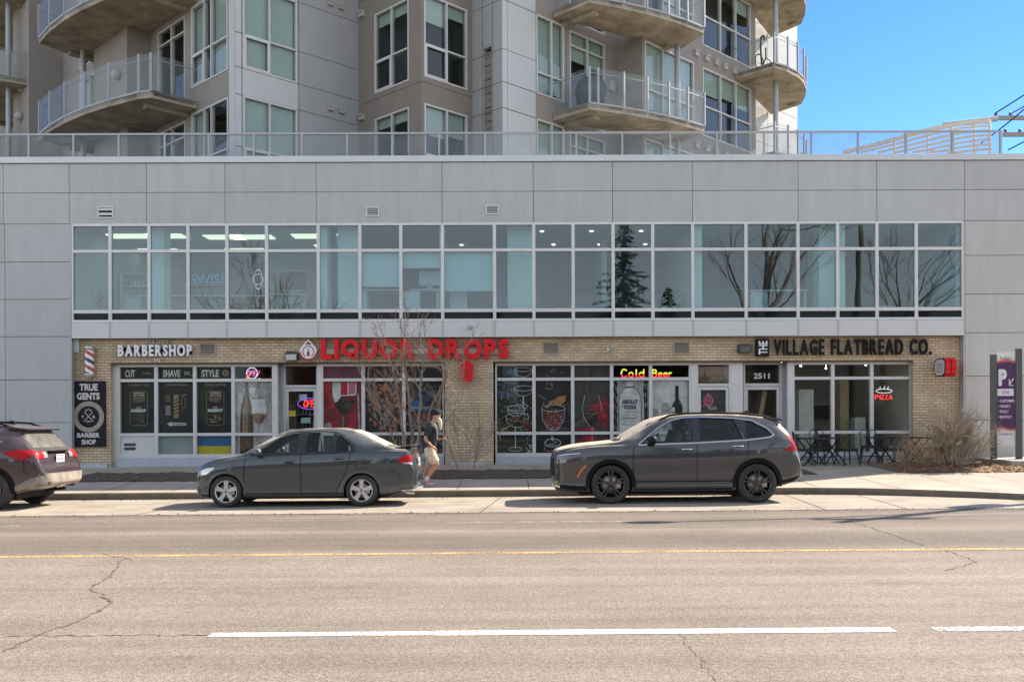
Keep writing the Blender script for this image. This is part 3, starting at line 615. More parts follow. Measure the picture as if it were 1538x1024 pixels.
BGL = frosted('balcony_glass', (.27, .33, .33), .25); RGL = frosted('railing_glass', (.25, .29, .31), .17)
S2 = math.sqrt(.5); C1 = (-7.75, 26.2)
def fr(p, k): return (p[0], p[1], S2, S2, S2, -S2) if k == 'A' else (p[0], p[1], S2, -S2, -S2, -S2)
LV = [(8.23, 9.20, 10.66)]
for k in (1, 2, 3): LV.append(tuple(q+3.2*k for q in LV[0]))
TOP = 20.6; BOT = ZT-.3
def twin(f, u0, u1, z0, zm, z1, cols, blind=None, casement=True, d=.10):
    """Window with white frame, a transom, an opening light low on one side, blinds behind the panes."""
    b = MB(f); t = .045
    b.box(u0, u0+t, -.02, d, z0, z1); b.box(u1-t, u1, -.02, d, z0, z1); b.box(u0+t, u1-t, -.018, d, z0, z0+t); b.box(u0+t, u1-t, -.018, d, z1-t, z1)
    ed = [u0+t]+[u0+(u1-u0)*c for c in cols]+[u1-t]
    for e in ed[1:-1]: b.box(e-t/2, e+t/2, -.019, d, z0+t, z1-t)
    for a, c in zip(ed, ed[1:]): b.box(a+t/2, c-t/2, -.016, d, zm-t/2, zm+t/2)
    if casement:
        a, c = ed[0], ed[1]; b.box(a+.0, a+.05, -.03, .0, z0+t, zm-t/2); b.box(c-.07, c-.022, -.03, .0, z0+t, zm-t/2); b.box(a+.05, c-.07, -.03, .0, z0+t, z0+t+.05); b.box(a+.05, c-.07, -.03, .0, zm-t/2-.05, zm-t/2)
    o = b.build('window', WFR, tow)
    for q, (a, c) in enumerate(zip(ed, ed[1:])):
        g_ = MB(f); g_.quad((a, .05, z0+t), (c, .05, z0+t), (c, .05, z1-t), (a, .05, z1-t)); g_.build('pane', TGL, o)
        bl = blind[q % len(blind)] if blind else 0
        if bl:
            g_ = MB(f); mt = TBL if bl > 0 else TBW; g_.box(a, c, .13, .135, z1-t-(z1-z0-2*t)*abs(bl), z1-t); g_.build('blind', mt, o)
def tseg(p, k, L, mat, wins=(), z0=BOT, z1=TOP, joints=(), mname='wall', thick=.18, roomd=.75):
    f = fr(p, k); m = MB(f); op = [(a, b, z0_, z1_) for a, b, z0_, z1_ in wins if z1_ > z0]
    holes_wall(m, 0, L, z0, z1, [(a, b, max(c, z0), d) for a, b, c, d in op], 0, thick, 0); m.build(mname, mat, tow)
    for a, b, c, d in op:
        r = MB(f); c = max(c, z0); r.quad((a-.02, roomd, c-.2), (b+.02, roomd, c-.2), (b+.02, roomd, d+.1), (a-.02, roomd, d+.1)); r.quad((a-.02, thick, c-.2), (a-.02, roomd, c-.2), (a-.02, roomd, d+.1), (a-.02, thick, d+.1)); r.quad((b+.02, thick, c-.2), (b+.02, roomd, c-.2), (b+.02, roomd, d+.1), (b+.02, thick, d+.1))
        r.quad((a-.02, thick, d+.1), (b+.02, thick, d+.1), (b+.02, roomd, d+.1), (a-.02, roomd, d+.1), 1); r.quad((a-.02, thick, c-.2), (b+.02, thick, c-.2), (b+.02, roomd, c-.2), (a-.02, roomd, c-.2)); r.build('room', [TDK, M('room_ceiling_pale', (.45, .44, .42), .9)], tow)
    if joints:
        j = MB(f)
        for q in joints:
            if q[0] == 'h': j.box(q[1], q[2], -.002, .004, q[3]-.008, q[3]+.008)
            else: j.box(q[1]-.008, q[1]+.008, -.0025, .004, q[2], q[3])
        j.build('panel_joint', JOINT, tow)
    return f
def lv(a, b): return [(a, b, q[0], q[2]) for q in LV]
def hj(a, b): return [('h', a, b, z) for q in LV for z in q if z > BOT]
rb = random.Random(11)
# S1: left face (B), balconies; u runs to C1
L1 = 25.0; p1 = (C1[0]-S2*L1, C1[1]+S2*L1)
w1 = [(L1-2.62, L1-.40, q[0], q[2]) for q in LV]+[(L1-4.9, L1-3.05, q[0]-.55, q[2]-.1) for q in LV]+[(L1-11.5, L1-8.6, q[0]-.3, q[2]) for q in LV]+[(L1-17.5, L1-15.0, q[0], q[2]) for q in LV]
f1 = tseg(p1, 'B', L1, TAUPE, w1, joints=hj(L1-2.7, L1)+[('v', L1-.33, BOT, TOP)])
for i, q in enumerate(LV):
    if q[2] < BOT: continue
    twin(f1, L1-2.62, L1-.40, max(q[0], BOT), q[1], q[2], [.36, .55] if i else [.36, .55], [(.97, 0, .0), (.95, .0, .95), (.9, .95, 0), (0, 0, .9)][i])
    twin(f1, L1-4.9, L1-3.05, max(q[0]-.55, BOT), q[1]+.9, q[2]-.1, [.5], [0, 0], casement=False)
    twin(f1, L1-11.5, L1-8.6, max(q[0]-.3, BOT), q[1], q[2], [.33, .66], [-.7, -.9, -.4], casement=False)
    twin(f1, L1-17.5, L1-15.0, max(q[0], BOT), q[1], q[2], [.5], [-.8, -.5], casement=False)
m = MB(f1); m.box(L1-8.2, L1-5.5, -.75, -.001, BOT, TOP); m.build('wall_pier', TAUPE, tow)
m = MB(f1); m.box(L1-15.0, L1-13.2, -1.2, -.001, BOT, TOP); m.build('wall_pier', TAUPE, tow)
m = MB(f1); m.box(L1-.33, L1+.012, -.012, -.003, BOT, TOP); m.build('corner_panel', TLIGHT, tow)
# S2 (A): grey panels with a window by the corner
f2 = tseg(C1, 'A', 4.21, TGREY, lv(.24, 2.0), joints=hj(0, 4.21)+[('v', 2.06, BOT, TOP), ('v', .2, BOT, TOP)])
for i, q in enumerate(LV): twin(f2, .24, 2.0, max(q[0], BOT), q[1], q[2], [.48], [(.99, .99), (.99, .99), (.98, .98), (.6, .9)][i])
m = MB(f2)
for a, b in zip([BOT]+[z for q in LV for z in q if z > BOT], [z for q in LV for z in q if z > BOT]+[TOP]): m.box(-.012, .19, -.012, -.003, a+.012, b-.012)
m.build('corner_panel', TLIGHT, tow)
for q in LV[1:]: m = MB(f2); m.box(.22, 2.04, -.010, -.003, q[0]-.78+.02, q[0]-.02); m.build('spandrel_panel', TLIGHT, tow)
P3 = (C1[0]+4.21*S2, C1[1]+4.21*S2); f3 = tseg(P3, 'B', 3.09, TAUPED, lv(.86, 2.52), joints=[('h', 0, 3.09, q[0]-.16) for q in LV[1:]])
for i, q in enumerate(LV): twin(f3, .86, 2.52, max(q[0], BOT), q[1], q[2], [.5], [(.12, .12), (.15, .12), (.2, .3), (.5, 0)][i])
P4 = (P3[0]+3.09*S2, P3[1]-3.09*S2); f4 = tseg(P4, 'A', 2.0, TAUPED, lv(.1, 1.78), joints=[('h', 0, 2.0, q[0]-.16) for q in LV[1:]])
for i, q in enumerate(LV): twin(f4, .1, 1.78, max(q[0], BOT), q[1], q[2], [.52], [(-.35, .3), (-.3, .15), (.2, .3), (.5, 0)][i])
P5 = (P4[0]+2.0*S2, P4[1]+2.0*S2); f5 = tseg(P5, 'B', 1.3, TGREY, [(.5, .85, 10.0, 12.6)], joints=[('h', 0, 1.3, z) for q in LV for z in q if z > BOT]+[('v', .46, BOT, TOP), ('v', .89, BOT, TOP)])
m = MB(f5); 
for k in range(12): m.box(.5, .85, .06+.02*(k%2), .1, 10.0+k*.21, 10.0+k*.21+.19)
m.build('slot_louvre', TAUPED, tow)
P6 = (P5[0]+1.3*S2, P5[1]-1.3*S2); LQ = 5.35
f6 = tseg(P6, 'A', LQ, TAUPE, lv(1.46, 2.72)+[(3.0, 4.75, q[0]-.5, q[2]-.05) for q in LV], joints=[('h', 0, 3.0, z) for q in LV for z in q if z > BOT and abs(z-q[1]) > .01]+[('v', 2.85, BOT, TOP)])
m = MB(f6)
for a, b in zip([BOT]+[z for q in LV for z in q if z > BOT], [z for q in LV for z in q if z > BOT]+[TOP]): m.box(.0, .2, -.012, -.003, a+.012, b-.012); m.box(.215, 1.42, -.012, -.003, a+.012, b-.012)
m.build('corner_panel', TLIGHT, tow)
for i, q in enumerate(LV):
    twin(f6, 1.46, 2.72, max(q[0], BOT), q[1]-.3, q[2], [.55], [(.75, .98), (.97, .95), (.9, .4), (0, 0)][i], casement=False)
    twin(f6, 3.0, 4.75, max(q[0]-.5, BOT), q[1]+.95, q[2]-.05, [.5], [(.4, .2), (.3, .3), (-.6, .5), (0, 0)][i], casement=False)
P7 = (P6[0]+LQ*S2, P6[1]+LQ*S2); tseg(P7, 'B', 1.1, TAUPE)
P8 = (P7[0]+1.1*S2, P7[1]-1.1*S2); L8 = 7.1
f8 = tseg(P8, 'A', L8, TAUPE, lv(.12, 2.95)+lv(3.5, 6.73))
for i, q in enumerate(LV):
    twin(f8, .12, 2.95, max(q[0], BOT), q[1]-.1, q[2], [.36, .68], [(-.9, -.9, -.6), (-.9, -.95, -.9), (-.5, -.9, .0), (0, 0, 0)][i], casement=False)
    twin(f8, 3.5, 6.73, max(q[0], BOT), q[1]+.1, q[2], [.36, .68], [(-.9, -.9, -.9), (.35, .3, .35), (0, 0, -.2), (0, 0, 0)][i], casement=False)
P9 = (P8[0]+L8*S2, P8[1]+L8*S2)
m = MB(); P10 = (P9[0]-1.2*S2, P9[1]+1.2*S2); m.quad((P9[0], P9[1], BOT), (P10[0], P10[1], BOT), (P10[0], P10[1], TOP), (P9[0], P9[1], TOP)); m.build('wall', TAUPE, tow)
f10 = tseg(P10, 'A', 5.5, TWHITE, [(.15, 1.0, q[0], q[2]) for q in LV], joints=[('h', 1.1, 5.5, q[0]-.35) for q in LV]+[('h', 1.1, 5.5, q[2]-1.2) for q in LV]+[('v', 3.0, BOT, TOP)])
for q in LV: twin(f10, .15, 1.0, max(q[0], BOT), q[1], q[2], [.5], [-.5, 0], casement=False)
P11 = (P10[0]+5.5*S2, P10[1]+5.5*S2)
m = MB(); pl = [p1, C1, P3, P4, P5, P6, P7, P8, P9, P10, P11, (P11[0]-14, P11[1]+14), (p1[0]+3, p1[1]+14)]
m.prism_z([(x+.0, y+.02) for x, y in pl], TOP-.02, TOP+.35); m.build('roof', TGREY, tow)
m = MB(); m.quad((P11[0], P11[1], BOT), (P11[0]-14, P11[1]+14, BOT), (P11[0]-14, P11[1]+14, TOP), (P11[0], P11[1], TOP)); m.build('wall', TWHITE, tow)
# small wall fittings: paired exhaust vents, wall lamps
def tfit(f, items, name, mat):
    for u, z, w_, h_ in items:
        m = MB(f); m.box(u-w_/2, u+w_/2, -.10, -.004, z-h_/2, z+h_/2); m.box(u-w_/2-.02, u+w_/2+.02, -.13, -.101, z+h_/2-.03, z+h_/2+.02); m.build(name, mat, tow)
VNT = M('vent_cream', (.42, .39, .36), .6); VNTD = M('vent_taupe', (.2, .17, .15), .6)
tfit(f2, [(3.15, 10.95, .17, .13), (3.55, 10.95, .17, .13), (3.15, 14.15, .17, .13), (3.55, 14.15, .17, .13)], 'exhaust_vent', VNT)
tfit(f3, [(.25, 10.85, .2, .16), (.25, 14.05, .2, .16)], 'exhaust_vent', VNT)
tfit(f8, [(u, z, .22, .18) for z in (10.98, 14.2) for u in (3.05, 3.7, 4.3, 4.9, 5.5)], 'exhaust_vent', VNT)
tfit(f6, [(5.05, 12.5, .22, .3)], 'wall_lamp', VNT)
tfit(f1, [(L1-8.6, 12.3, .2, .14), (L1-9.0, 11.9, .2, .14), (L1-9.6, 11.7, .2, .14)], 'exhaust_vent', VNT)
m = MB(f1); m.ball((L1-6.1, -.85, 12.55), .16, 12); m.tube([(L1-6.1, -.76, 12.55), (L1-6.1, -.84, 12.55)], .1); m.build('wall_lamp', VNT, tow)
m = MB(f1); m.ball((L1-14.0, -1.3, 12.9), .16, 12); m.build('wall_lamp', VNT, tow)
# balconies
def lerp_(tab, x):
    for (a, va), (b, vb) in zip(tab, tab[1:]):
        if a <= x <= b and b > a: return va+(vb-va)*(x-a)/(b-a)
    return tab[-1][1]
def balcony(f, prof, z, glassmat=BGL, h=1.07, post_every=1, col=None, low=None):
    """prof: plan outline (u, out) from the wall along the free edge back to the wall."""
    m = MB(f); n = len(prof); bot = [(u, -o, z-.2) for u, o in prof]; top = [(u, -o, z) for u, o in prof]
    m.add(bot+top, [tuple(range(n-1, -1, -1)), tuple(range(n, 2*n))]+[(i, i+1, i+1+n, i+n) for i in range(n-1)])
    # stiffening beam under the slab near its end
    us = [q[0] for q in prof]; so_ = sorted(prof)
    for ub in (min(us)+.45, max(us)-.8):
        d_ = min(1.3, min(lerp_(so_, ub), lerp_(so_, ub+.25))-.2)
        if d_ > .3: m.box(ub, ub+.25, -d_, -.01, z-.32, z-.2)
    o = m.build('balcony', SLAB, tow)
    m = MB(f)
    for (ua, oa), (ub, ob) in zip(prof, prof[1:]):
        L = math.hypot(ub-ua, ob-oa); nu, no_ = (ob-oa)/L*.02, -(ub-ua)/L*.02
        if no_ < 0 and abs(no_) > abs(nu): nu, no_ = -nu, -no_
        m.add([(ua, -oa, z-.03), (ub, -ob, z-.03), (ub+nu, -(ob+no_), z-.03), (ua+nu, -(oa+no_), z-.03), (ua, -oa, z+.03), (ub, -ob, z+.03), (ub+nu, -(ob+no_), z+.03), (ua+nu, -(oa+no_), z+.03)], [(0,1,2,3),(4,5,6,7),(0,1,5,4),(3,2,6,7),(0,3,7,4),(1,2,6,5)])
    m.build('edge_trim', TGREY, o)
    inner = prof[1:-1]
    for i, (u, o_) in enumerate(prof):
        if i in (0, n-1) and o_ < .05: continue
        m = MB(f); m.box(u-.03, u+.03, -o_-.03, -o_+.03, z+.0, z+h+.02); m.build('post', POSTM, o)
    for (ua, oa), (ub, ob) in zip(prof, prof[1:]):
        m = MB(f); k = .05; ax, ao = ua+(ub-ua)*k, oa+(ob-oa)*k; bx, bo = ub-(ub-ua)*k, ob-(ob-oa)*k
        m.quad((ax, -ao, z-.12), (bx, -bo, z-.12), (bx, -bo, z+h), (ax, -ao, z+h)); m.build('glass_panel', glassmat, o)
        m = MB(f); m.tube([(ua, -oa+.06, z+h-.13), (ub, -ob+.06, z+h-.13)], .016, 6); m.build('handrail', POSTM, o)
    return o
def arc(u0, o0, u1, o1, bulge, n):
    out = []
    for i in range(n+1):
        t = i/n; out.append((u0+(u1-u0)*t, o0+(o1-o0)*t+4*bulge*t*(1-t)))
    return out
UL = L1-2.26                                            # left stack: outline measured back from the corner
for k in (0, 1, 2, 3):
    z = 10.95+3.2*k-3.2
    if z < 8: continue
    prof = [(UL-7.2, 0.05)]+[(UL-6.65, 2.25)]+arc(UL-6.65, 2.25, UL-.35, 1.62, .34, 5)[1:]+[(UL, 1.42)]+[(UL, 0.02)]
    balcony(f1, prof, z)
    prof = [(L1-19.5, .05)]+arc(L1-19.0, 1.9, L1-13.6, 2.1, .35, 5)+[(L1-13.35, .9)]
    balcony(f1, prof, z)
for k in (0, 1, 2, 3):
    z = 10.95+3.2*k-3.2
    if z < 8: continue
    prof = [(2.2, .02), (2.2, 1.5)]+arc(2.45, 1.62, 6.6, 2.65, .2, 5)+[(7.2, 1.25)]
    balcony(f6, prof, z)
for k in (0, 1, 2, 3, 4):
    z = 10.95+3.2*k-3.2
    if z < 8: continue
    prof = [(5.65, .02), (5.65, 1.6)]+arc(5.65, 1.6, 10.0, .35, .62, 6)[1:]+[(10.3, -1.15)]
    balcony(f8, prof, z)
# balcony columns
for f, u, o_ in ((f1, UL-6.2, 1.0), (f1, L1-14.2, 1.6), (f6, 6.75, 1.5), (f8, 6.9, .95)):
    m = MB(f); m.tube([(u, -o_, BOT), (u, -o_, TOP)], .095, 14); m.build('column', POSTM, tow)
# things on the balconies
def on(f, u, o_, z): 
    q = MB(f).p(u, -o_, z); return q
t = thing('barbecue', 'barbecue under a dark fitted cover on a balcony of the tower', 'barbecue', on(f6, 3.05, .85, 10.95))
m = MB(); pr = [(.02, .0), (.42, .0), (.40, .5), (.46, .62), (.46, .8), (.38, 1.02), (.2, 1.14), (0, 1.16)]
m.lathe(pr, (0, 0, 0), k=18)
for i, v in enumerate(m.v): m.v[i] = (v[0]*1.1+.02*math.sin(v[2]*9), v[1]*.62, v[2])
m.build('cover', M('bbq_cover', (.02, .035, .045), .6, var=.2, bump=.3, bscale=8), t)
m = MB()
for sx in (-.3, .3): m.tube([(sx-.0, .2, .06), (sx, .26, .06)], .06, 10)
m.build('wheel', BLACK, t)
t = thing('lounge_chair', 'pale slatted lounge chair on the sunlit lower right balcony', 'chair', on(f6, 5.6, .8, 10.95), rz=R(45))
m = MB()
for i in range(8): m.box(-.3, .3, -.35+i*.08, -.30+i*.08, .34, .36)
m.build('seat', WHITE, t)
m = MB()
for i in range(8): m.box(-.3, .3, .30+.03*i, .32+.03*i, .38+i*.08, .44+i*.08)
m.build('backrest', WHITE, t)
for sx in (-.29, .29):
    for y in (-.3, .3): m = MB(); m.tube([(sx, y, 0), (sx, y, .34)], .02); m.build('leg', WHITE, t)
t = thing('exercise_bike', 'dark upright bicycle frame leaning behind the glass of the upper right balcony', 'bicycle', on(f8, 6.25, .75, 14.15), rz=R(45))
m = MB(); m.tube([(0, 0, .3), (0, .05, 1.0), (.05, .05, 1.35), (.2, .05, 1.45), (.3, .05, 1.3)], .035); m.tube([(0, 0, .3), (.3, 0, .6), (.28, 0, 1.0)], .03); m.build('frame', BLACK, t)
for x in (-.15, .45): m = MB(); m.lathe([(.30, -.02), (.33, 0), (.30, .02), (.28, 0), (.30, -.02)], (x, 0, .33), axis='y', k=20); m.build('wheel', BLACK, t)

# ------------------------------------------------------------------ glass railing along the podium roof
YR = 25.36
t = thing('roof_railing', 'clear glass railing with grey posts and top rail along the roof edge of the shops', 'railing', (0, YR, ZT-.08))
PP = [45, 112, 180, 249, 315, 383, 455, 523, 591, 661, 730, 799, 867, 936, 1008, 1078, 1149, 1220, 1290, 1362, 1432, 1504]
zr = Z(200, YR); b0 = ZT-.08
for px in PP: m = MB(); m.box(X(px, YR)-.028, X(px, YR)+.028, -.028, .028, 0, zr-b0-.03); m.build('post', POSTM, t)
for a, b in zip(PP, PP[1:]): m = MB(); m.box(X(a, YR)+.045, X(b, YR)-.045, -.006, .006, .06, zr-b0-.05); m.build('glass_panel', RGL, t)
m = MB(); m.box(X(-40, YR), X(1504, YR)+.03, -.03, .03, zr-b0-.03, zr-b0+.025); m.build('top_rail', POSTM, t)

# ------------------------------------------------------------------ wall fittings
def vent(px, py, w_, h_, y, label, group, frame=None, n=4):
    t = thing('wall_vent', label, 'vent', (X(px, y), y, Z(py, y)), group); k = y/F; W_, H_ = w_*k/2, h_*k/2
    m = MB(); e = .035; m.box(-W_, W_, -.03, -.003, H_-e, H_); m.box(-W_, W_, -.03, -.003, -H_, -H_+e); m.box(-W_, -W_+e, -.03, -.003, -H_+e, H_-e); m.box(W_-e, W_, -.03, -.003, -H_+e, H_-e); m.build('frame', frame or WHITEP, t)
    m = MB(); m.box(-W_+e, W_-e, -.006, -.003, -H_+e, H_-e); m.build('backing', BLACK, t)
    m = MB(); hh = (2*H_-2*e)/n
    for i in range(n): z = -H_+e+hh*i; m.add([(-W_+e, -.006, z+hh*.95), (W_-e, -.006, z+hh*.95), (W_-e, -.026, z+hh*.45), (-W_+e, -.026, z+hh*.45), (-W_+e, -.028, z+hh*.35), (W_-e, -.028, z+hh*.35)], [(0,1,2,3), (3,2,5,4)])
    m.build('louvres', frame or WHITEP, t)
GV = 'louvred vents in the wall'
VT = M('vent_tan', (.36, .31, .25), .6)
vent(160, 317, 24, 18, YF, 'square vent with two dark slots on the grey panels above the leftmost office windows', GV, n=2)
vent(561, 317, 20, 15, YF, 'louvred vent on the grey panels, the left one of the pair near the middle', GV)
vent(740.5, 315, 20, 15, YF, 'louvred vent on the grey panels above the office windows right of the blinds', GV)
vent(312.5, 522.5, 25, 19, YB, 'tan louvred vent on brick just right of the barbershop lettering', GV, VT, 5)
vent(828, 522.5, 25, 19, YB, 'tan louvred vent on brick right of the red store lettering', GV, VT, 5)
vent(1024, 523, 25, 19, YB, 'tan louvred vent on brick left of the dark square wall lamp', GV, VT, 5)
def wall_lamp(px, py, label, lens):
    t = thing('wall_lamp', label, 'lamp', (X(px, YB), YB, Z(py, YB)), 'box lamps on the brick')
    m = MB(); m.prism_y([(-.17, -.11), (.17, -.11), (.17, .08), (.12, .13), (-.12, .13), (-.17, .08)], -.2, -.003); m.build('housing', DARKM, t)
    if lens: m = MB(); m.box(-.14, .14, -.215, -.201, -.10, .05); m.build('lens', M('lamp_lens', (.5, .5, .46), .3), t)
    else: m = MB(); m.box(-.14, .14, -.208, -.201, -.09, .06); m.build('lens', M('lamp_lens_dark', (.10, .095, .09), .5), t)
wall_lamp(440, 534.5, 'dark box lamp with a pale lens beside the teardrop emblem', True)
wall_lamp(1117, 525.5, 'dark box lamp left of the black sign box on the brick', False)
def camera(px, py, y, label):
    t = thing('security_camera', label, 'camera', (X(px, y), y, Z(py, y)), 'small cameras on the wall')
    m = MB(); m.lathe([(0, -.05), (.05, -.05), (.05, -.003), (0, -.003)], (0, 0, 0), axis='y', k=12); m.build('mount', ALUD, t)
    m = MB(); m.tube([(0, -.05, 0), (-.02, -.09, -.03), (-.1, -.2, -.02)], [.02, .03, .042], 8); m.build('body', ALUD, t)
camera(918, 525, YB, 'small grey camera on the brick between two vents'); camera(708, 491, YF-.05, 'small camera on the white band above the red lettering')
# ------------------------------------------------------------------ shop signs
def sx(px): return X(px, YB)
def sz(py): return Z(py, YB)
t = thing('shop_sign', 'white raised lettering reading BARBERSHOP on brick with small words above and below', 'sign', (0, 0, 0))
letters('BARBERSHOP', sx(181), sx(291), sz(533.5), sz(516.5), YB-.16, .08, WHITE, t, off=.035, gap=.17)
m = MB(); m.box(sx(183), sx(289), YB-.06, YB-.003, sz(530), sz(520)); m.build('backing', BLACK, t)
m = MB(); text(m, 'TRUE GENTS', sx(220), sx(254), sz(514.5), sz(508.5), YB-.06, .04, .01); m.build('small_lettering', M('cream', (.6, .55, .45), .6), t)
m = MB(); text(m, 'YYC', sx(232), sx(243.5), sz(542.5), sz(537), YB-.06, .04, .02); m.build('small_lettering', WHITE, t)
t = thing('shop_sign', 'large red raised lettering reading LIQUOR DROPS on brick with a red bottle hanging below', 'sign', (0, 0, 0))
letters('LIQUOR DROPS', sx(484.5), sx(765), sz(539.5), sz(509.5), YB-.22, .14, RED, t, off=.055, gap=.10, space=.38)
m = MB(); m.box(sx(486), sx(760), YB-.075, YB-.003, sz(531), sz(523)); m.build('raceway', M('raceway', (.50, .46, .40), .5), t)
m = MB(); m.prism_y([(sx(a), sz(b)) for a, b in ((699, 541), (706, 541), (706, 543), (711.5, 548), (710, 573), (694.5, 573), (692.5, 548), (699, 544))], YB-.25, YB-.12); m.build('hanging_bottle', RED, t)
m = MB(); m.prism_y([(sx(a), sz(b)) for a, b in ((697, 553), (701, 553), (700, 567), (697, 567))], YB-.255, YB-.2505); m.build('label_strip', M('deep_red', (.3, .01, .015), .5), t)
t = thing('emblem_sign', 'white teardrop emblem with red rings beside the red lettering', 'sign', (0, 0, 0))
def drop(cx, cy, r, h, n=28):
    pts = []
    for i in range(n):
        a = -math.pi*.22-(2*math.pi-math.pi*.44)*i/(n-1)+math.pi/2-math.pi*.0
        pts.append((cx+r*math.sin(a-math.pi/2+math.pi), 0))
    out = []
    for i in range(n+1):
        a = math.pi*.28+(2*math.pi-math.pi*.56)*i/n; out.append((cx+r*math.sin(a), cy-r*math.cos(a)))
    return [(cx, cy-h)]+out
def dsh(r, h, dy=0): return [(sx(a), sz(b)) for a, b in drop(465, 528.5+dy, r, h)]
m = MB(); m.prism_y(dsh(13.2, 20), YB-.14, YB-.003); m.build('body', [WHITE], t)
m = MB(); m.prism_y([(sx(465+13.2*math.sin(a)), sz(528.5-13.2*math.cos(a))) for a in [math.pi*.5+math.pi*i/16 for i in range(17)]]+[(sx(465+11.5*math.sin(a)), sz(527-11.0*math.cos(a))) for a in [math.pi*1.5-math.pi*i/16 for i in range(17)]], YB-.146, YB-.141)
m.prism_y([(sx(a), sz(b)) for a, b in ((465, 512), (469.5, 517), (467, 517.5), (465, 516), (463, 517.5), (460.5, 517))], YB-.146, YB-.141)
for rr_, w_ in ((8.2, 1.3),):
    pts = [(sx(465+rr_*math.sin(a)), sz(527.5-rr_*math.cos(a))) for a in [-2.6+5.2*i/24 for i in range(25)]]; m.stroke(pts, w_*YB/F, YB-.145)
m.prism_y([(sx(a), sz(b)) for a, b in ((464.3, 523), (465.7, 523), (465.8, 527), (467, 529), (467, 534), (463, 534), (463, 529), (464.2, 527))], YB-.146, YB-.141)
m.build('red_marks', M('emblem_red', (.30, .02, .03), .5), t)
t = thing('shop_sign', 'black raised lettering reading VILLAGE FLATBREAD CO. with a black box reading THE', 'sign', (0, 0, 0))
letters('VILLAGE FLATBREAD CO.', sx(1161), sx(1396.5), sz(535), sz(511.5), YB-.14, .08, BLACK, t, off=.026, gap=.16, space=.32)
m = MB(); m.box(sx(1134), sx(1153.5), YB-.16, YB-.003, sz(536.5), sz(511)); m.build('sign_box', BLACK, t)
m = MB(); text(m, 'THE', sx(1137.5), sx(1150.5), sz(534), sz(514), YB-.163, .002, .02, rot=True)
m.build('white_lettering', WHITE, t)
# barber pole
t = thing('barber_pole', 'white barber pole with red and blue spiral stripes on the brick above the black sign', 'barber pole', (sx(138.5), YB-.15, 0))
def stripes():
    mt = bpy.data.materials.new('barber_stripes'); mt.use_nodes = True; n, l = nodes(mt); b = n['Principled BSDF']; b.inputs['Roughness'].default_value = .25
    tc = n.new('ShaderNodeTexCoord'); sp = n.new('ShaderNodeSeparateXYZ'); l.new(tc.outputs['Object'], sp.inputs[0])
    at = n.new('ShaderNodeMath'); at.operation = 'ARCTAN2'; l.new(sp.outputs[1], at.inputs[0]); l.new(sp.outputs[0], at.inputs[1])
    a1 = n.new('ShaderNodeMath'); a1.operation = 'MULTIPLY'; a1.inputs[1].default_value = 1/(2*math.pi); l.new(at.outputs[0], a1.inputs[0])
    z1 = n.new('ShaderNodeMath'); z1.operation = 'MULTIPLY_ADD'; z1.inputs[1].default_value = 2.6; l.new(sp.outputs[2], z1.inputs[0]); l.new(a1.outputs[0], z1.inputs[2])
    ff = n.new('ShaderNodeMath'); ff.operation = 'FRACT'; l.new(z1.outputs[0], ff.inputs[0])
    r = n.new('ShaderNodeValToRGB'); r.color_ramp.interpolation = 'CONSTANT'; l.new(ff.outputs[0], r.inputs[0]); e = r.color_ramp.elements
    e[0].color = (.75, .75, .73, 1); e[1].position = .25; e[1].color = (.45, .05, .05, 1)
    q = e.new(.5); q.color = (.75, .75, .73, 1); q = e.new(.75); q.color = (.03, .035, .07, 1)
    l.new(r.outputs[0], b.inputs['Base Color']); return mt
za, zb_ = Z(559.5, YB), Z(524, YB); m = MB(); m.lathe([(.115, za), (.115, zb_)], (0, 0, 0), k=24); m.build('striped_cylinder', stripes(), t)
m = MB(); m.lathe([(.0, zb_+.11), (.07, zb_+.105), (.125, zb_+.085), (.125, zb_+.04), (.10, zb_+.03), (.13, zb_), (.0, zb_)], (0, 0, 0), k=24); m.build('end_cap', M('chrome_cap', (.7, .7, .7), .15, metal=.9), t); m = MB(); m.lathe([(.0, za), (.135, za), (.14, za-.03), (.115, za-.05), (.125, za-.075), (.09, za-.11), (0, za-.12)], (0, 0, 0), k=24); m.build('end_cap', M('chrome_cap', (.7, .7, .7), .15, metal=.9), t)
m = MB(); m.box(-.05, .05, .05, .147, za-.1, za-.03); m.box(-.05, .05, .05, .147, zb_+.02, zb_+.08); m.build('bracket', DARKM, t)
t = thing('wall_sign', 'tall black sign with a tan ring and crossed razors reading TRUE GENTS BARBER SHOP', 'sign', (0, 0, 0))
yS = YB-.06
m = MB(); m.box(sx(110.5), sx(159.5), yS, YB-.003, sz(668.5), sz(570)); m.build('board', M('sign_black', (.013, .014, .019), .6, var=.15, spec=.2), t)
m = MB(); CR = M('sign_cream', (.58, .55, .50), .6, var=.15, scale=30)
for s_, a, b, c, d in (('TRUE', 121, 148.5, 584.5, 574), ('GENTS', 117, 151.5, 598, 587.5), ('BARBER', 117, 151.5, 654.5, 647.5), ('SHOP', 124, 145.5, 665, 657.5)): text(m, s_, sx(a), sx(b), sz(c), sz(d), yS-.002, 0, .045)
m.build('lettering', CR, t)
m = MB(); r1, r2 = 23.2*YB/F, 16.2*YB/F; m.lathe([(r2, 0), (r1, 0)], (sx(134.5), yS-.003, sz(623.5)), axis='y', k=48); m.build('ring', M('ring_tan', (.33, .28, .22), .7, var=.12), t)
m = MB(); cx, cy = 134.5, 623.5
for s_ in (-1, 1): m.stroke([(sx(cx-7*s_), sz(cy+7)), (sx(cx+6*s_), sz(cy-7))], .018, yS-.004)
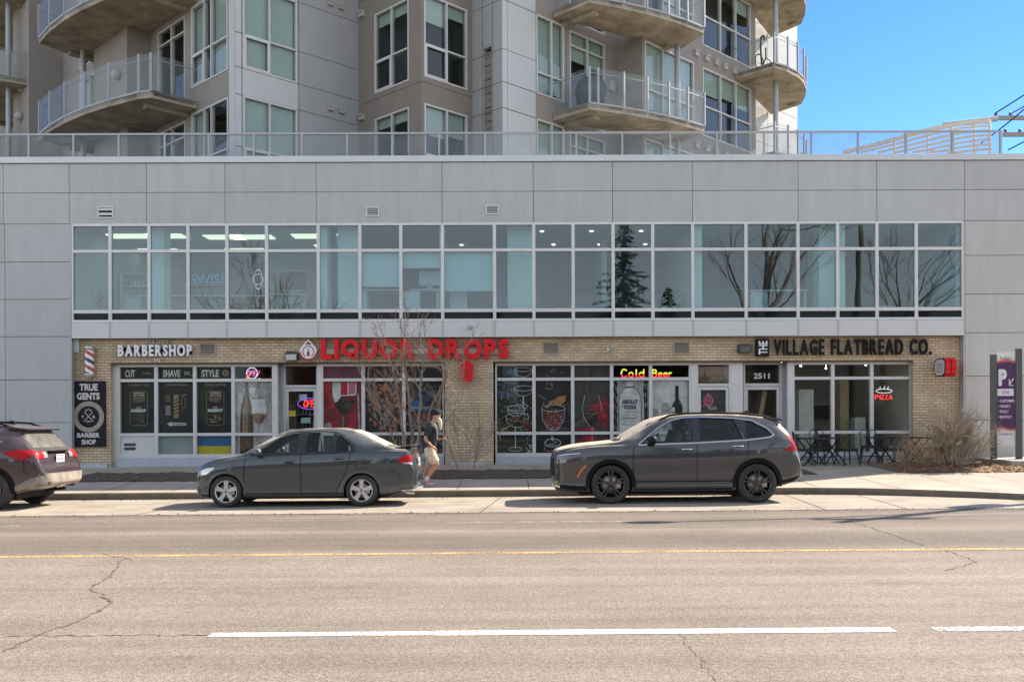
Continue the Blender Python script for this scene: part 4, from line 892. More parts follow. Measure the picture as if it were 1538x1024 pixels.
m.stroke([(sx(cx-4), sz(cy-7.5)), (sx(cx-4.5), sz(cy-11)), (sx(cx-2), sz(cy-9.5)), (sx(cx), sz(cy-12.5)), (sx(cx+2), sz(cy-9.5)), (sx(cx+4.5), sz(cy-11)), (sx(cx+4), sz(cy-7.5))], .02, yS-.004)
m.stroke([(sx(cx-3.5), sz(cy+8)), (sx(cx-1.5), sz(cy+6.5)), (sx(cx), sz(cy+7.2)), (sx(cx+1.5), sz(cy+6.5)), (sx(cx+3.5), sz(cy+8))], [.01, .03, .02, .03, .01], yS-.004)
text(m, 'T', sx(cx-10.5), sx(cx-7), sz(cy+2.2), sz(cy-2), yS-.004, 0, .05); text(m, 'G', sx(cx+5.5), sx(cx+9.5), sz(cy+2.2), sz(cy-2), yS-.004, 0, .05); m.build('razor_emblem', CR, t)
# blade sign
t = thing('blade_sign', 'small red blade sign with a scalloped grey face sticking out from the brick', 'sign', (0, 0, 0))
def plaque(cx, cy, w_, h_):
    P_ = [(-.62, 1), (.62, 1), (.7, .8), (1, .72), (.92, .35), (1, 0), (.92, -.35), (1, -.72), (.7, -.8), (.62, -1), (-.62, -1), (-.7, -.8), (-1, -.72), (-.92, -.35), (-1, 0), (-.92, .35), (-1, .72), (-.7, .8)]
    return [(cx+x*w_/2, cy+z*h_/2) for x, z in P_]
xb0 = 11.38; zc = Z(554, 24.75)
def blade(mb, w_, h_, x0, x1, mi=0):
    P_ = [(24.76+a, zc+b) for a, b in plaque(0, 0, w_, h_)]; n = len(P_)
    mb.add([(x0, a, b) for a, b in P_]+[(x1, a, b) for a, b in P_], [tuple(range(n)), tuple(range(2*n-1, n-1, -1))]+[(i, i+n, (i+1)%n+n, (i+1)%n) for i in range(n)], mi)
m = MB(); blade(m, .64, .49, xb0, xb0+.13); blade(m, .60, .46, xb0+.13, xb0+.17, 1); blade(m, .64, .49, xb0+.17, xb0+.29); m.build('body', [RED, M('deep_red_groove', (.2, .004, .008), .5)], t)
m = MB(); blade(m, .64, .49, xb0-.012, xb0-.001, 1); blade(m, .55, .42, xb0-.02, xb0-.0125, 0)
for ln, (a, b) in enumerate(((.11, .04), (.015, -.05), (-.08, -.14))):
    tm = MB(); text(tm, ('VILLAGE', 'FLAT', 'BREAD')[ln], -.16, .16, b, a, 0, 0, .03); bse = len(m.v); m.v += [(xb0-.023, 24.76-x, zc+z) for x, y, z in tm.v]; m.f += [[bse+q for q in f] for f in tm.f]; m.mi += [2]*len(tm.f); m.sm += [False]*len(tm.f)
m.build('face_panel', [M('sign_face_grey', (.55, .55, .53), .5), BLACK, M('grey_letter', (.25, .22, .2), .6)], t)
m = MB(); m.box(xb0+.10, xb0+.19, 25.07, YB-.003, zc-.05, zc+.05); m.build('arm', DARKM, t)
# ------------------------------------------------------------------ graphics and neon behind the shop glass
YP = YG+.045
def gx(px): return X(px, YP)
def gzz(py): return Z(py, YP)
def gp(pts): return [(gx(a), gzz(b)) for a, b in pts]
class Flat:
    """A printed sheet: layers of flat colour, each a millimetre in front of the one below."""
    def __init__(s): s.m = MB(); s.mats = []; s.k = 0
    def mi(s, mt):
        if mt not in s.mats: s.mats.append(mt)
        return s.mats.index(mt)
    def lay(s): s.k += 1; return YP-.0012*s.k
    def poly(s, mt, pts): y = s.lay(); s.m.poly([(x, y, z) for x, z in gp(pts)], s.mi(mt)); return s
    def rect(s, mt, a, b, c, d): return s.poly(mt, [(a, c), (b, c), (b, d), (a, d)])
    def line(s, mt, pts, w_):
        y = s.lay(); ww = [q*YP/F for q in w_] if isinstance(w_, (list, tuple)) else w_*YP/F
        s.m.stroke(gp(pts), ww, y, s.mi(mt)); return s
    def ell(s, mt, cx, cy, rx, ry, n=24): return s.poly(mt, [(cx+rx*math.cos(2*math.pi*i/n), cy+ry*math.sin(2*math.pi*i/n)) for i in range(n)])
    def ring(s, mt, cx, cy, rx, ry, w_, a0=0, a1=2*math.pi, n=26): return s.line(mt, [(cx+rx*math.cos(a0+(a1-a0)*i/n), cy+ry*math.sin(a0+(a1-a0)*i/n)) for i in range(n+1)], w_)
    def txt(s, mt, t_, a, b, c, d, off=.02, slant=0): text(s.m, t_, gx(a), gx(b), gzz(d), gzz(c), s.lay(), 0, off, s.mi(mt), slant=slant); return s
    def blobs(s, mt, cx, cy, rx, ry, n, r0, r1, seed):
        r_ = random.Random(seed); y = s.lay()
        for _ in range(n):
            a, q = r_.random()*6.28, math.sqrt(r_.random()); x0, y0 = cx+rx*q*math.cos(a), cy+ry*q*math.sin(a); rr_ = r0+(r1-r0)*r_.random(); k = 7; ph = r_.random()*6
            s.m.poly([(gx(x0+rr_*(.5+r_.random())*math.cos(ph+6.283*i/k)), y-.00002*_, gzz(y0+rr_*(.5+r_.random())*math.sin(ph+6.283*i/k))) for i in range(k)], s.mi(mt))
        return s
    def done(s, label, name='window_poster', cat='poster', group='printed sheets behind the shop glass'):
        o = s.m.build(name, s.mats, None, None, fix=False); return tag(o, label, cat, group)
c = lambda n, r, g, b, v=.2, sc=12: M('print_'+n, (r, g, b), .6, var=v, scale=sc)
PBLK = c('black', .010, .0095, .0095, .3); PDK = c('dark', .045, .042, .04, .4, 5); PWH = c('white', .60, .59, .58, .28, 5); PGR = c('grey', .34, .33, .34, .45, 6); PCR = c('cream', .52, .47, .38); PGOLD = c('gold', .34, .24, .11); PBRN = c('brown', .12, .07, .045); PTAN = c('tan', .24, .165, .10, .4, 8)
PRED = c('red', .40, .012, .028, .5, 7); PDRED = c('darkred', .17, .012, .02); PMAU = c('mauve', .14, .035, .06, .2, 5); PBLUE = c('blue', .035, .12, .30); PYEL = c('yellow', .50, .42, .03); PLILAC = c('lilac', .42, .37, .38, .38, 5); PGLASS = c('glassline', .45, .46, .46, .3, 20); PDIM = c('dimline', .20, .20, .20, .3, 20); POR = c('orange', .52, .20, .06, .4, 20); PNAVY = c('navy', .03, .05, .10); PPINK = c('pink', .55, .12, .22); PGRN = c('green', .09, .15, .04); PFROST = M('frosted_sheet', (.30, .35, .35), .7, var=.12, scale=3)
TRN = [(572, 'CUT', 'scissors'), (630, 'SHAVE', 'razors'), (688, 'STYLE', 'a gold comb')]
for i, (a, b, w_, nm) in enumerate(((184, 233, 'CUT', 'small crossed scissors'), (241, 291, 'SHAVE', 'small razors'), (299, 348, 'STYLE', 'a golden comb mark'))):
    f = Flat(); f.rect(PBLK, a, b, 549.5, 568); f.line(PTAN, [(a+2, 551), (b-2, 551), (b-2, 566.5), (a+2, 566.5), (a+2, 551)], .5)
    f.txt(PWH, w_, a+4, a+(19 if i == 0 else 30), 553.5, 564.5, .04)
    if i == 0: f.ring(PGOLD, b-9, 559, 3, 1.5, .7); f.line(PGOLD, [(b-19, 557), (b-10, 560)], .8); f.line(PGOLD, [(b-19, 561), (b-10, 557)], .8)
    elif i == 1: f.line(PCR, [(b-14, 556), (b-5, 561)], 1.2); f.line(PCR, [(b-14, 561), (b-5, 556)], 1.2); f.ell(PWH, b-2, 562, 1, 1)
    else: f.ell(PGOLD, b-9, 558.5, 5, 5); f.ell(PBRN, b-9, 558, 2.5, 2.5); f.line(PBRN, [(b-12, 561), (b-6, 563)], 1)
    f.done('narrow black sign reading %s with %s high in a barbershop window' % (w_, nm), 'window_sign', 'sign', 'narrow signs above the barbershop panes')
    f = Flat(); f.rect(PBLK, a-2, b+2, 572.5, 648); f.txt(PGOLD, ('THE SMART CUT', 'STRAIGHT SHAVE', 'STYLE OF ANYONE')[i], a+9, b-9, 574.5, 577.5, .03)
    cx = (a+b)/2
    if i != 1:
        f.line(PTAN, [(cx-13, 588), (cx-10, 586), (cx+10, 586), (cx+13, 588), (cx+13, 634), (cx+10, 636.5), (cx-10, 636.5), (cx-13, 634), (cx-13, 588)], .8)
        f.txt(PCR, 'BARBERSHOP', cx-8, cx+9, 587, 589.5, .04); f.txt(PCR, 'TRUE GENTS', cx-8, cx+9, 590.5, 593.5, .05)
        f.ell(PBRN, cx, 597, 9, 5); f.ring(PTAN, cx, 597, 9, 5, .6); f.txt(PTAN, 'CUTS', cx-6, cx+6, 595, 599, .03)
        f.txt(PWH, 'THE NEW', cx-4, cx+4, 609, 611, .04); f.txt(PWH, 'BARBERSHOP', cx-11, cx+11, 612, 617, .06, ); f.line(PTAN, [(cx-9, 621), (cx+9, 621)], .5)
        f.blobs(PGOLD if i == 2 else PBRN, cx, 628, 9, 5, 26, .5, 1.3, i)
    else:
        f.rect(PGOLD, cx-5, cx+2.5, 592, 624).ell(PTAN, cx-1.2, 592, 4.2, 2); f.ell(PTAN, cx-1.2, 624, 4, 2)
        for q in range(5): f.line(PBLK, [(cx-5, 600+q*5.2), (cx+2.5, 596+q*5.2)], 1.6)
        f.line(PTAN, [(cx+6, 592), (cx+15, 591)], 1.5); f.ring(PTAN, cx+10, 603, 3.2, 9, .9); f.line(PBRN, [(cx+8.5, 610), (cx+8, 618)], 1.4)
        f.rect(PBRN, cx-17, cx-10, 591, 602); f.rect(PDIM, cx-17, cx-9.5, 607, 622)
        f.line(PWH, [(cx-9, 635), (cx+14, 635)], 4); f.poly(PWH, [(cx-15, 635), (cx-8, 631), (cx-8, 639)]); f.txt(PBLK, 'ENTRANCE', cx-7, cx+12, 634, 636.2, .03)
    f.done(('black window poster with a tan framed badge above the white vent panel', 'black window poster with a striped golden pole and a white arrow', 'black window poster with a tan framed badge above the blue and yellow sheet')[i])
f = Flat(); f.rect(PFROST, 239, 291, 653, 683); f.done('grey frosted sheet in a low barbershop pane')
f = Flat(); f.rect(PBLUE, 297, 349, 653, 668); f.rect(PYEL, 297, 349, 668, 683); f.done('blue and yellow striped sheet in a low barbershop pane')
# bottle and rose glass
f = Flat(); f.rect(PLILAC, 354, 409, 572, 683); f.blobs(PGR, 392, 590, 14, 18, 30, 2, 7, 5); f.blobs(PWH, 370, 600, 12, 30, 14, 2, 6, 6)
f.poly(PBRN, [(368.5, 572), (368, 590), (364, 602), (361.5, 615), (360.5, 640), (360.5, 683), (380.5, 683), (380.5, 635), (379.5, 615), (376.5, 602), (374, 590), (373.5, 572)]); f.poly(PDK, [(372, 573), (372.5, 592), (375, 604), (376, 620), (376.5, 683), (380, 683), (380, 635), (379, 616), (376, 602.5), (373.6, 590), (373, 573)])
f.poly(PTAN, [(369.5, 578), (371, 578), (371.5, 598), (372.5, 620), (372.5, 652), (365, 652), (365, 618), (368, 602)]); f.line(PCR, [(366.2, 612), (365.6, 648)], .8); f.line(PWH, [(366.5, 574), (365.5, 592), (360.5, 608), (359.5, 640), (359.5, 680)], 1.0)
f.poly(PWH, [(379.5, 598), (398.5, 598), (400.5, 606), (401, 616), (399, 626), (394.5, 633), (389.5, 636), (384.5, 633), (380, 626), (378, 616), (378.5, 606)]); f.poly(PTAN, [(378.8, 621), (400.4, 621), (399, 626), (394.5, 633), (389.5, 636), (384.5, 633), (380, 626)]); f.poly(PBRN, [(392, 622), (400, 622), (398.6, 626), (394, 632.6), (390, 635)]); f.ell(PTAN, 389.5, 621, 11.5, 1.8); f.line(PDIM, [(399, 598), (401.5, 612), (400.5, 622)], 1.1); f.line(PGR, [(389, 635), (388, 683)], 1.5)
f.blobs(PBLK, 372, 678, 9, 5, 20, 1, 3, 9); f.done('window poster of a tall wine bottle beside a glass of rose wine')
# red wine glass
f = Flat(); f.rect(PMAU, 486, 544, 549, 568); f.rect(PRED, 486, 544, 572, 648); f.blobs(PDRED, 515, 610, 28, 36, 22, 3, 9, 3)
f.poly(PWH, [(499.5, 572.5), (498.5, 585), (500, 597), (504, 609), (510, 618), (516, 622.5), (522, 618.5), (529, 609), (534, 597), (536, 585), (535.5, 572.5)]); f.line(PDK, [(499.5, 573), (498.5, 585), (500, 597), (504, 609), (510, 618)], 1.1); f.rect(PRED, 512, 522, 573, 592); f.poly(PPINK, [(524, 574), (534, 573), (533, 590), (524, 591)])
f.poly(PBLK, [(502, 604.5), (507, 602), (513, 594), (536, 593), (534, 600), (529, 609.5), (522, 619), (516, 623), (510, 618.5), (505, 611)]); f.poly(PDRED, [(514, 596), (535, 595), (533, 600), (516, 601)]); f.blobs(PDK, 518, 608, 9, 7, 10, 1, 3, 21); f.line(PDIM, [(515, 624), (515.5, 648)], 2); f.rect(PDRED, 536, 542, 573, 648); f.line(PGR, [(538, 590), (540, 648)], 3); f.ell(PGR, 493, 640, 5, 7); f.ell(PLILAC, 505, 645, 8, 4)
f.rect(PDK, 486, 544, 653, 683); f.done('crimson window poster of a large red wine glass beside the shop door')
f = Flat(); f.rect(PBLK, 549, 605, 549, 568); f.rect(PBLK, 549, 605, 572, 648); f.rect(PBLK, 549, 605, 653, 683)
for s_, mt, n in ((1, PBRN, 60), (2, PDRED, 46), (3, PDIM, 40), (4, POR, 16), (5, PTAN, 26)): f.blobs(mt, 578, 612, 26, 34, n, .8, 3.4, s_)
f.blobs(POR, 577, 580, 6, 6, 12, 1, 3, 8); f.ring(PDIM, 560, 596, 8, 5, 1); f.blobs(PRED, 585, 645, 15, 4, 10, 1, 2.5, 12); f.done('dark cluttered window poster behind the bare tree, full of brown and red scraps')
f = Flat(); f.rect(PBLK, 610, 665, 549, 568); f.rect(PBLK, 610, 665, 572, 648); f.rect(PBLK, 610, 665, 653, 683)
f.blobs(PBLUE, 628, 602, 11, 10, 16, 2, 5, 2); f.line(PBLUE, [(616, 614), (645, 613)], 5); f.line(PGLASS, [(614, 612), (646, 611)], 1.2); f.blobs(PNAVY, 640, 590, 20, 16, 20, 2, 5, 3); f.poly(PDRED, [(618, 620), (640, 620), (628, 635)]); f.blobs(PDRED, 640, 625, 10, 9, 10, 1, 3, 4); f.blobs(PBLUE, 625, 668, 9, 10, 16, 1.5, 3.5, 5); f.done('dark window poster with blue splashes behind the walking man')
# cocktail glasses
def bowl(f, mt, cx, y0, rx, ry, dep, w_=.9):
    f.ring(mt, cx, y0, rx, ry, w_); f.line(mt, [(cx-rx, y0), (cx-rx*.9, y0+dep*.55), (cx-rx*.45, y0+dep*.9), (cx, y0+dep), (cx+rx*.45, y0+dep*.9), (cx+rx*.9, y0+dep*.55), (cx+rx, y0)], w_)
def stem(f, mt, cx, y0, y1, w_=1.2, foot=8): f.line(mt, [(cx, y0), (cx, y1)], w_); f.ring(mt, cx, y1, foot, 3, .8)
f = Flat(); f.rect(PBLK, 747, 800, 549, 568); f.rect(PBLK, 747, 800, 572, 648); f.rect(PBLK, 747, 800, 653, 683); f.blobs(PNAVY, 762, 575, 14, 22, 14, 3, 8, 2)
bowl(f, PGLASS, 786, 555, 13, 3, 11); bowl(f, PGLASS, 786, 583, 13.5, 4, 12); stem(f, PGLASS, 786, 595, 610, 2.2, 7); bowl(f, PGLASS, 775, 613, 13, 4.5, 12, 1.1); bowl(f, PGLASS, 777, 626, 17, 6, 16, 1); f.blobs(PGLASS, 783, 615, 15, 12, 34, .4, 1.2, 4); f.blobs(PBRN, 776, 632, 13, 6, 16, 1, 3, 6); f.blobs(PDRED, 793, 640, 7, 8, 16, 1, 3, 7)
f.line(PGOLD, [(766, 639), (756, 644), (750, 653), (752, 662)], [2, 3, 3, 1]); stem(f, PGLASS, 774, 640, 674, 1.6, 10); f.blobs(PGLASS, 795, 675, 5, 9, 16, .6, 1.6, 8); f.blobs(PDIM, 790, 650, 10, 26, 24, .6, 1.8, 9); f.blobs(PGLASS, 776, 590, 14, 14, 16, .3, .8, 10)
f.done('black window poster with a stack of champagne coupes, leftmost of the three glass posters')
f = Flat(); f.rect(PBLK, 805, 858, 549, 568); f.rect(PBLK, 805, 858, 572, 648); f.rect(PBLK, 805, 858, 653, 683); f.blobs(PDIM, 831, 570, 18, 18, 26, .4, 1.1, 2); f.blobs(PGLASS, 829, 566, 9, 22, 16, .3, .9, 3)
f.poly(PDRED, [(815, 616), (847, 616), (845, 632), (842, 641), (837, 647), (825, 647), (820, 641), (817, 632)]); f.blobs(PBLK, 831, 630, 15, 15, 34, .8, 2.4, 41); f.blobs(PBRN, 831, 630, 14, 15, 26, 1.2, 3, 4); f.blobs(PLILAC, 831, 628, 14, 16, 30, .4, 1.4, 5); f.blobs(PRED, 831, 633, 12, 13, 18, .8, 2, 12); bowl(f, PGLASS, 831, 613, 17.5, 5, 34, .9)
f.poly(POR, [(831, 603), (838, 596), (850, 594), (849, 602), (843, 608), (833, 609)]); f.blobs(PTAN, 842, 601, 7, 4, 9, 1, 2, 7); f.poly(PGOLD, [(818, 612), (828, 602), (832, 600), (830, 606), (822, 613)]); f.line(PDIM, [(809, 593), (820, 600)], 1.2); f.blobs(PTAN, 822, 606, 7, 4, 8, .6, 1.5, 17); f.line(PGLASS, [(829, 655), (830, 662)], 3); f.ring(PGLASS, 830, 665, 12, 6, 1.2); f.blobs(PGLASS, 830, 666, 10, 4, 14, .4, 1, 8); f.ring(PDIM, 830, 673, 13, 5, 1.2)
f.done('black window poster of a cut glass tumbler with fruit splashing in it')
f = Flat(); f.rect(PDK, 862, 916, 549, 568); f.rect(PDK, 862, 916, 572, 648); f.rect(PDK, 862, 916, 653, 683); f.line(PBRN, [(881, 550), (882, 585), (886, 604)], 1.6)
f.blobs(PRED, 905, 616, 7, 16, 16, 2, 5, 3); f.blobs(PDRED, 904, 616, 10, 22, 50, 1, 3.2, 31); f.blobs(PRED, 903, 611, 11, 8, 46, .6, 2.2, 32); f.blobs(PRED, 909, 630, 5, 14, 40, .6, 2.2, 33); f.blobs(PRED, 892, 612, 6, 5, 22, .5, 1.6, 34); f.blobs(PPINK, 901, 612, 9, 6, 14, .3, .9, 35); f.blobs(PDRED, 904, 620, 9, 14, 14, 1.4, 3.4, 5); f.blobs(PRED, 880, 646, 14, 3, 10, 1, 3, 6); f.blobs(PRED, 880, 663, 17, 8, 26, 1.5, 4, 8); f.blobs(PDRED, 880, 668, 15, 8, 18, 1, 3, 9)
f.poly(PBLK, [(877, 621), (899, 621), (896, 632), (888, 641), (881, 636)]); f.line(PGLASS, [(878.5, 594), (874.5, 612), (876, 625), (882, 636), (887, 641)], .9); f.line(PGLASS, [(899, 594), (903, 608), (903, 618)], .8); f.line(PGLASS, [(889, 641), (889.5, 675)], .9); f.line(PDIM, [(878, 622), (898, 621)], .8)
f.done('dark window poster of a thin wine glass in swirling red smoke')
# vodka bottle
f = Flat(); f.rect(PGR, 921, 974, 572, 648); f.blobs(PLILAC, 950, 600, 22, 26, 26, 2, 6, 1)
for x in (923, 925.5, 971, 968): f.line(PBLK, [(x+.6*math.sin(q*1.9), 573+q*5) for q in range(16)], [1+1.3*((q*7+int(x)) % 3) for q in range(16)])
f.blobs(PBLK, 969, 630, 4, 16, 22, .6, 1.8, 4); f.blobs(PDIM, 969, 640, 4, 8, 12, .6, 1.5, 14)
f.poly(PWH, [(941.5, 573), (951, 573), (951, 581.5), (957, 588), (961, 596), (962.5, 606), (962.5, 648), (929.5, 648), (930, 602), (932, 592), (937, 586), (941.5, 581)]); f.line(PDIM, [(941, 581), (936, 586), (931, 593), (929.5, 603), (929.5, 648)], 1.5); f.line(PDIM, [(951.5, 581), (957.5, 587), (962, 596), (963, 606), (963, 648)], 1.5); f.line(PBLK, [(939, 582), (953, 582)], 1.8); f.rect(PWH, 965, 967, 600, 648)
f.txt(PNAVY, 'ABSOLUT', 933.5, 958, 600.5, 607, .05); f.txt(PNAVY, 'VODKA', 936, 956, 608.5, 615, .05)
for q, (wd, s_) in enumerate(((21, 'Country of Sweden'), (18, 'Superb vodka'), (22, 'distilled from grain'), (15, 'grown in rich'), (20, 'fields of wheat'))): f.txt(PGR if q != 2 else PDRED, s_, 946-wd/2, 946+wd/2, 617.5+q*4.6, 620.5+q*4.6, .01, slant=.01)
f.rect(PDK, 921, 974, 653, 683); f.done('grey window poster of a clear spirits bottle with blue lettering on its front')
f = Flat(); f.rect(PWH, 980, 1033, 572, 648); f.blobs(PGR, 995, 625, 14, 20, 16, 3, 8, 1); f.poly(PBLK, [(1014, 580), (1019.5, 580), (1019.5, 600), (1025, 609), (1026, 648), (1008.5, 648), (1009, 610), (1014, 602)]); f.ell(PWH, 1011.5, 616, 2.2, 4.5); f.line(PDIM, [(1020, 605), (1025, 611), (1025, 648)], 1); f.rect(PWH, 980, 1033, 653, 683); f.done('pale window poster with one dark wine bottle near its right edge')
f = Flat(); f.rect(PTAN, 1048, 1095, 551.5, 576); f.rect(c('dusk', .30, .19, .16, .2, 3), 1048, 1095, 551.5, 564); f.poly(PBRN, [(1048, 576), (1048, 568), (1057, 566), (1059, 552), (1061, 566), (1070, 570), (1095, 572), (1095, 576)]); f.blobs(PGRN, 1078, 573, 14, 3, 16, 1, 2.2, 2); f.line(PCR, [(1067, 573), (1071, 568), (1072, 573), (1077, 568), (1078, 573), (1085, 569)], .8); f.done('small brown landscape print above the door with the pink emblem')
f = Flat(); dp = [(1064+9*(a-465)/13.2*.83, 603+(b-528.5)*.62) for a, b in drop(465, 528.5, 13.2, 20)]; f.rect(PDK, 1049, 1091, 586, 655); f.poly(PPINK, dp); f.ell(PDK, 1064, 602, 5.2, 5.2); f.ell(PPINK, 1064, 602, 3.8, 3.8); f.rect(PDK, 1063.2, 1064.8, 598, 606)
f.txt(PPINK, 'LIQUOR', 1052, 1069, 608.5, 611.5, .04); f.blobs(PGRN, 1070, 613, 7, 3, 14, .6, 1.5, 3); f.txt(c('paleg', .35, .45, .3), 'PLUS', 1063, 1076, 611, 616, .03); f.done('dark door poster with a pink teardrop emblem behind the dark grey car')
# liquor door clutter: shelf of bottles behind the door, papers on it
YDP = YD+.03
def paper(label, a, b, c_, d, mt, extra=None):
    m = MB(); m.quad((X(a, YD-.004), YD-.004, Z(d, YD)), (X(b, YD-.004), YD-.004, Z(d, YD)), (X(b, YD-.004), YD-.004, Z(c_, YD)), (X(a, YD-.004), YD-.004, Z(c_, YD))); o = m.build('door_notice', mt); tag(o, label, 'notice', 'papers on the shop doors'); return o
paper('pale blue paper high on the glass of the left shop door', 450, 461, 591, 600, c('paleblue', .35, .45, .48)); paper('yellow paper on the glass of the left shop door', 434, 444, 615, 624, PYEL); paper('pale teal paper low on the glass of the left shop door', 452, 466, 626, 634, c('teal', .22, .38, .38))
t = thing('bottle_shelf', 'metal shelf of coloured bottles behind the left shop door', 'shelf', (X(453, 27), 27, .32), None)
m = MB(); 
for q in range(6): m.box(-.75, .75, -.2, .2, .1+q*.4, .13+q*.4)
for a in (-.75, .75): m.box(a-.015, a+.015, -.2, .2, 0, 2.2)
m.build('rack', ALUD, t); r_ = random.Random(4); m = MB()
for q in range(5):
    for k in range(14): m.lathe([(.036, 0), (.036, .17), (.012, .22), (.012, .28)], (-.68+k*.105, -.1, .131+q*.4), k=7, mi=r_.randrange(5))
m.build('bottles', [PGRN, PTAN, PRED, PGLASS, PBLUE], t)
# neon and lit signs
def neon(n, col, e): return M('neon_'+n, col, .5, emit=e, var=0)
NR = neon('red', (1, .045, .04), .6); NB = neon('blue', (.22, .12, .75), .4); NP = neon('pink', (.9, .2, .5), .45); NY = neon('yellow', (.8, .85, .10), .5); NW = neon('white', (.85, .8, .9), .4); NO = neon('orange', (1, .35, .1), .4)
def tubes(lines, x0, y0, sc, y, r=.012, mats=None):
    m = MB()
    for mi, pts in lines: m.tube([(x0+a*sc, y, y0+b*sc) for a, b in pts], r, 5, mi)
    return m
def ellp(cx, cz_, rx, rz_, n=28): return [(cx+rx*math.cos(6.2832*i/n), cz_+rz_*math.sin(6.2832*i/n)) for i in range(n+1)]
GL = {'O': [ellp(.35, .5, .33, .5, 16)], 'P': [[(0, 0), (0, 1), (.45, 1), (.6, .75), (.45, .5), (0, .5)]], 'E': [[(.5, 0), (0, 0), (0, 1), (.5, 1)], [(0, .5), (.4, .5)]], 'N': [[(0, 0), (0, 1), (.5, 0), (.5, 1)]],
      'C': [[(.6, .8), (.4, 1), (.15, .95), (0, .5), (.15, .05), (.4, 0), (.6, .2)]], 'o': [ellp(.25, .3, .25, .3, 12)], 'l': [[(.1, 1), (.1, .1), (.2, 0)]], 'd': [ellp(.25, .3, .25, .3, 12), [(.5, 1), (.5, 0)]],
      'B': [[(0, 0), (0, 1), (.4, 1), (.55, .78), (.4, .55), (0, .55)], [(.4, .55), (.6, .3), (.45, 0), (0, 0)]], 'e': [[(.02, .3), (.5, .3), (.45, .52), (.25, .6), (.03, .45), (.03, .15), (.25, 0), (.48, .1)]], 'r': [[(0, 0), (0, .6)], [(0, .4), (.2, .6), (.4, .55)]],
      'I': [[(.1, 0), (.1, 1)]], 'Z': [[(0, 1), (.5, 1), (0, 0), (.5, 0)]], 'A': [[(0, 0), (.3, 1), (.6, 0)], [(.1, .35), (.5, .35)]]}
def word(s_, x0, x1, z0, z1, y, mat, parent, r=.012, name='letters', split=None, slant=0):
    adv = [max(p[0] for g_ in GL[ch] for p in g_)+.22 for ch in s_]; tot = sum(adv)-.22; k = (x1-x0)/tot; x = x0; m = MB()
    for ch, a in zip(s_, adv):
        for g_ in GL[ch]:
            pts = [(x+p[0]*k+slant*p[1], y, z0+(z1-z0)*p[1]) for p in g_]
            if split is None: m.tube(pts, r, 5, 0)
            else:
                zm = z0+(z1-z0)*split; dn = []
                for (a_, b_) in zip(pts, pts[1:]):
                    for q in range(4): dn.append(tuple(a_[j]+(b_[j]-a_[j])*q/4 for j in range(3)))
                dn.append(pts[-1])
                for a_, b_ in zip(dn, dn[1:]): m.tube([a_, b_], r, 5, 0 if (a_[2]+b_[2])/2 > zm else 1)
        x += a*k
    return m.build(name, mat, parent)
t = thing('neon_sign', 'red neon reading OPEN inside a blue oval on the left shop door', 'neon sign', (0, 0, 0))
word('OPEN', X(456, YD), X(476, YD), Z(610, YD), Z(600, YD), YD-.01, NR, t, .015, slant=.03); m = tubes([(0, ellp(0, 0, .33, .15))], X(465.5, YD), Z(605, YD), 1, YD-.005, .011); m.build('oval', [NB], t)
t = thing('neon_sign', 'round white and pink neon in the transom right of the barbershop signs', 'neon sign', (0, 0, 0))
m = tubes([(0, ellp(0, 0, .15, .15))], gx(379), gzz(559), 1, YG+.03, .012); m.build('ring', [NW], t); word('OPEN', gx(370.5), gx(388), gzz(563), gzz(555.5), YG+.02, NP, t, .011, slant=.05); m = tubes([(0, [(-.2, -.09), (-.05, -.1), (.1, -.14), (.2, -.1)])], gx(380), gzz(561), 1, YG+.02, .013); m.build('swash', [NO], t)
t = thing('neon_sign', 'yellow and red neon reading Cold Beer in the transom above the spirits poster', 'neon sign', (0, 0, 0))
word('Cold', gx(933), gx(967), gzz(567), gzz(555), YG+.03, [NY, NR], t, .019, split=.4); word('Beer', gx(980), gx(1009), gzz(567), gzz(556), YG+.03, [NY, NR], t, .019, split=.4)
t = thing('neon_sign', 'red neon reading PIZZA under a white neon pie in the restaurant window', 'neon sign', (0, 0, 0))
word('PIZZA', gx(1314), gx(1340), gzz(601.5), gzz(595), YG+.03, NR, t, .015); m = tubes([(0, ellp(0, 0, .22, .055)), (0, [(-.12, .06), (-.1, .12)]), (0, [(0, .06), (.02, .14)]), (0, [(.1, .06), (.12, .12)])], gx(1327.5), gzz(589), 1, YG+.03, .010); m.build('pie', [NW], t)
m = MB(); text(m, '2511', X(1132, YD), X(1156, YD), Z(570, YD), Z(561.5, YD), YD-.004, 0, .02); o = m.build('door_number', WHITE); tag(o, 'white numerals 2511 on the transom above a shop door', 'number')
m = MB(); m.quad((X(1130, YD), YD+.25, .4), (X(1137, YD), YD+.25, .4), (X(1157, YD), YD+.25, Z(586, YD)), (X(1150, YD), YD+.25, Z(586, YD))); m.quad((X(1121, YD), YD+.251, .4), (X(1130, YD), YD+.251, .4), (X(1150, YD), YD+.251, Z(586, YD)), (X(1142, YD), YD+.251, Z(586, YD)), 1); o = m.build('window_poster', [PGOLD, PBLK]); tag(o, 'leaning yellow and black striped board behind the glass of the numbered door', 'poster', 'printed sheets behind the shop glass')
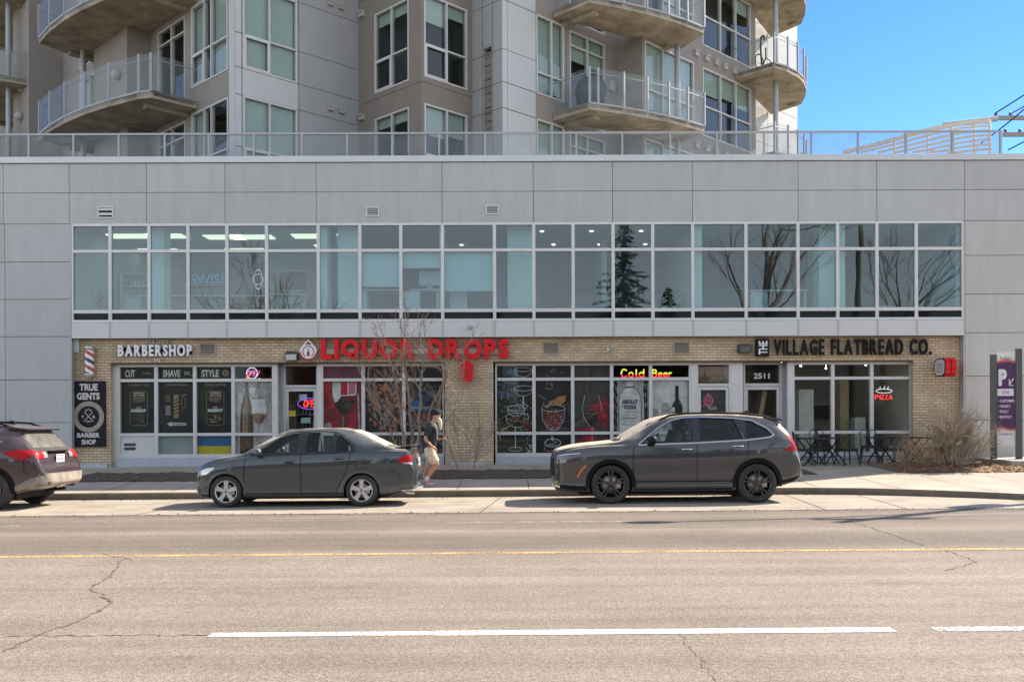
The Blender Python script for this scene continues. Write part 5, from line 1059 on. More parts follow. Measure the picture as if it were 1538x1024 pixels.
# ------------------------------------------------------------------ cars (local x from nose to tail, y across, near side is -y)
def lerp_tab(tab, x):
    if x <= tab[0][0]: return tab[0][1]
    for (a, va), (b, vb) in zip(tab, tab[1:]):
        if x <= b: return va+(vb-va)*(x-a)/(b-a)
    return tab[-1][1]
def smooth_tab(tab, x):                                 # monotone-ish cubic through the table
    n = len(tab)
    if x <= tab[0][0]: return tab[0][1]
    if x >= tab[-1][0]: return tab[-1][1]
    for i in range(n-1):
        if x <= tab[i+1][0]: break
    def sl(k):
        if k == 0 or k == n-1: return None
        d0 = (tab[k][1]-tab[k-1][1])/(tab[k][0]-tab[k-1][0]); d1 = (tab[k+1][1]-tab[k][1])/(tab[k+1][0]-tab[k][0])
        return 0 if d0*d1 <= 0 else 2*d0*d1/(d0+d1)
    h = tab[i+1][0]-tab[i][0]; d = (tab[i+1][1]-tab[i][1])/h; m0 = sl(i); m1 = sl(i+1)
    m0 = d if m0 is None else m0; m1 = d if m1 is None else m1; t = (x-tab[i][0])/h
    return (2*t**3-3*t*t+1)*tab[i][1]+(t**3-2*t*t+t)*h*m0+(-2*t**3+3*t*t)*tab[i+1][1]+(t**3-t*t)*h*m1
def eval_mod(o):
    dg = bpy.context.evaluated_depsgraph_get(); dg.update(); e = o.evaluated_get(dg); me = bpy.data.meshes.new_from_object(e); o.modifiers.clear(); o.data = me; return me
def boolean(o, cutter):
    m = o.modifiers.new('b', 'BOOLEAN'); m.operation = 'DIFFERENCE'; m.solver = 'EXACT'; m.object = cutter
    try: m.material_mode = 'INDEX'
    except Exception: pass
    eval_mod(o); bpy.data.objects.remove(cutter)
class Car:
    def __init__(s, P): s.P = P; s.L = P['L']; s.W = P['W']/2
    def sec(s, x):
        P = s.P; w_ = s.W*smooth_tab(P['plan'], x); zb = smooth_tab(P['belt'], x); zt = smooth_tab(P['top'], x); z0 = smooth_tab(P['bot'], x)
        zb = min(zb, zt-.012); zb = max(zb, z0+.05); h = zb-z0
        gq = max(0, min(1, (zt-zb-.04)/.36)); gq = gq*gq*(3-2*gq)
        yr = w_*(.90+( P['roofw']-.90)*gq); zr_ = zt-(.02+.05*gq)
        # lower body with a shoulder crease, a waist and a tucked sill
        pts = [(0, z0), (w_*.84, z0), (w_*.93, z0+.025), (w_*.970, z0+h*.12), (w_*.966, z0+h*.27), (w_*.976, z0+h*.46), (w_*.994, z0+h*.62), (w_*1.0, z0+h*.72), (w_*.994, z0+h*.82), (w_*.976, z0+h*.93), (w_*.955, zb-.004)]
        a = (w_*.942, zb+.012*gq+.002); 
        for k in range(4):
            t = k/3; yy = a[0]+(yr-a[0])*t+.035*gq*math.sin(math.pi*t)*.6; pts.append((yy, a[1]+(zr_-.03*gq-a[1])*t))
        pts += [(yr-.03-.02*gq, zr_+.012), (yr*.86, zt-.018-.008*gq), (yr*.6, zt-.007), (yr*.3, zt-.001), (0, zt)]
        return pts
    def side(s, x, z):
        p = s.sec(x); best = None
        for (ya, za), (yb, zb) in zip(p[1:], p[2:]):
            if min(za, zb)-1e-6 <= z <= max(za, zb)+1e-6:
                t = 0 if abs(zb-za) < 1e-6 else (z-za)/(zb-za); y = ya+(yb-ya)*t
                if best is None or y > best: best = y
        return best if best is not None else (p[-2][0] if z > p[-1][1] else p[1][0])
    def topz(s, x, y):
        p = s.sec(x)[::-1]; y = abs(y)
        for (ya, za), (yb, zb) in zip(p, p[1:]):
            if ya-1e-6 <= y <= yb+1e-6: return za+(zb-za)*(0 if yb-ya < 1e-6 else (y-ya)/(yb-ya))
        return p[6][1]
    def endx(s, y, z, rear=True):
        y = abs(y); n = 400; rng_ = range(n+1)
        for i in rng_:
            x = s.L*(1-i/n*.45) if rear else s.L*(i/n*.3)
            p = s.sec(x)
            if p[0][1] <= z <= p[-1][1] and z <= s.topz(x, y)+1e-4 and s.side(x, z) >= y: return x
        return s.L*.7 if rear else s.L*.2
    def body(s, root, paint, inner):
        well = M('wheel_well', (.008, .008, .008), .95)
        P = s.P; xs = sorted(set([0.0, .015, .04, .08, .13, .2, .28]+[.36+i*(s.L-.6)/62 for i in range(63)]+[s.L-.2, s.L-.14, s.L-.09, s.L-.05, s.L-.02, s.L]))
        mb = MB(); rings = []
        for x in xs:
            p = s.sec(x); ring = [(x, -y, z) for y, z in p]+[(x, y, z) for y, z in p[-2:0:-1]]; rings.append(ring)
        n = len(rings[0]); vs = [v for r in rings for v in r]
        fs = [(i*n+j, i*n+(j+1)%n, (i+1)*n+(j+1)%n, (i+1)*n+j) for i in range(len(xs)-1) for j in range(n)]
        mb.add(vs, fs, 0, True); mb.add(rings[0], [tuple(range(n))], 0, True); mb.add(rings[-1], [tuple(range(n-1, -1, -1))], 0, True)
        o = mb.build('body', [paint, inner, well], root)
        bm = bmesh.new(); bm.from_mesh(o.data); bmesh.ops.remove_doubles(bm, verts=bm.verts, dist=.0004); bmesh.ops.recalc_face_normals(bm, faces=bm.faces); bm.to_mesh(o.data); bm.free()
        def cut(mbx):
            c = mbx.build('cut', [paint, inner, well]); boolean(o, c)
        for wx in P['wheels']:
            for sd in (-1, 1):
                c = MB(); k = 40; ya, yb = sorted((sd*(s.W+.2), sd*(s.W-.42))); R_ = P['arch']
                c.prism_y([(wx+R_*math.cos(6.28318*i/k), P['wz']+R_*math.sin(6.28318*i/k)) for i in range(k)], ya, yb, 2); cut(c)
        c = MB(); yc_ = s.W*P['roofw']-.10; c.prism_y(P['cabin'], -yc_, yc_, 1); cut(c)
        for wq in P['windows']:
            c = MB(); c.prism_y(wq, -s.W-.2, s.W+.2, 1); cut(c)
        o.data.shade_smooth() if hasattr(o.data, 'shade_smooth') else None
        for p in o.data.polygons: p.use_smooth = True
        o.data.set_sharp_from_angle(angle=R(32))
        return o
    def patch(s, poly_top, poly_bot, x0, x1, off, name, mat, parent, sides=(-1, 1), nx=18, nz=6, mb=None, mi=0):
        """Sheet lying on the flank between two height curves."""
        out = []
        for sd in sides:
            m = mb or MB(); vs = []
            for i in range(nx+1):
                x = x0+(x1-x0)*i/nx; a, b = lerp_tab(poly_bot, x), lerp_tab(poly_top, x)
                for j in range(nz+1):
                    z = a+(b-a)*j/nz; vs.append((x, sd*(s.side(x, z)+off), z))
            m.add(vs, [(i*(nz+1)+j, (i+1)*(nz+1)+j, (i+1)*(nz+1)+j+1, i*(nz+1)+j+1) for i in range(nx) for j in range(nz)], mi, True)
            if mb is None: out.append(m.build(name, mat, parent))
        return out
    def ribbon(s, pts, wd, off, sd, mb, mi=0):          # thin strip along a line on the flank
        dn = []
        for (a, b), (c_, d) in zip(pts, pts[1:]):
            k = max(1, int(math.hypot(c_-a, d-b)/.05))
            for q in range(k): dn.append((a+(c_-a)*q/k, b+(d-b)*q/k))
        dn.append(pts[-1]); vs = []; n = len(dn)
        for i, (x, z) in enumerate(dn):
            a, b = dn[max(i-1, 0)], dn[min(i+1, n-1)]; dx, dz = b[0]-a[0], b[1]-a[1]; l_ = math.hypot(dx, dz) or 1
            for q in (-1, 1):
                xx, zz = x-q*dz/l_*wd/2, z+q*dx/l_*wd/2; vs.append((xx, sd*(s.side(xx, zz)+off), zz))
        mb.add(vs, [(2*i, 2*i+1, 2*i+3, 2*i+2) for i in range(n-1)], mi, True)
    def endpatch(s, y0, y1, z0, z1, off, name, mat, parent, rear=True, ny=14, nz=6, shape=None):
        m = MB(); vs = []; sg = 1 if rear else -1
        for i in range(ny+1):
            for j in range(nz+1):
                t, q = i/ny, j/nz; y = y0+(y1-y0)*t; a, b = (z0, z1) if shape is None else shape(t); z = a+(b-a)*q; vs.append((s.endx(y, z, rear)+sg*off, y, z))
        m.add(vs, [(i*(nz+1)+j, (i+1)*(nz+1)+j, (i+1)*(nz+1)+j+1, i*(nz+1)+j+1) for i in range(ny) for j in range(nz)], 0, True)
        return m.build(name, mat, parent)
    def toppatch(s, x0, x1, yw0, yw1, off, name, mat, parent, nx=10, ny=14, mb=None):
        m = MB(); vs = []
        for i in range(nx+1):
            x = x0+(x1-x0)*i/nx; yw = yw0+(yw1-yw0)*i/nx
            for j in range(ny+1): y = -yw+2*yw*j/ny; vs.append((x, y, s.topz(x, y)+off))
        m.add(vs, [(i*(ny+1)+j, (i+1)*(ny+1)+j, (i+1)*(ny+1)+j+1, i*(ny+1)+j+1) for i in range(nx) for j in range(ny)], 0, True)
        return m.build(name, mat, parent)
TYRE = M('tyre', (.018, .0175, .017), .85, var=.25, scale=30, bump=.3, bscale=80, dirt=((.12, .105, .09), .22, .05)); RIMS = M('rim_silver', (.55, .55, .54), .35, metal=.6, var=.08); RIMB = M('rim_black', (.016, .016, .017), .2, var=.1, coat=1); RIMG = M('rim_steel', (.05, .05, .05), .5)
INNER = M('car_interior', (.06, .06, .062), .8, var=.2); SEAT = M('car_seat', (.05, .05, .052), .85, var=.15); CARGL = glass('car_glass', (.72, .80, .77), 1.5); CARTINT = glass('car_tinted_glass', (.16, .18, .18), 1.55)
WSH = M('windscreen', (.035, .04, .042), .06, var=.15, coat=.5, dirt=((.55, .47, .36), .0, 1.2, .3, .75)); CLAD = M('black_cladding', (.008, .008, .009), .7, var=.15, spec=.12, dirt=((.12, .105, .09), .07, .1)); LAMPR = M('tail_lamp', (.40, .012, .018), .4, var=.1, spec=.15); LAMPC = M('clear_lamp', (.5, .5, .52), .12, var=.2, scale=25, coat=.8, metal=.4); LAMPO = M('amber_lamp', (.55, .16, .03), .2); CHROME = M('chrome', (.65, .65, .66), .12, metal=1, var=.03); SEAM = M('seam', (.006, .006, .006), .8)
PLATE = M('plate_white', (.65, .66, .68), .4, var=.05)
DISC = M('brake_disc', (.32, .31, .30), .4, metal=.6, var=.3, scale=30)
def wheel(c, r, rr, spokes, rim, parent, sd, double=False, width=.2, covers=0):
    """Wheel with dark hub and drum; children tyre and rim."""
    m = MB(); y = lambda q: sd*q
    m.lathe([(0, y(-.02)), (rr*.92, y(-.02)), (rr*.92, y(-.14)), (0, y(-.14))], (0, 0, 0), axis='y', k=28); m.lathe([(rr*.2, y(.012)), (rr*.66, y(.012)), (rr*.66, y(-.019)), (rr*.2, y(-.019))], (0, 0, 0), axis='y', k=28, mi=1); m.box(rr*.35, rr*.72, *sorted((y(.014), y(.045))), -rr*.28, rr*.28, 1)
    o = m.build('wheel', [M('wheel_drum', (.02, .02, .02), .6), DISC], parent, loc=c)
    m = MB(); w_ = width/2
    m.lathe([(rr, y(w_*.55)), (rr+.012, y(w_*.9)), (rr+(r-rr)*.45, y(w_*1.02)), (r-.035, y(w_*.95)), (r-.008, y(w_*.72)), (r, y(w_*.4)), (r, y(-w_*.9)), (r-.03, y(-w_*1.1)), (rr, y(-w_*1.0))], (0, 0, 0), axis='y', k=44); m.build('tyre', TYRE, o)
    m = MB()
    m.lathe([(rr*.98, y(-.04)), (rr*.985, y(w_*.62)), (rr*1.03, y(w_*.80)), (rr*.95, y(w_*.78)), (rr*.91, y(w_*.45)), (rr*.90, y(-.04))], (0, 0, 0), axis='y', k=44)
    m.lathe([(0, y(w_*.62)), (rr*.15, y(w_*.60)), (rr*.19, y(w_*.45)), (rr*.2, y(.0))], (0, 0, 0), axis='y', k=20)
    for i in range(spokes):
        a0 = 2*math.pi*i/spokes+math.pi/2
        for da in ((-.16, .16) if double else (0,)):
            a = a0+da; a2 = a0+da*.55; hw = rr*(.055 if double else .115); ho = rr*(.06 if double else .17)
            if covers: hw, ho = rr*.12, rr*.22
            def pt(rad, ang, t, yy): return (rad*math.cos(ang)-t*math.sin(ang), y(yy), rad*math.sin(ang)+t*math.cos(ang))
            f0, f1 = w_*.60, w_*.66
            vs = [pt(rr*.13, a2, -hw, f0), pt(rr*.13, a2, hw, f0), pt(rr*.94, a, ho, f1), pt(rr*.94, a, -ho, f1), pt(rr*.13, a2, -hw, f0-.035), pt(rr*.13, a2, hw, f0-.035), pt(rr*.94, a, ho, f1-.04), pt(rr*.94, a, -ho, f1-.04)]
            m.add(vs, [(0,1,2,3), (7,6,5,4), (0,4,5,1), (1,5,6,2), (2,6,7,3), (3,7,4,0)])
    m.build('rim', rim, o)
    m = MB()
    for i in range(5): a = 2*math.pi*i/5; m.lathe([(0, y(w_*.64)), (.011, y(w_*.64)), (.012, y(w_*.5))], (rr*.1*math.cos(a), 0, rr*.1*math.sin(a)), axis='y', k=6)
    m.build('wheel_nuts', DARKM, o)
    return o
def wheels(car, root, r, rr, spokes, rim, double=False, inset=.02, covers=0, width=.21):
    for wx in car.P['wheels']:
        for sd in (-1, 1): wheel((wx, sd*(car.W-inset-width/2), r), r, rr, spokes, rim, root, sd, double, width, covers)
def seats(car, root, xs, zf, ztop, yy=.36):
    for x in xs:
        for sd in (-1, 1):
            m = MB(); m.tube([(x+.05, sd*yy, zf), (x+.14, sd*yy, zf+(ztop-zf)*.5), (x+.22, sd*yy, ztop-.19)], [.2, .22, .17], 10)
            for i, v in enumerate(m.v): m.v[i] = (x+.1+(v[0]-x-.1)*.55, v[1], v[2])
            m.ball((x+.25, sd*yy, ztop-.09), .12, 10, sc=(.55, 1, .85)); m.build('seat', SEAT, root)
def doors(car, root, specs, paint, handle_mat):
    for d in specs:
        for sd in (-1, 1):
            m = MB(); car.patch(d['top'], d['bot'], d['x0'], d['x1'], .0035, '', None, None, (sd,), 16, 8, mb=m, mi=0)
            for ln in d['seams']: car.ribbon(ln, .012, .0045, sd, m, 1)
            o = m.build('door', [paint, SEAM], root)
            hx, hz = d['handle']; m = MB(); y = car.side(hx, hz)
            m.tube([(hx-.095, sd*(y+.005), hz), (hx-.07, sd*(y+.035), hz+.004), (hx+.07, sd*(y+.035), hz+.004), (hx+.095, sd*(y+.005), hz)], [.012, .014, .014, .012], 8); m.box(hx-.07, hx+.07, sd*(y+.004), sd*(y+.0065), hz-.03, hz+.02, 1); m.build('handle', [handle_mat, SEAM], o)
def mirrors(car, root, x, z, mat, sz=(.09, .10, .075)):
    for sd in (-1, 1):
        y = car.side(x, z)*sd; m = MB(); m.ball((x+.05, y+sd*.13, z+.035), 1, 14, sc=sz); m.tube([(x+.02, y-sd*.02, z-.03), (x+.05, y+sd*.08, z-.01)], .025, 8); o = m.build('mirror', mat, root)
def plate(car, root, y0, z0, rear=True, txt=None):
    x = max(car.endx(q, z0+d, rear) for q in (y0-.1, y0, y0+.1) for d in (-.05, .05)) if rear else min(car.endx(q, z0, False) for q in (y0-.1, y0+.1)); sg = 1 if rear else -1; x += sg*.012
    m = MB(); m.box(x-.004, x+.004, y0-.155, y0+.155, z0-.075, z0+.075); o = m.build('licence_plate', PLATE, root)
    m = MB(); m.box(x+.0045, x+.005, y0-.12, y0+.12, z0+.045, z0+.062)
    r_ = random.Random(3)
    for k in range(7):
        if k == 3: continue
        m.box(x+.0045, x+.005, y0-.125+k*.036, y0-.125+k*.036+.022, z0-.045, z0+.02)
    m.build('plate_marks', M('plate_blue', (.12, .10, .2), .5), o)
def arches(car, root, mat, wd=.05, off=.012, a0=-.15, a1=math.pi+.15):
    for wx in car.P['wheels']:
        for sd in (-1, 1):
            m = MB(); n = 30; vs = []; R_ = car.P['arch']; wz = car.P['wz']
            for i in range(n+1):
                a = a0+(a1-a0)*i/n
                for rr_, o_ in ((R_-.02, off*.2), (R_-.004, off), (R_+wd*.7, off), (R_+wd, .001)):
                    x, z = wx+rr_*math.cos(a), wz+rr_*math.sin(a); vs.append((x, sd*(car.side(x, max(z, car.sec(x)[0][1]+.02))+o_), z))
            m.add(vs, [(i*4+j, (i+1)*4+j, (i+1)*4+j+1, i*4+j+1) for i in range(n) for j in range(3)], 0, True); m.build('wheel_arch', mat, root)
def under(car, root, z=.2):
    m = MB(); m.box(.5, car.L-.6, -car.W+.25, car.W-.25, z-.03, z+.1)
    for wx in car.P['wheels']: m.tube([(wx, -car.W+.2, car.P['wz']), (wx, car.W-.2, car.P['wz'])], .045, 8)
    m.tube([(car.L*.3, .2, z-.03), (car.L*.7, .22, z-.03), (car.L-.25, .45, z+.1)], .03, 8); m.tube([(car.L-.8, .45, z+.13), (car.L-.45, .45, z+.13)], .08, 10); m.build('underbody', M('underbody', (.015, .015, .015), .9), root)
def put(root, x, yn, car, tilt=True): root.location = (x, yn+car.W, cz(x)+zl(yn+car.W)); root.rotation_euler = (-math.atan(.055/3.5), -math.atan(SLOPE), 0)
def pillar(car, root, quad):
    for sd in (-1, 1): m = MB(); car.patch(*quad, .005, '', None, None, (sd,), 4, 8, mb=m); m.build('pillar_trim', M('gloss_black', (.012, .012, .013), .12, coat=.6, var=.1), root)

# ---- dark grey crossover, right
DUST = (.36, .30, .23)
GREYP = M('grey_car_paint', (.042, .045, .048), .22, metal=.0, var=.06, scale=30, coat=1, spec=.3, dirt=((.62, .53, .40), .03, 1.05, .66, .93), cior=1.6)
k = 80.9
def sxz(px, py): return ((px-835)/79.6, (755.8-py)/k)
suv = Car(dict(L=4.69, W=1.87, roofw=.70, arch=.405, wz=.366, wheels=(1.06, 3.775),
    plan=[(0, .56), (.03, .68), (.08, .78), (.16, .87), (.3, .945), (.5, .982), (.9, .997), (2.3, 1), (3.7, .995), (4.2, .96), (4.45, .91), (4.58, .84), (4.65, .77), (4.69, .66)],
    top=[(0, .72), (.012, .89), (.05, .965), (.15, 1.02), (.45, 1.09), (.8, 1.13), (1.05, 1.155), (1.22, 1.18), (1.55, 1.38), (1.9, 1.565), (2.1, 1.625), (2.4, 1.675), (2.8, 1.69), (3.3, 1.685), (3.8, 1.65), (4.05, 1.615), (4.2, 1.575), (4.32, 1.46), (4.45, 1.27), (4.53, 1.12), (4.58, .92), (4.64, .80), (4.675, .72), (4.69, .60)],
    belt=[(0, .68), (.05, .87), (.15, .95), (.45, 1.03), (1.0, 1.075), (1.5, 1.085), (2.7, 1.115), (3.6, 1.155), (4.2, 1.20), (4.4, 1.15), (4.55, 1.0), (4.67, .56)],
    bot=[(0, .36), (.03, .28), (.1, .235), (.6, .21), (1.5, .21), (3.4, .22), (4.0, .26), (4.4, .34), (4.6, .42), (4.67, .48)],
    cabin=[(1.75, .85), (2.0, 1.45), (2.25, 1.57), (2.8, 1.62), (3.5, 1.60), (3.95, 1.50), (4.1, 1.25), (4.1, .85)],
    windows=[[(1.62, 1.11), (1.98, 1.385), (2.22, 1.515), (2.44, 1.565), (2.60, 1.575), (2.60, 1.145)], [(2.72, 1.15), (2.72, 1.578), (3.1, 1.572), (3.40, 1.552), (3.52, 1.185)], [(3.58, 1.19), (3.47, 1.545), (3.72, 1.505), (3.98, 1.36), (4.07, 1.25), (3.98, 1.225)]]))
rs = thing('parked_car', 'dark grey crossover with black wheels and roof rails parked before the spirits posters', 'car', (0, 0, 0), 'cars parked along the kerb')
suv.body(rs, GREYP, INNER)
m_ = lambda pts: pts
def side_glass(car, root, specs):
    for (top, bot, x0, x1, mat) in specs: car.patch(top, bot, x0, x1, -.022, 'side_window', mat, root, nx=16, nz=5)
W1 = [(1.6, 1.12), (1.98, 1.395), (2.22, 1.525), (2.44, 1.575), (2.62, 1.585)]
side_glass(suv, rs, [(W1, [(1.6, 1.10), (2.62, 1.14)], 1.6, 2.62, CARGL), ([(2.70, 1.585), (3.1, 1.58), (3.54, 1.56)], [(2.70, 1.145), (3.54, 1.18)], 2.70, 3.54, CARTINT), ([(3.45, 1.555), (3.72, 1.515), (3.98, 1.37), (4.09, 1.25)], [(3.45, 1.18), (4.0, 1.22), (4.09, 1.245)], 3.45, 4.09, CARTINT)])
suv.toppatch(1.27, 2.05, .74, .60, .004, 'windscreen', WSH, rs)
suv.endpatch(-.60, .60, 1.14, 1.48, .004, 'rear_window', M('rear_glass_dark', (.03, .033, .035), .08, coat=.4), rs); suv.toppatch(1.155, 1.262, .70, .72, .006, 'cowl', M('cowl_black', (.012, .012, .012), .7), rs, nx=3)
seam_f = [(1.50, 1.07), (1.47, .9), (1.47, .42), (1.55, .30)]
doors(suv, rs, [dict(x0=1.50, x1=2.655, top=[(1.5, 1.065), (2.66, 1.105)], bot=[(1.5, .36), (2.66, .36)], seams=[[(1.50, 1.07), (1.475, .9), (1.475, .36)], [(2.66, 1.11), (2.66, .36)]], handle=(2.47, 1.0)), dict(x0=2.665, x1=3.60, top=[(2.66, 1.105), (3.6, 1.145)], bot=[(2.66, .36), (3.25, .36), (3.35, .5), (3.45, .68), (3.6, .80)], seams=[[(3.62, 1.15), (3.58, .84), (3.44, .70), (3.34, .52), (3.27, .36)]], handle=(3.42, 1.05))], GREYP, CHROME)
for sd in (-1, 1):
    m = MB(); suv.ribbon([(1.58, 1.09), (2.66, 1.118), (3.6, 1.165), (4.02, 1.215), (4.11, 1.26)], .022, .006, sd, m); suv.ribbon([(1.58, 1.10), (1.97, 1.405), (2.22, 1.54), (2.45, 1.592), (2.8, 1.60), (3.4, 1.575), (3.74, 1.53), (4.0, 1.385), (4.11, 1.26)], .016, .006, sd, m); m.build('window_trim', CHROME, rs)
    m = MB(); suv.ribbon([(1.5, .34), (3.3, .34)], .17, .008, sd, m); m.build('sill_cladding', CLAD, rs)
    m = MB(); suv.ribbon([(1.5, .43), (1.75, .455), (3.2, .445), (3.3, .47)], .012, .011, sd, m); m.build('sill_trim', DARKM, rs)
    m = MB(); suv.ribbon([(.44, .50), (.52, .64), (.60, .72)], .035, .013, sd, m); m.build('side_marker', LAMPO, rs)
    m = MB(); pts = [(1.75, sd*(suv.W*.70-.05), suv.topz(1.95, 0)-.03)]+[(x, sd*(suv.W*.70-.05), suv.topz(x, suv.W*.70-.05)+.045) for x in (2.2, 2.5, 3.0, 3.5, 3.9)]+[(4.1, sd*(suv.W*.70-.07), suv.topz(4.1, .5)+.0)]; pts[0] = (2.0, sd*(suv.W*.70-.05), suv.topz(2.0, suv.W*.70-.05)); m.tube(pts, [.015]+[.02]*5+[.012], 8); m.build('roof_rail', BLACK, rs)
    m = MB(); vs = []; tp, bt = [(.05, .90), (.2, .935), (.55, .955), (.62, .95)], [(.05, .84), (.25, .85), (.5, .885), (.62, .93)]
    suv.patch(tp, bt, .05, .60, .006, '', None, None, (sd,), 14, 4, mb=m); m.build('headlight', M('dark_headlight', (.05, .05, .055), .1, var=.4, scale=30, coat=.8), rs)
    m = MB(); suv.ribbon([(.07, .895), (.25, .925), (.5, .945)], .014, .010, sd, m); m.build('light_strip', LAMPC, rs)
    m = MB(); suv.patch([(4.28, .99), (4.42, 1.05), (4.53, 1.08)], [(4.28, .97), (4.40, .955), (4.53, .95)], 4.28, 4.545, .006, '', None, None, (sd,), 10, 4, mb=m); suv.patch([(4.18, 1.50), (4.30, 1.42), (4.42, 1.26), (4.50, 1.12)], [(4.18, 1.47), (4.30, 1.31), (4.42, 1.12), (4.50, 1.02)], 4.20, 4.52, .006, '', None, None, (sd,), 12, 4, mb=m); m.build('tail_light', LAMPR, rs)
    m = MB(); suv.patch([(.02, .42), (.08, .44), (.12, .38)], [(.02, .33), (.12, .30)], .03, .12, .008, '', None, None, (sd,), 5, 3, mb=m); m.build('fog_trim', CHROME, rs)
    m = MB(); suv.patch([(.12, .36), (.62, .33)], [(.12, .29), (.62, .25)], .12, .62, .007, '', None, None, (sd,), 8, 2, mb=m); m.build('bumper_cladding', CLAD, rs); m = MB(); suv.patch([(4.2, .40), (4.62, .50)], [(4.2, .30), (4.62, .43)], 4.2, 4.62, .007, '', None, None, (sd,), 8, 2, mb=m); m.build('bumper_cladding', CLAD, rs)
suv.endpatch(-.62, .62, .52, .84, .006, 'grille', BLACK, rs, rear=False, ny=16)
m = MB(); m.prism_y([(4.0, 1.606), (4.26, 1.566), (4.335, 1.53), (4.31, 1.515), (4.1, 1.53)], -.62, .62); m.build('spoiler', GREYP, rs)
m = MB(); m.prism_y([(3.62, 1.67), (3.80, 1.67), (3.84, 1.655), (3.82, 1.73), (3.76, 1.70)], -.02, .02); m.build('antenna', BLACK, rs)
mirrors(suv, rs, 1.78, 1.145, BLACK, (.085, .12, .085)); arches(suv, rs, CLAD, .065); under(suv, rs); plate(suv, rs, 0, .80); wheels(suv, rs, .366, .262, 5, RIMB, True, width=.23)
seats(suv, rs, (2.28, 3.2), .75, 1.50); m = MB(); m.lathe([(.175, -.012), (.19, 0), (.175, .012), (.165, 0), (.175, -.012)], (0, 0, 0), axis='x', k=24); m.build('steering_wheel', BLACK, rs, loc=(2.02, -.36, 1.12))
m = MB(); m.box(.5, 1.2, -.004, .004, 0, .004) ; m.v = []; m.f = []; m.mi = []; m.sm = []
m.tube([(1.26, -.6, suv.topz(1.26, .6)+.012), (1.35, -.1, suv.topz(1.35, .1)+.012)], .008, 5); m.tube([(1.25, 0, suv.topz(1.25, 0)+.012), (1.36, .5, suv.topz(1.36, .5)+.012)], .008, 5); m.build('wiper', BLACK, rs)
pillar(suv, rs, ([(2.58, 1.58), (2.74, 1.585)], [(2.58, 1.14), (2.74, 1.148)], 2.59, 2.73)); pillar(suv, rs, ([(3.38, 1.56), (3.62, 1.535)], [(3.38, 1.50), (3.62, 1.19)], 3.40, 3.60))
put(rs, X(835, 17.2)-.045, 17.2, suv)

# ---- teal grey sedan, middle
SEDP = M('teal_grey_car_paint', (.027, .040, .047), .24, metal=.0, var=.06, scale=30, coat=1, spec=.3, dirt=((.40, .37, .31), .05, .62, .6, .96), cior=1.6)
sed = Car(dict(L=4.135, W=1.69, roofw=.685, arch=.345, wz=.296, wheels=(.625, 3.12),
    plan=[(0, .62), (.03, .74), (.1, .84), (.22, .92), (.45, .975), (.8, .995), (2.0, 1), (3.1, .99), (3.6, .95), (3.9, .90), (4.05, .82), (4.11, .74), (4.135, .64)],
    top=[(0, .48), (.02, .66), (.07, .74), (.14, .79), (.25, .845), (.5, .92), (.75, .955), (.9, .985), (1.15, 1.15), (1.5, 1.34), (1.75, 1.415), (2.0, 1.445), (2.25, 1.455), (2.6, 1.455), (2.9, 1.42), (3.12, 1.345), (3.4, 1.20), (3.62, 1.095), (3.78, 1.065), (3.98, 1.05), (4.04, .98), (4.07, .85), (4.10, .74), (4.125, .62), (4.135, .48)],
    belt=[(0, .44), (.07, .66), (.2, .74), (.5, .84), (.85, .905), (1.4, .935), (2.4, .975), (3.1, 1.01), (3.6, 1.02), (3.98, 1.0), (4.06, .8), (4.135, .46)],
    bot=[(0, .26), (.06, .21), (.2, .18), (.5, .17), (1.2, .165), (2.8, .17), (3.5, .20), (3.9, .26), (4.08, .33), (4.135, .38)],
    cabin=[(1.22, .72), (1.5, 1.16), (1.75, 1.335), (2.1, 1.375), (2.55, 1.375), (2.85, 1.32), (3.1, 1.15), (3.1, .72)],
    windows=[[(1.14, .975), (1.36, 1.115), (1.62, 1.27), (1.84, 1.345), (1.98, 1.36), (1.93, .985)], [(2.06, .99), (2.10, 1.362), (2.3, 1.366), (2.58, 1.348), (2.60, 1.0)], [(2.65, 1.0), (2.63, 1.34), (2.74, 1.29), (2.97, 1.10), (2.98, 1.035)]]))
re_ = thing('parked_car', 'teal grey sedan with silver five spoke wheels parked facing left outside the barbershop', 'car', (0, 0, 0), 'cars parked along the kerb')
sed.body(re_, SEDP, INNER)
side_glass(sed, re_, [([(1.12, .98), (1.36, 1.125), (1.62, 1.28), (1.84, 1.355), (2.0, 1.37)], [(1.12, .96), (2.0, .978)], 1.12, 2.0, CARGL), ([(2.04, 1.37), (2.3, 1.374), (2.62, 1.355)], [(2.04, .98), (2.62, .995)], 2.04, 2.62, CARGL), ([(2.61, 1.355), (2.74, 1.30), (2.98, 1.11)], [(2.61, .995), (2.98, 1.02)], 2.61, 2.98, CARGL)])
sed.toppatch(.94, 1.66, .66, .54, .004, 'windscreen', WSH, re_); sed.toppatch(2.95, 3.55, .52, .60, .004, 'rear_window', WSH, re_)
doors(sed, re_, [dict(x0=.98, x1=2.01, top=[(.98, .90), (2.01, .95)], bot=[(.98, .24), (2.01, .24)], seams=[[(1.0, .91), (.965, .7), (.965, .34), (1.02, .24)], [(2.02, .965), (2.0, .8), (2.02, .24)], [(1.0, .24), (2.02, .24)]], handle=(1.80, .83)), dict(x0=2.03, x1=2.86, top=[(2.03, .95), (2.86, .985)], bot=[(2.03, .24), (2.62, .24), (2.70, .36), (2.78, .52), (2.86, .62)], seams=[[(2.93, .99), (2.88, .76), (2.80, .56), (2.70, .38), (2.64, .24)], [(2.03, .24), (2.64, .24)]], handle=(2.72, .885))], SEDP, M('car_handle', (.034, .044, .049), .3, coat=.8))
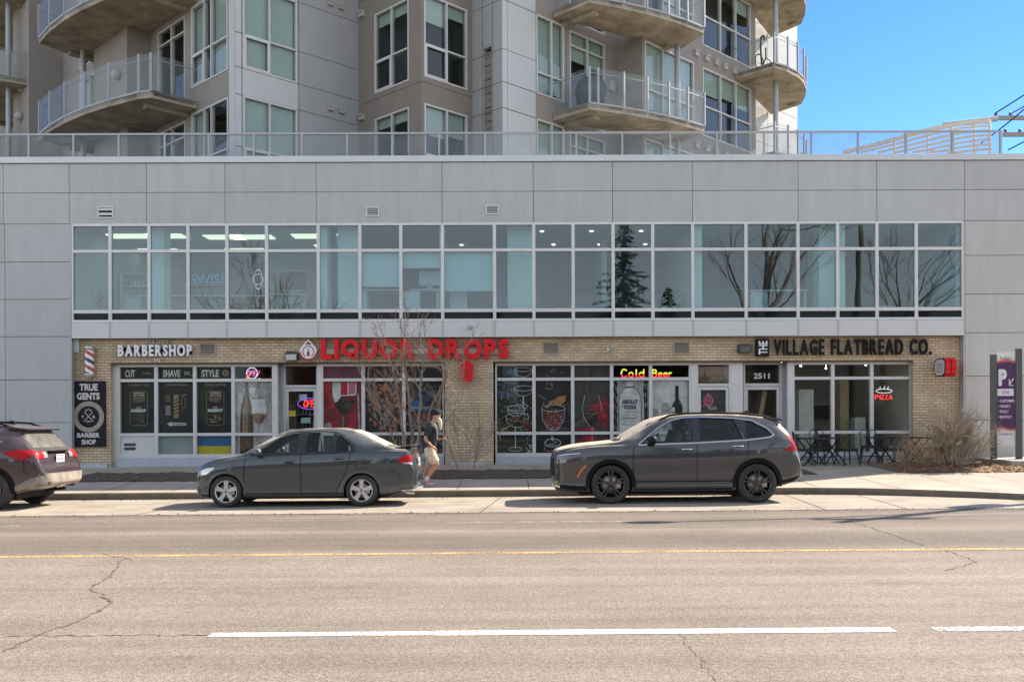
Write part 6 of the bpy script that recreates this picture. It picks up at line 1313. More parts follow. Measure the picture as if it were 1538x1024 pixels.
for sd in (-1, 1):
    m = MB(); sed.ribbon([(1.08, .955), (2.0, .972), (2.66, .99), (3.02, 1.02)], .016, .005, sd, m); sed.ribbon([(1.08, .965), (1.36, 1.14), (1.62, 1.295), (1.86, 1.375), (2.3, 1.392), (2.62, 1.37), (2.78, 1.30), (3.02, 1.08)], .016, .005, sd, m); m.build('window_trim', SEAM, re_)
    m = MB(); sed.patch([(.10, .66), (.25, .72), (.42, .745)], [(.10, .60), (.25, .61), (.42, .72)], .10, .41, .006, '', None, None, (sd,), 10, 4, mb=m); m.build('headlight', LAMPC, re_)
    m = MB(); sed.patch([(3.78, .87), (3.9, .93), (4.045, .94)], [(3.78, .84), (3.9, .775), (4.045, .765)], 3.80, 4.045, .006, '', None, None, (sd,), 8, 5, mb=m); m.build('tail_light', LAMPR, re_)
    m = MB(); sed.patch([(3.88, .80), (4.04, .81)], [(3.88, .785), (4.04, .765)], 3.88, 4.05, .009, '', None, None, (sd,), 4, 2, mb=m); m.build('reverse_light', LAMPC, re_)
    m = MB(); sed.ribbon([(.95, .225), (2.7, .225)], .07, .008, sd, m); m.build('sill', SEDP, re_)
    m = MB(); sed.ribbon([(3.02, .88), (3.2, .88), (3.2, .70), (3.02, .70), (3.02, .88)] if sd < 0 else [(3.02, .88), (3.03, .88)], .008, .004, sd, m); m.build('fuel_flap', SEAM, re_)
    m = MB(); sed.ribbon([(.50, .70), (.54, .55)], .008, .004, sd, m); m.build('bumper_seam', SEAM, re_); m = MB(); sed.ribbon([(3.62, .70), (3.80, .60), (3.84, .45)], .008, .004, sd, m); m.build('bumper_seam', SEAM, re_)
sed.endpatch(-.5, .5, .50, .60, .006, 'grille', BLACK, re_, rear=False); sed.endpatch(-.55, .55, .27, .40, .006, 'lower_grille', BLACK, re_, rear=False)
m = MB(); m.prism_y([(3.70, 1.075), (3.98, 1.115), (4.08, 1.125), (4.09, 1.10), (3.98, 1.09), (3.72, 1.062)], -.62, .62); m.box(3.80, 3.9, -.5, -.46, 1.04, 1.09); m.box(3.80, 3.9, .46, .5, 1.04, 1.09); m.build('spoiler', SEDP, re_)
m = MB(); m.tube([(3.85, -.42, .235), (4.06, -.42, .225)], .03, 10); m.build('exhaust', CHROME, re_)
m = MB(); m.prism_z([(3.86, -.84), (4.05, -.76), (4.15, -.55), (4.15, .3), (4.0, .3), (3.86, -.6)], .275, .30); m.build('hanging_bumper_lip', M('dusty_plastic', (.30, .27, .24), .8), re_)
mirrors(sed, re_, 1.20, .975, SEDP, (.07, .10, .075)); under(sed, re_, .17); plate(sed, re_, 0, .80); wheels(sed, re_, .296, .205, 5, RIMS, covers=1, width=.19); arches(sed, re_, SEDP, .03, .008)
seats(sed, re_, (1.72, 2.42), .6, 1.28, .33); m = MB(); m.lathe([(.175, -.012), (.187, 0), (.175, .012), (.165, 0), (.175, -.012)], (0, 0, 0), axis='x', k=24); m.build('steering_wheel', BLACK, re_, loc=(1.5, -.33, .98))
pillar(sed, re_, ([(1.92, 1.365), (2.10, 1.368)], [(1.92, .985), (2.10, .992)], 1.93, 2.095)); pillar(sed, re_, ([(2.575, 1.352), (2.66, 1.345)], [(2.575, 1.0), (2.66, 1.0)], 2.58, 2.655))
put(re_, X(291, 17.1)-.055, 17.1, sed)

# ---- dusty maroon crossover, left edge
MARP = M('maroon_car_paint', (.036, .020, .027), .26, var=.06, scale=30, coat=.9, dirt=((.34, .27, .25), .34, .34, .5, .95))
mar = Car(dict(L=4.60, W=1.845, roofw=.70, arch=.40, wz=.36, wheels=(.95, 3.61),
    plan=[(0, .66), (.05, .80), (.2, .92), (.5, .98), (2.3, 1), (3.7, .995), (4.1, .965), (4.35, .91), (4.48, .84), (4.56, .74), (4.60, .60)],
    top=[(0, .70), (.04, .95), (.3, 1.06), (.9, 1.11), (1.15, 1.14), (1.9, 1.48), (2.3, 1.575), (2.8, 1.60), (3.4, 1.585), (3.8, 1.545), (3.98, 1.505), (4.12, 1.35), (4.26, 1.16), (4.34, 1.10), (4.42, 1.02), (4.46, .86), (4.54, .76), (4.58, .68), (4.60, .56)],
    belt=[(0, .66), (.15, .90), (1.0, 1.03), (2.7, 1.09), (3.6, 1.13), (4.2, 1.08), (4.4, .98), (4.6, .54)],
    bot=[(0, .40), (.2, .27), (.6, .22), (3.4, .23), (3.9, .28), (4.3, .36), (4.55, .44), (4.60, .48)],
    cabin=[(1.7, .85), (2.0, 1.38), (2.8, 1.52), (3.5, 1.49), (3.85, 1.41), (3.95, 1.25), (3.95, .85)],
    windows=[[(1.6, 1.1), (2.2, 1.43), (2.55, 1.475), (2.55, 1.12)], [(2.65, 1.12), (2.65, 1.475), (3.2, 1.465), (3.42, 1.16)], [(3.48, 1.165), (3.32, 1.455), (3.52, 1.415), (3.75, 1.25), (3.70, 1.2)]]))
rm = thing('parked_car', 'dusty maroon crossover with roof spoiler and pale rear bumper at the left edge', 'car', (0, 0, 0), 'cars parked along the kerb')
mar.body(rm, MARP, INNER)
side_glass(mar, rm, [([(1.58, 1.11), (2.2, 1.44), (2.57, 1.485)], [(1.58, 1.09), (2.57, 1.11)], 1.58, 2.57, CARGL), ([(2.63, 1.485), (3.2, 1.475), (3.45, 1.455)], [(2.63, 1.11), (3.45, 1.155)], 2.63, 3.45, CARTINT), ([(3.28, 1.465), (3.52, 1.425), (3.77, 1.25)], [(3.28, 1.15), (3.72, 1.19), (3.77, 1.24)], 3.28, 3.77, CARTINT)])
mar.toppatch(1.2, 1.95, .74, .6, .004, 'windscreen', WSH, rm)
DG = M('dusty_rear_glass', (.05, .055, .05), .15, var=.3, scale=3, coat=.3, dirt=((.33, .30, .25), .2, .45))
mar.endpatch(-.64, .64, 1.13, 1.45, .006, 'rear_window', DG, rm, shape=lambda t: (1.13, 1.45))
doors(mar, rm, [dict(x0=1.5, x1=2.59, top=[(1.5, 1.04), (2.6, 1.08)], bot=[(1.5, .37), (2.6, .37)], seams=[[(2.6, 1.09), (2.6, .37)]], handle=(2.42, .98)), dict(x0=2.61, x1=3.42, top=[(2.6, 1.08), (3.42, 1.12)], bot=[(2.6, .37), (3.1, .37), (3.2, .55), (3.42, .8)], seams=[[(3.5, 1.13), (3.42, .82), (3.28, .68), (3.18, .52), (3.12, .37)]], handle=(3.3, 1.02))], MARP, MARP)
for sd in (-1, 1):
    m = MB(); mar.patch([(3.86, 1.06), (4.1, 1.10), (4.32, 1.09)], [(3.86, 1.03), (4.1, .93), (4.32, .92)], 3.86, 4.33, .007, '', None, None, (sd,), 12, 5, mb=m); m.build('tail_light', LAMPR, rm)
    mar.endpatch(sd*.56, sd*.80, .93, 1.07, .008, 'tail_light', LAMPR, rm, ny=6); mar.endpatch(sd*.42, sd*.555, .94, 1.05, .008, 'reverse_light', LAMPC, rm, ny=5)
    m = MB(); mar.ribbon([(1.5, .34), (3.2, .34)], .17, .008, sd, m); m.build('sill_cladding', CLAD, rm)
    m = MB(); mar.patch([(.03, .88), (.5, .98)], [(.03, .80), (.5, .88)], .03, .5, .006, '', None, None, (sd,), 8, 3, mb=m); m.build('headlight', LAMPC, rm)
    m = MB(); mar.ribbon([(3.5, 1.175), (3.72, 1.205), (3.80, 1.26)], .018, .006, sd, m); m.build('window_trim', CHROME, rm)
    m = MB(); pts = [(x, sd*.56, mar.topz(x, .56)+(.05 if 2.2 < x < 3.7 else .0)) for x in (2.0, 2.3, 2.8, 3.3, 3.6, 3.85)]; m.tube(pts, .02, 8); m.build('roof_rail', BLACK, rm)
    m = MB(); mar.ribbon([(4.22, .92), (4.22, .70), (4.30, .62)], .010, .005, sd, m); m.build('seam', SEAM, rm)
BUMP = M('dusty_bumper', (.25, .215, .18), .8, var=.4, scale=5)
mar.endpatch(-.78, .78, .50, .66, .012, 'bumper', BUMP, rm, ny=20); mar.endpatch(-.60, .60, .40, .50, .008, 'bumper_skid', M('skid_plate', (.34, .30, .25), .7, var=.3), rm, ny=16)
mar.patch([(4.05, .42), (4.3, .56), (4.55, .64)], [(4.05, .30), (4.3, .38), (4.55, .48)], 4.05, 4.56, .010, 'bumper_corner', BUMP, rm, nx=10, nz=3)
m = MB(); vs = [(3.80, -.66, 1.53), (3.80, .66, 1.53), (4.17, .60, 1.475), (4.17, -.60, 1.475), (3.80, -.66, 1.49), (3.80, .66, 1.49), (4.16, .60, 1.45), (4.16, -.60, 1.45)]; m.add(vs, [(0,1,2,3), (7,6,5,4), (0,4,5,1), (1,5,6,2), (2,6,7,3), (3,7,4,0)]); m.build('spoiler', MARP, rm)
m = MB(); m.prism_y([(3.4, 1.58), (3.62, 1.56), (3.6, 1.62), (3.54, 1.64)], -.02, .02); m.build('antenna', BLACK, rm)
x9 = mar.endx(0, 1.02)+.03; m = MB(); m.box(x9-.05, x9, -.35, .35, 1.045, 1.07); m.build('plate_light_bar', BLACK, rm)
m = MB(); xx = mar.endx(0, 1.22)+.03; m.tube([(xx, -.02, 1.17), (xx-.03, .16, 1.2), (xx-.05, .33, 1.21)], .012, 6); m.build('rear_wiper', BLACK, rm)
m = MB(); m.tube([(4.2, .5, .40), (4.50, .5, .385)], .028, 10); m.build('exhaust', DARKM, rm)
plate(mar, rm, 0, .92); mirrors(mar, rm, 1.75, 1.13, MARP); arches(mar, rm, CLAD, .065); under(mar, rm, .22); wheels(mar, rm, .36, .24, 6, RIMG, True, width=.22); seats(mar, rm, (2.28, 3.1), .75, 1.48)
put(rm, X(120, 18.0)-4.74, 16.85, mar)
# ------------------------------------------------------------------ bare trees and shrubs
def branchy(mb, p, d, L, r, depth, rnd, spread=.5, up=.15, k=4, minr=.0035, buds=None, split=(2, 3), wig=.12):
    pts = [p]; n = 4; q = p.copy(); dd = d.copy()
    for i in range(n):
        dd = (dd+Vector((rnd.gauss(0, wig), rnd.gauss(0, wig), rnd.gauss(0, wig)+up*.25))).normalized(); q = q+dd*L/n; pts.append(q.copy())
    r1 = max(minr*.7, r*.62); mb.tube(pts, [max(minr*.7, r+(r1-r)*i/n) for i in range(n+1)], k if r > .012 else 3, 0, cap=False)
    if buds is not None and depth <= 1:
        for pt in pts[1:]:
            if rnd.random() < .42: buds.ball(tuple(pt+Vector((rnd.gauss(0, .01),)*3)), .011+.008*rnd.random(), 4, 0, sc=(.7, .7, 1.3))
    if depth <= 0: return
    for i in range(rnd.randint(*split)+1):
        t = .3+.7*rnd.random() if i else 1.0
        b = pts[min(n, int(t*n))]; ax = Vector((rnd.gauss(0, 1), rnd.gauss(0, 1), rnd.gauss(0, .6))).normalized()
        nd = (dd+ax*spread*(.5+.7*rnd.random())).normalized(); branchy(mb, b, nd, L*(.62+.25*rnd.random()), max(minr, r1*(.85 if i == 0 else .62)), depth-1, rnd, spread, up, k, minr, buds, split, wig)
BUD = M('buds', (.33, .12, .06), .8, var=.4, scale=40)
TP = Vector((X(618, 22.5), 22.5, zs(-2.4, 22.5)))
t = thing('bare_tree', 'bare multi stemmed young tree with reddish buds in the soil bed before the red lettering', 'tree', tuple(TP))
rnd = random.Random(21); st = MB(); cr = MB(); bu = MB()
for (bx, by, tx, ty, tz, r0) in ((-.12, 0, -.42, -.1, 2.5, .048), (.0, .05, -.16, .1, 2.9, .052), (.10, -.05, .30, .0, 2.8, .045), (.16, .06, .85, .15, 2.5, .040), (-.2, .1, -1.05, .2, 1.9, .034), (.2, 0, 1.0, -.1, 1.5, .024)):
    a, b = Vector((bx, by, -.05)), Vector((tx, ty, tz)); pts = []
    for i in range(9):
        s_ = i/8; p = a.lerp(b, s_); p += Vector((rnd.gauss(0, .028), rnd.gauss(0, .03), 0)); p.x -= .18*(tx-bx)*math.sin(math.pi*s_); pts.append(p)
    st.tube(pts, [r0*(1-.55*i/8) for i in range(9)], 8, 0)
    for i in range(3, 9):
        for q in range(1 if i < 6 else 2):
            d = Vector((rnd.gauss(0, .8)+(tx-bx)*.35, rnd.gauss(0, .5), .75+rnd.random()*.5)).normalized()
            branchy(cr, pts[i], d, .34+.26*rnd.random(), r0*.26, 2, rnd, .50, .2, 4, .0042, bu if tz > 1.6 else None, (1, 3))
    branchy(cr, pts[-1], (pts[-1]-pts[-3]).normalized(), .55, r0*.42, 3, rnd, .42, .3, 4, .0045, bu, (1, 2))
st.build('trunk', BARK, t, fix=False); cr.build('crown', TWIG, t, fix=False); bu.build('buds', BUD, t, fix=False)
def shrub(label, px, y, h, wd, n, seed, mat, depth=3, lean=0, buds=False):
    x = X(px, y); t = thing('bare_shrub', label, 'shrub', (x, y, zs(x, y)), 'leafless shrubs in the beds'); rnd = random.Random(seed); m = MB(); bu = MB()
    for i in range(n):
        a = rnd.random()*6.283; q = .06+.12*rnd.random(); out = (.15+rnd.random()*.85)*wd
        d = Vector((math.cos(a)*out+lean, math.sin(a)*out*.7, h)).normalized(); branchy(m, Vector((q*math.cos(a), q*math.sin(a), -.03)), d, h*(.42+.2*rnd.random()), .010+.006*rnd.random(), depth, rnd, .60, .10, 4, .0042, bu if buds else None, (1, 3), .14)
    m.build('branches', mat, t, fix=False)
    if buds: bu.build('buds', BUD, t, fix=False)
TW2 = M('twig_tan', (.34, .25, .165), .9, var=.3, scale=20); TW3 = M('twig_grey', (.36, .285, .205), .9, var=.3, scale=20)
shrub('large leafless tan shrub in the bark bed against the corner of the brick', 1443, 22.8, 1.08, .72, 19, 5, TW3, 4)
shrub('low leafless pale shrub beside the last stool, left of the large shrub', 1378, 22.7, .72, .75, 22, 6, TW2, 3, -.1)
shrub('small wispy orange budded shrub behind the large shrub', 1418, 23.6, 1.1, .5, 12, 7, TW2, 3, 0, True)
shrub('bare twigs added for the tree branches and shadows right of the walking man', 700, 23.0, 1.35, 1.0, 8, 8, TWIG, 3, -.05)  # stands in for tree branches and shadows against the brick pier
shrub('small leafless shrub low in the soil bed behind the boot of the sedan', 606, 22.9, .8, .7, 14, 9, TWIG, 3)
# dry leaves and chips on the bark bed
m = MB(); r_ = random.Random(5)
for i in range(700):
    x, y = 9.3+3.8*r_.random(), 21.95+1.5*r_.random(); z = zs(x, y)+.05+.08*r_.random(); a = r_.random()*6.28; l_, w_ = .03+.05*r_.random(), .015+.02*r_.random(); ca, sa = math.cos(a), math.sin(a)
    m.add([(x-l_*ca, y-l_*sa, z), (x+w_*sa, y-w_*ca, z+.02*r_.random()), (x+l_*ca, y+l_*sa, z+.01), (x-w_*sa, y+w_*ca, z+.03*r_.random())], [(0,1,2,3)])
o = m.build('leaf_litter', M('dry_leaf', (.36, .24, .13), .9, var=.3, rand=.5), fix=False); o['kind'] = 'stuff'; o['label'] = 'dry leaves and wood chips scattered under the large shrub'; o['category'] = 'leaf litter'

# ------------------------------------------------------------------ patio furniture
IRON = M('black_iron', (.014, .014, .015), .45, var=.2)
def table(label, x, y, rz=0, w_=.62):
    t = thing('bistro_table', label, 'table', (x, y, zs(x, y)), 'black folding tables on the patio', rz); h = .70
    m = MB(); m.box(-w_/2, w_/2, -.3, .3, h-.03, h)
    for i in range(6): m.box(-w_/2, w_/2, -.28+i*.1, -.22+i*.1, h, h+.006)
    m.build('tabletop', IRON, t)
    for s_ in (-1, 1):
        m = MB(); y0 = s_*.25
        m.tube([(-w_/2+.04, y0, 0), (w_/2-.06, y0, h-.03)], .02, 6); m.tube([(w_/2-.04, y0+.03*s_, 0), (-w_/2+.06, y0+.03*s_, h-.03)], .02, 6); m.tube([(-w_/2+.04, y0, .0), (-w_/2+.04, y0*.2, .0)], .012, 6); m.build('leg_frame', IRON, t)
    m = MB(); m.tube([(-.16, -.25, .2), (-.16, .25, .2)], .010, 6); m.tube([(.16, -.28, .2), (.16, .28, .2)], .010, 6); m.build('stretcher', IRON, t)
def chair(label, x, y, rz, back=True):
    t = thing('metal_chair' if back else 'metal_stool', label, 'chair' if back else 'stool', (x, y, zs(x, y)), 'black metal seats on the patio', rz)
    m = MB(); m.prism_z([(-.17, -.2), (.17, -.2), (.2, -.17), (.2, .17), (.17, .2), (-.17, .2), (-.2, .17), (-.2, -.17)], .43, .455); m.prism_z([(-.19, -.19), (.19, -.19), (.19, .19), (-.19, .19)], .39, .43); m.build('seat', IRON, t)
    for sx_ in (-1, 1):
        for sy in (-1, 1):
            m = MB(); m.add([(sx_*.15, sy*.15, .40), (sx_*.18, sy*.15, .40), (sx_*.15, sy*.18, .40), (sx_*.225, sy*.22, 0), (sx_*.245, sy*.22, 0), (sx_*.225, sy*.24, 0)], [(0,1,4,3), (1,2,5,4), (2,0,3,5), (3,4,5)]); m.tube([(sx_*.165, sy*.165, .41), (sx_*.235, sy*.23, 0)], [.022, .014], 6); m.build('leg', IRON, t)
    m = MB()
    for a, b in (((-.2, -.2), (.2, .2)), ((-.2, .2), (.2, -.2))): m.tube([(a[0], a[1], .17), (b[0], b[1], .17)], .008, 5)
    m.build('brace', IRON, t)
    if back:
        m = MB(); m.tube([(-.18, .19, .42), (-.2, .25, .8), (-.15, .27, .87), (.15, .27, .87), (.2, .25, .8), (.18, .19, .42)], .014, 6); m.box(-.05, .05, .2, .212, .44, .86)
        m.v[-8:] = [(a, b+(.055 if c_ > .6 else 0), c_) for a, b, c_ in m.v[-8:]]; m.build('backrest', IRON, t)
yt = 24.35
table('black folding table next to the grey car tail, left end of the patio', X(1218, yt), yt, .05); table('black folding table under the left restaurant pane, between chairs', X(1250, yt+.15), yt+.15, -.05)
table('black folding table under the neon pizza sign', X(1322, yt+.1), yt+.1, .1, .56); table('black folding table half hidden by the pale shrub', X(1374, yt), yt, 0)
chair('black metal chair nearest the grey car tail light', X(1207, 24.0), 24.0, R(80)); chair('black metal chair behind the leftmost folding tables', X(1233, 24.75), 24.75, R(10)); chair('black metal stool standing clear in front of the middle restaurant pane', X(1272, 24.0), 24.0, R(12), False)
chair('black metal chair behind the table under the neon pizza sign', X(1305, 24.8), 24.8, R(-15)); chair('black metal stool to the left of the pale shrub', X(1343, 23.9), 23.9, R(20), False); chair('black metal stool hidden between the pale shrub and the large shrub', X(1402, 24.0), 24.0, R(5), False)

# ------------------------------------------------------------------ parking sign with its low concrete base
yS2 = 23.6
t = thing('parking_sign', 'tall purple and white parking sign between two dark posts at the right edge', 'sign', (X(1511, yS2), yS2, zs(13, yS2)+.18), rz=R(-22))
zb2 = zs(12.5, yS2)+.18
def pz(py): return Z(py, yS2)-zb2
PURP = M('sign_purple', (.065, .02, .085), .4, var=.05); POSTG = M('post_grey', (.075, .08, .08), .45, var=.08); SGW = M('sign_white', (.66, .66, .66), .4); SGO = M('sign_orange', (.55, .10, .06), .4)
for a, tp in ((-.285, 535), (.285, 527)): m = MB(); m.box(a-.075, a+.075, -.06, .06, 0, pz(tp)); m.build('post', POSTG, t)
m = MB(); m.box(-.21, .21, -.02, .02, pz(672), pz(531)); m.build('panel', SGW, t)
m = MB(); n = 14; tp = [(-.21+.42*i/n, pz(549)+.05*math.sin(math.pi*(i/n)*1.0)) for i in range(n+1)]; bt = [(-.21+.42*i/n, pz(645)+.02*math.sin(2*math.pi*i/n)) for i in range(n+1)]
m.prism_y(tp+bt[::-1], -.028, -.021); 
o_ = MB(); o_.prism_y([(x, z+.06) for x, z in tp]+[(x, z) for x, z in tp[::-1]], -.026, -.021); o_.build('orange_band', SGO, t); o_ = MB(); o_.prism_y([(x, z) for x, z in bt]+[(x, z-.05) for x, z in bt[::-1]], -.026, -.021); o_.build('orange_band', SGO, t); m.build('purple_field', PURP, t)
m = MB(); text(m, 'P', -.17, .02, pz(582), pz(557), -.031, 0, .06); m.stroke([(.17, pz(571)), (.08, pz(580))], .025, -.031); m.stroke([(.075, pz(572)), (.075, pz(581.5)), (.165, pz(581.5))], .025, -.031)
m.build('parking_letter', SGW, t); m = MB(); m.box(-.20, .17, -.030, -.0285, pz(597), pz(586.5)); m.build('white_strip', SGW, t)
for i, s_ in enumerate(('• CUSTOMER', '• HOURLY', '• DAILY', '• MONTHLY')): m = MB(); text(m, s_, -.18, (.19, .1, .06, .13)[i], pz(606.5+i*8), pz(602.5+i*8), -.031, 0, .02); m.build('white_lettering', SGW, t)
for s_, a, b, c_, d, y_ in (('indigo', -.13, .13, 544, 538, -.0225), ('PAYMENTS', -.15, .15, 656, 653, -.0225), ('ZONE', -.1, .08, 594, 589.5, -.0315)): m = MB(); text(m, s_, a, b, pz(c_), pz(d), y_, 0, .01); m.build('dark_lettering', M('sign_ink', (.10, .09, .11), .5), t)
m = MB(); m.prism_z([(X(1478, 24), 22.7), (14.6, 22.3), (14.6, 24.6), (X(1470, 24), 24.6)], -.1, zb2); o = m.build('concrete_plinth', M('plinth_concrete', (.40, .36, .31), .9, var=.12, bump=.3)); tag(o, 'low concrete plinth the parking sign stands on', 'plinth')

# ------------------------------------------------------------------ poles and wires
WOODP = M('pole_wood', (.20, .15, .105), .9, var=.25, scale=8, stretch=(1, 1, .1)); WIRE = M('wire', (.02, .02, .02), .6)
def insul(m, p): m.lathe([(0, 0), (.05, 0), (.08, .04), (.05, .07), (.08, .11), (.04, .16), (0, .17)], p, k=10)
yU = 42.0
t = thing('utility_pole', 'utility pole with crossarms and insulators behind the roof at the right edge', 'pole', (X(1556, yU), yU, -.2))
m = MB(); m.tube([(0, 0, 0), (0, 0, 15.6)], [.2, .14], 12); m.build('shaft', WOODP, t)
for z, x0 in ((Z(180, yU)+.2, X(1494, yU)-X(1556, yU)), (Z(205, yU)+.2, X(1508, yU)-X(1556, yU))):
    m = MB(); m.box(x0, -x0, -.07, .07, z-.09, z+.09); o = m.build('crossarm', M('crossarm_grey', (.30, .28, .26), .8), t)
    m = MB()
    for q in (x0+.1, x0+.75, -x0-.1): insul(m, (q, 0, z+.09))
    m.build('insulator', M('insulator_brown', (.10, .06, .05), .3), o)
t = thing('power_lines', 'dark power lines rising to the right from the crossarm above the louvred screen', 'wires', (0, 0, 0))
def wire(a, b, sag, r=.014): 
    m = MB(); m.tube([(a[0]+(b[0]-a[0])*i/12, a[1]+(b[1]-a[1])*i/12, a[2]+(b[2]-a[2])*i/12-sag*4*(i/12)*(1-i/12)) for i in range(13)], r, 4); m.build('wire', WIRE, t)
for a, b in ((( 1496, 173), (1560, 130)), ((1521, 173), (1600, 130)), ((1465, 225), (1520, 170)), ((1515, 228), (1545, 215))): wire((X(a[0], yU), yU, Z(a[1], yU)), (X(b[0], yU)+1, yU-3, Z(b[1], yU)+1), .15, .03)
# the street pole just outside the frame on the right; its shadow lies over the road
t = thing('street_pole', 'wooden street pole carrying a lamp arm and a transformer beyond the right edge', 'pole', (16.4, 20.9, .1))
m = MB(); m.tube([(0, 0, -.3), (0, 0, 11.4)], [.16, .11], 12); m.build('shaft', WOODP, t)
m = MB(); m.lathe([(0, 0), (.26, 0), (.28, .1), (.28, .8), (.2, .9), (0, .92)], (-.42, 0, 7.4), k=16); m.build('transformer', ALUD, t)
m = MB(); m.tube([(0, 0, 9.5), (-1.6, -.3, 10.0), (-3.9, -.6, 10.05)], .045, 8); m.build('lamp_arm', ALUD, t)
m = MB(); m.ball((-4.2, -.65, 10.02), 1, 12, sc=(.42, .17, .1)); m.build('lamp_head', ALUD, t)
m = MB(); m.box(-.9, .9, -.06, .06, 10.7, 10.82); m.build('crossarm', WOODP, t)
t = thing('street_wires', 'thin overhead street wires beyond the right edge', 'wires', (0, 0, 0))
wire((16.4, 20.9, 9.8), (60, 26, 10.1), .5, .02); wire((16.4, 20.9, 10.7), (60, 26, 11), .5, .02); wire((16.4, 20.9, 9.2), (60, 25, 9.4), .5, .03)
# louvred curved screen behind the roof edge
yL = 37.0; t = thing('louvred_screen', 'curved white louvred screen rising behind the roof railing at the right', 'screen', (0, 0, 0))
WL = M('screen_white', (.62, .58, .50), .6, var=.08)
def curve(pts, dy=0, n=10):
    out = []
    for (a, b), (c_, d) in zip(pts, pts[1:]):
        for i in range(n): s_ = i/n; px, py = a+(c_-a)*s_, b+(d-b)*s_; Y_ = yL-(px-1260)*.012+dy; out.append((X(px, Y_), Y_, Z(py, Y_)))
    return out
for k_ in range(7):
    s_ = k_/6; m = MB(); pts = [(1268+26*k_, 231), (1330+18*k_, 216+2.6*k_), (1395+11*k_, 197.5+5.2*k_), (1440+5*k_, 189+6.4*k_), (1494, 183.5+7.2*k_)]
    c_ = curve(pts); m.tube(c_, .055 if k_ else .10, 4, sm=False); m.build('louvre', WL, t)
for px, top in ((1345, 214), (1395, 199), (1430, 191), (1465, 186), (1488, 184)): m = MB(); Y_ = yL-(px-1260)*.012+.12; m.tube([(X(px, Y_), Y_, Z(top, Y_)), (X(px, Y_), Y_, Z(238, Y_))], .05, 6); m.build('upright', WL, t)
m = MB(); Y_ = yL+.4; m.tube([(X(1418, Y_), Y_, Z(190, Y_)), (X(1500, Y_), Y_, Z(181, Y_))], .11, 8); m.build('beam', ALUD, t)

# ------------------------------------------------------------------ the other side of the street, seen mirrored in the glass
NEED = M('needles', (.045, .070, .030), .8, var=.5, scale=3, rand=.45)
def spruce(label, x, y, h, wd, seed, n=2600):
    t = thing('spruce_tree', label, 'tree', (x, y, 0), 'trees across the street'); rnd = random.Random(seed)
    m = MB(); m.tube([(0, 0, -.2), (.05, 0, h*.5), (0, 0, h)], [.2, .12, .02], 8); m.build('trunk', BARK, t); m = MB()
    for i in range(int(h*15)):
        z = h*(.10+.9*(i/(h*15))); a = i*2.4+rnd.random(); L = wd*(1-z/h)**.85*(.55+.6*rnd.random())+.12; k = max(4, int(L*10))
        for j in range(k):
            s_ = (j+.5)/k; px, py, pz_ = L*s_*math.cos(a), L*s_*math.sin(a), z-L*.28*s_+.10*L*s_*s_
            for q in range(3):
                l_ = .16+.2*rnd.random(); aa = a+rnd.gauss(0, .9); dx, dy, dz = l_*math.cos(aa), l_*math.sin(aa), -.10*rnd.random()-.03; nx, ny = -dy*.32, dx*.32; ox, oy, oz = rnd.gauss(0, .06), rnd.gauss(0, .06), rnd.gauss(0, .06)
                m.add([(px+ox-nx, py+oy-ny, pz_+oz), (px+ox+dx, py+oy+dy, pz_+oz+dz), (px+ox+nx, py+oy+ny, pz_+oz+.02)], [(0, 1, 2)])
    m.build('crown', NEED, t, fix=False)
spruce('tall spruce across the street, mirrored in the middle office windows', X(935, 58), -8, 13.4, 4.3, 1)
spruce('smaller spruce across the street beside the tall one', X(1000, 60), -10, 9.6, 3.2, 2)
spruce('small spruce across the street left of the tall one', X(745, 62), -12, 8.6, 2.6, 3)
BARKL = M('pale_bark', (.36, .30, .23), .9, var=.3, scale=10)
def bare(label, x, y, h, seed, r0=.24):
    t = thing('street_tree', label, 'tree', (x, y, 0), 'trees across the street'); rnd = random.Random(seed); m = MB(); c_ = MB()
    pts = [Vector((.03*h*math.sin(i*.9+seed), .2*math.cos(i*.7), h*.5*i/6)) for i in range(7)]; m.tube(pts, [r0*(1-.07*i) for i in range(7)], 10); m.build('trunk', BARK, t, fix=False)
    for q in range(5): branchy(c_, pts[4+q % 3], Vector((rnd.gauss(0, .6), rnd.gauss(0, .6), 1)).normalized(), h*.22, r0*.5, 4, rnd, .55, .2, 5, .018, None, (1, 2))
    c_.build('crown', BARKL, t, fix=False)
bare('crooked leafless tree across the street, mirrored right of the middle', X(1140, 56), -6, 18, 3, .34); bare('small leafless tree across the street mirrored beside the ring emblem', X(430, 58), -8, 10.5, 12, .17); bare('leafless tree across the street mirrored in the left offices', X(380, 62), -12, 12, 5, .18); bare('leafless tree across the street mirrored in the right offices', X(1345, 60), -10, 14, 8, .24)
t = thing('street_pole', 'brown pole across the street mirrored near the right end of the offices', 'pole', (X(1288, 57), -7, 0)); m = MB(); m.tube([(0, 0, -.2), (0, 0, 13)], [.2, .15], 10); m.build('shaft', WOODP, t)
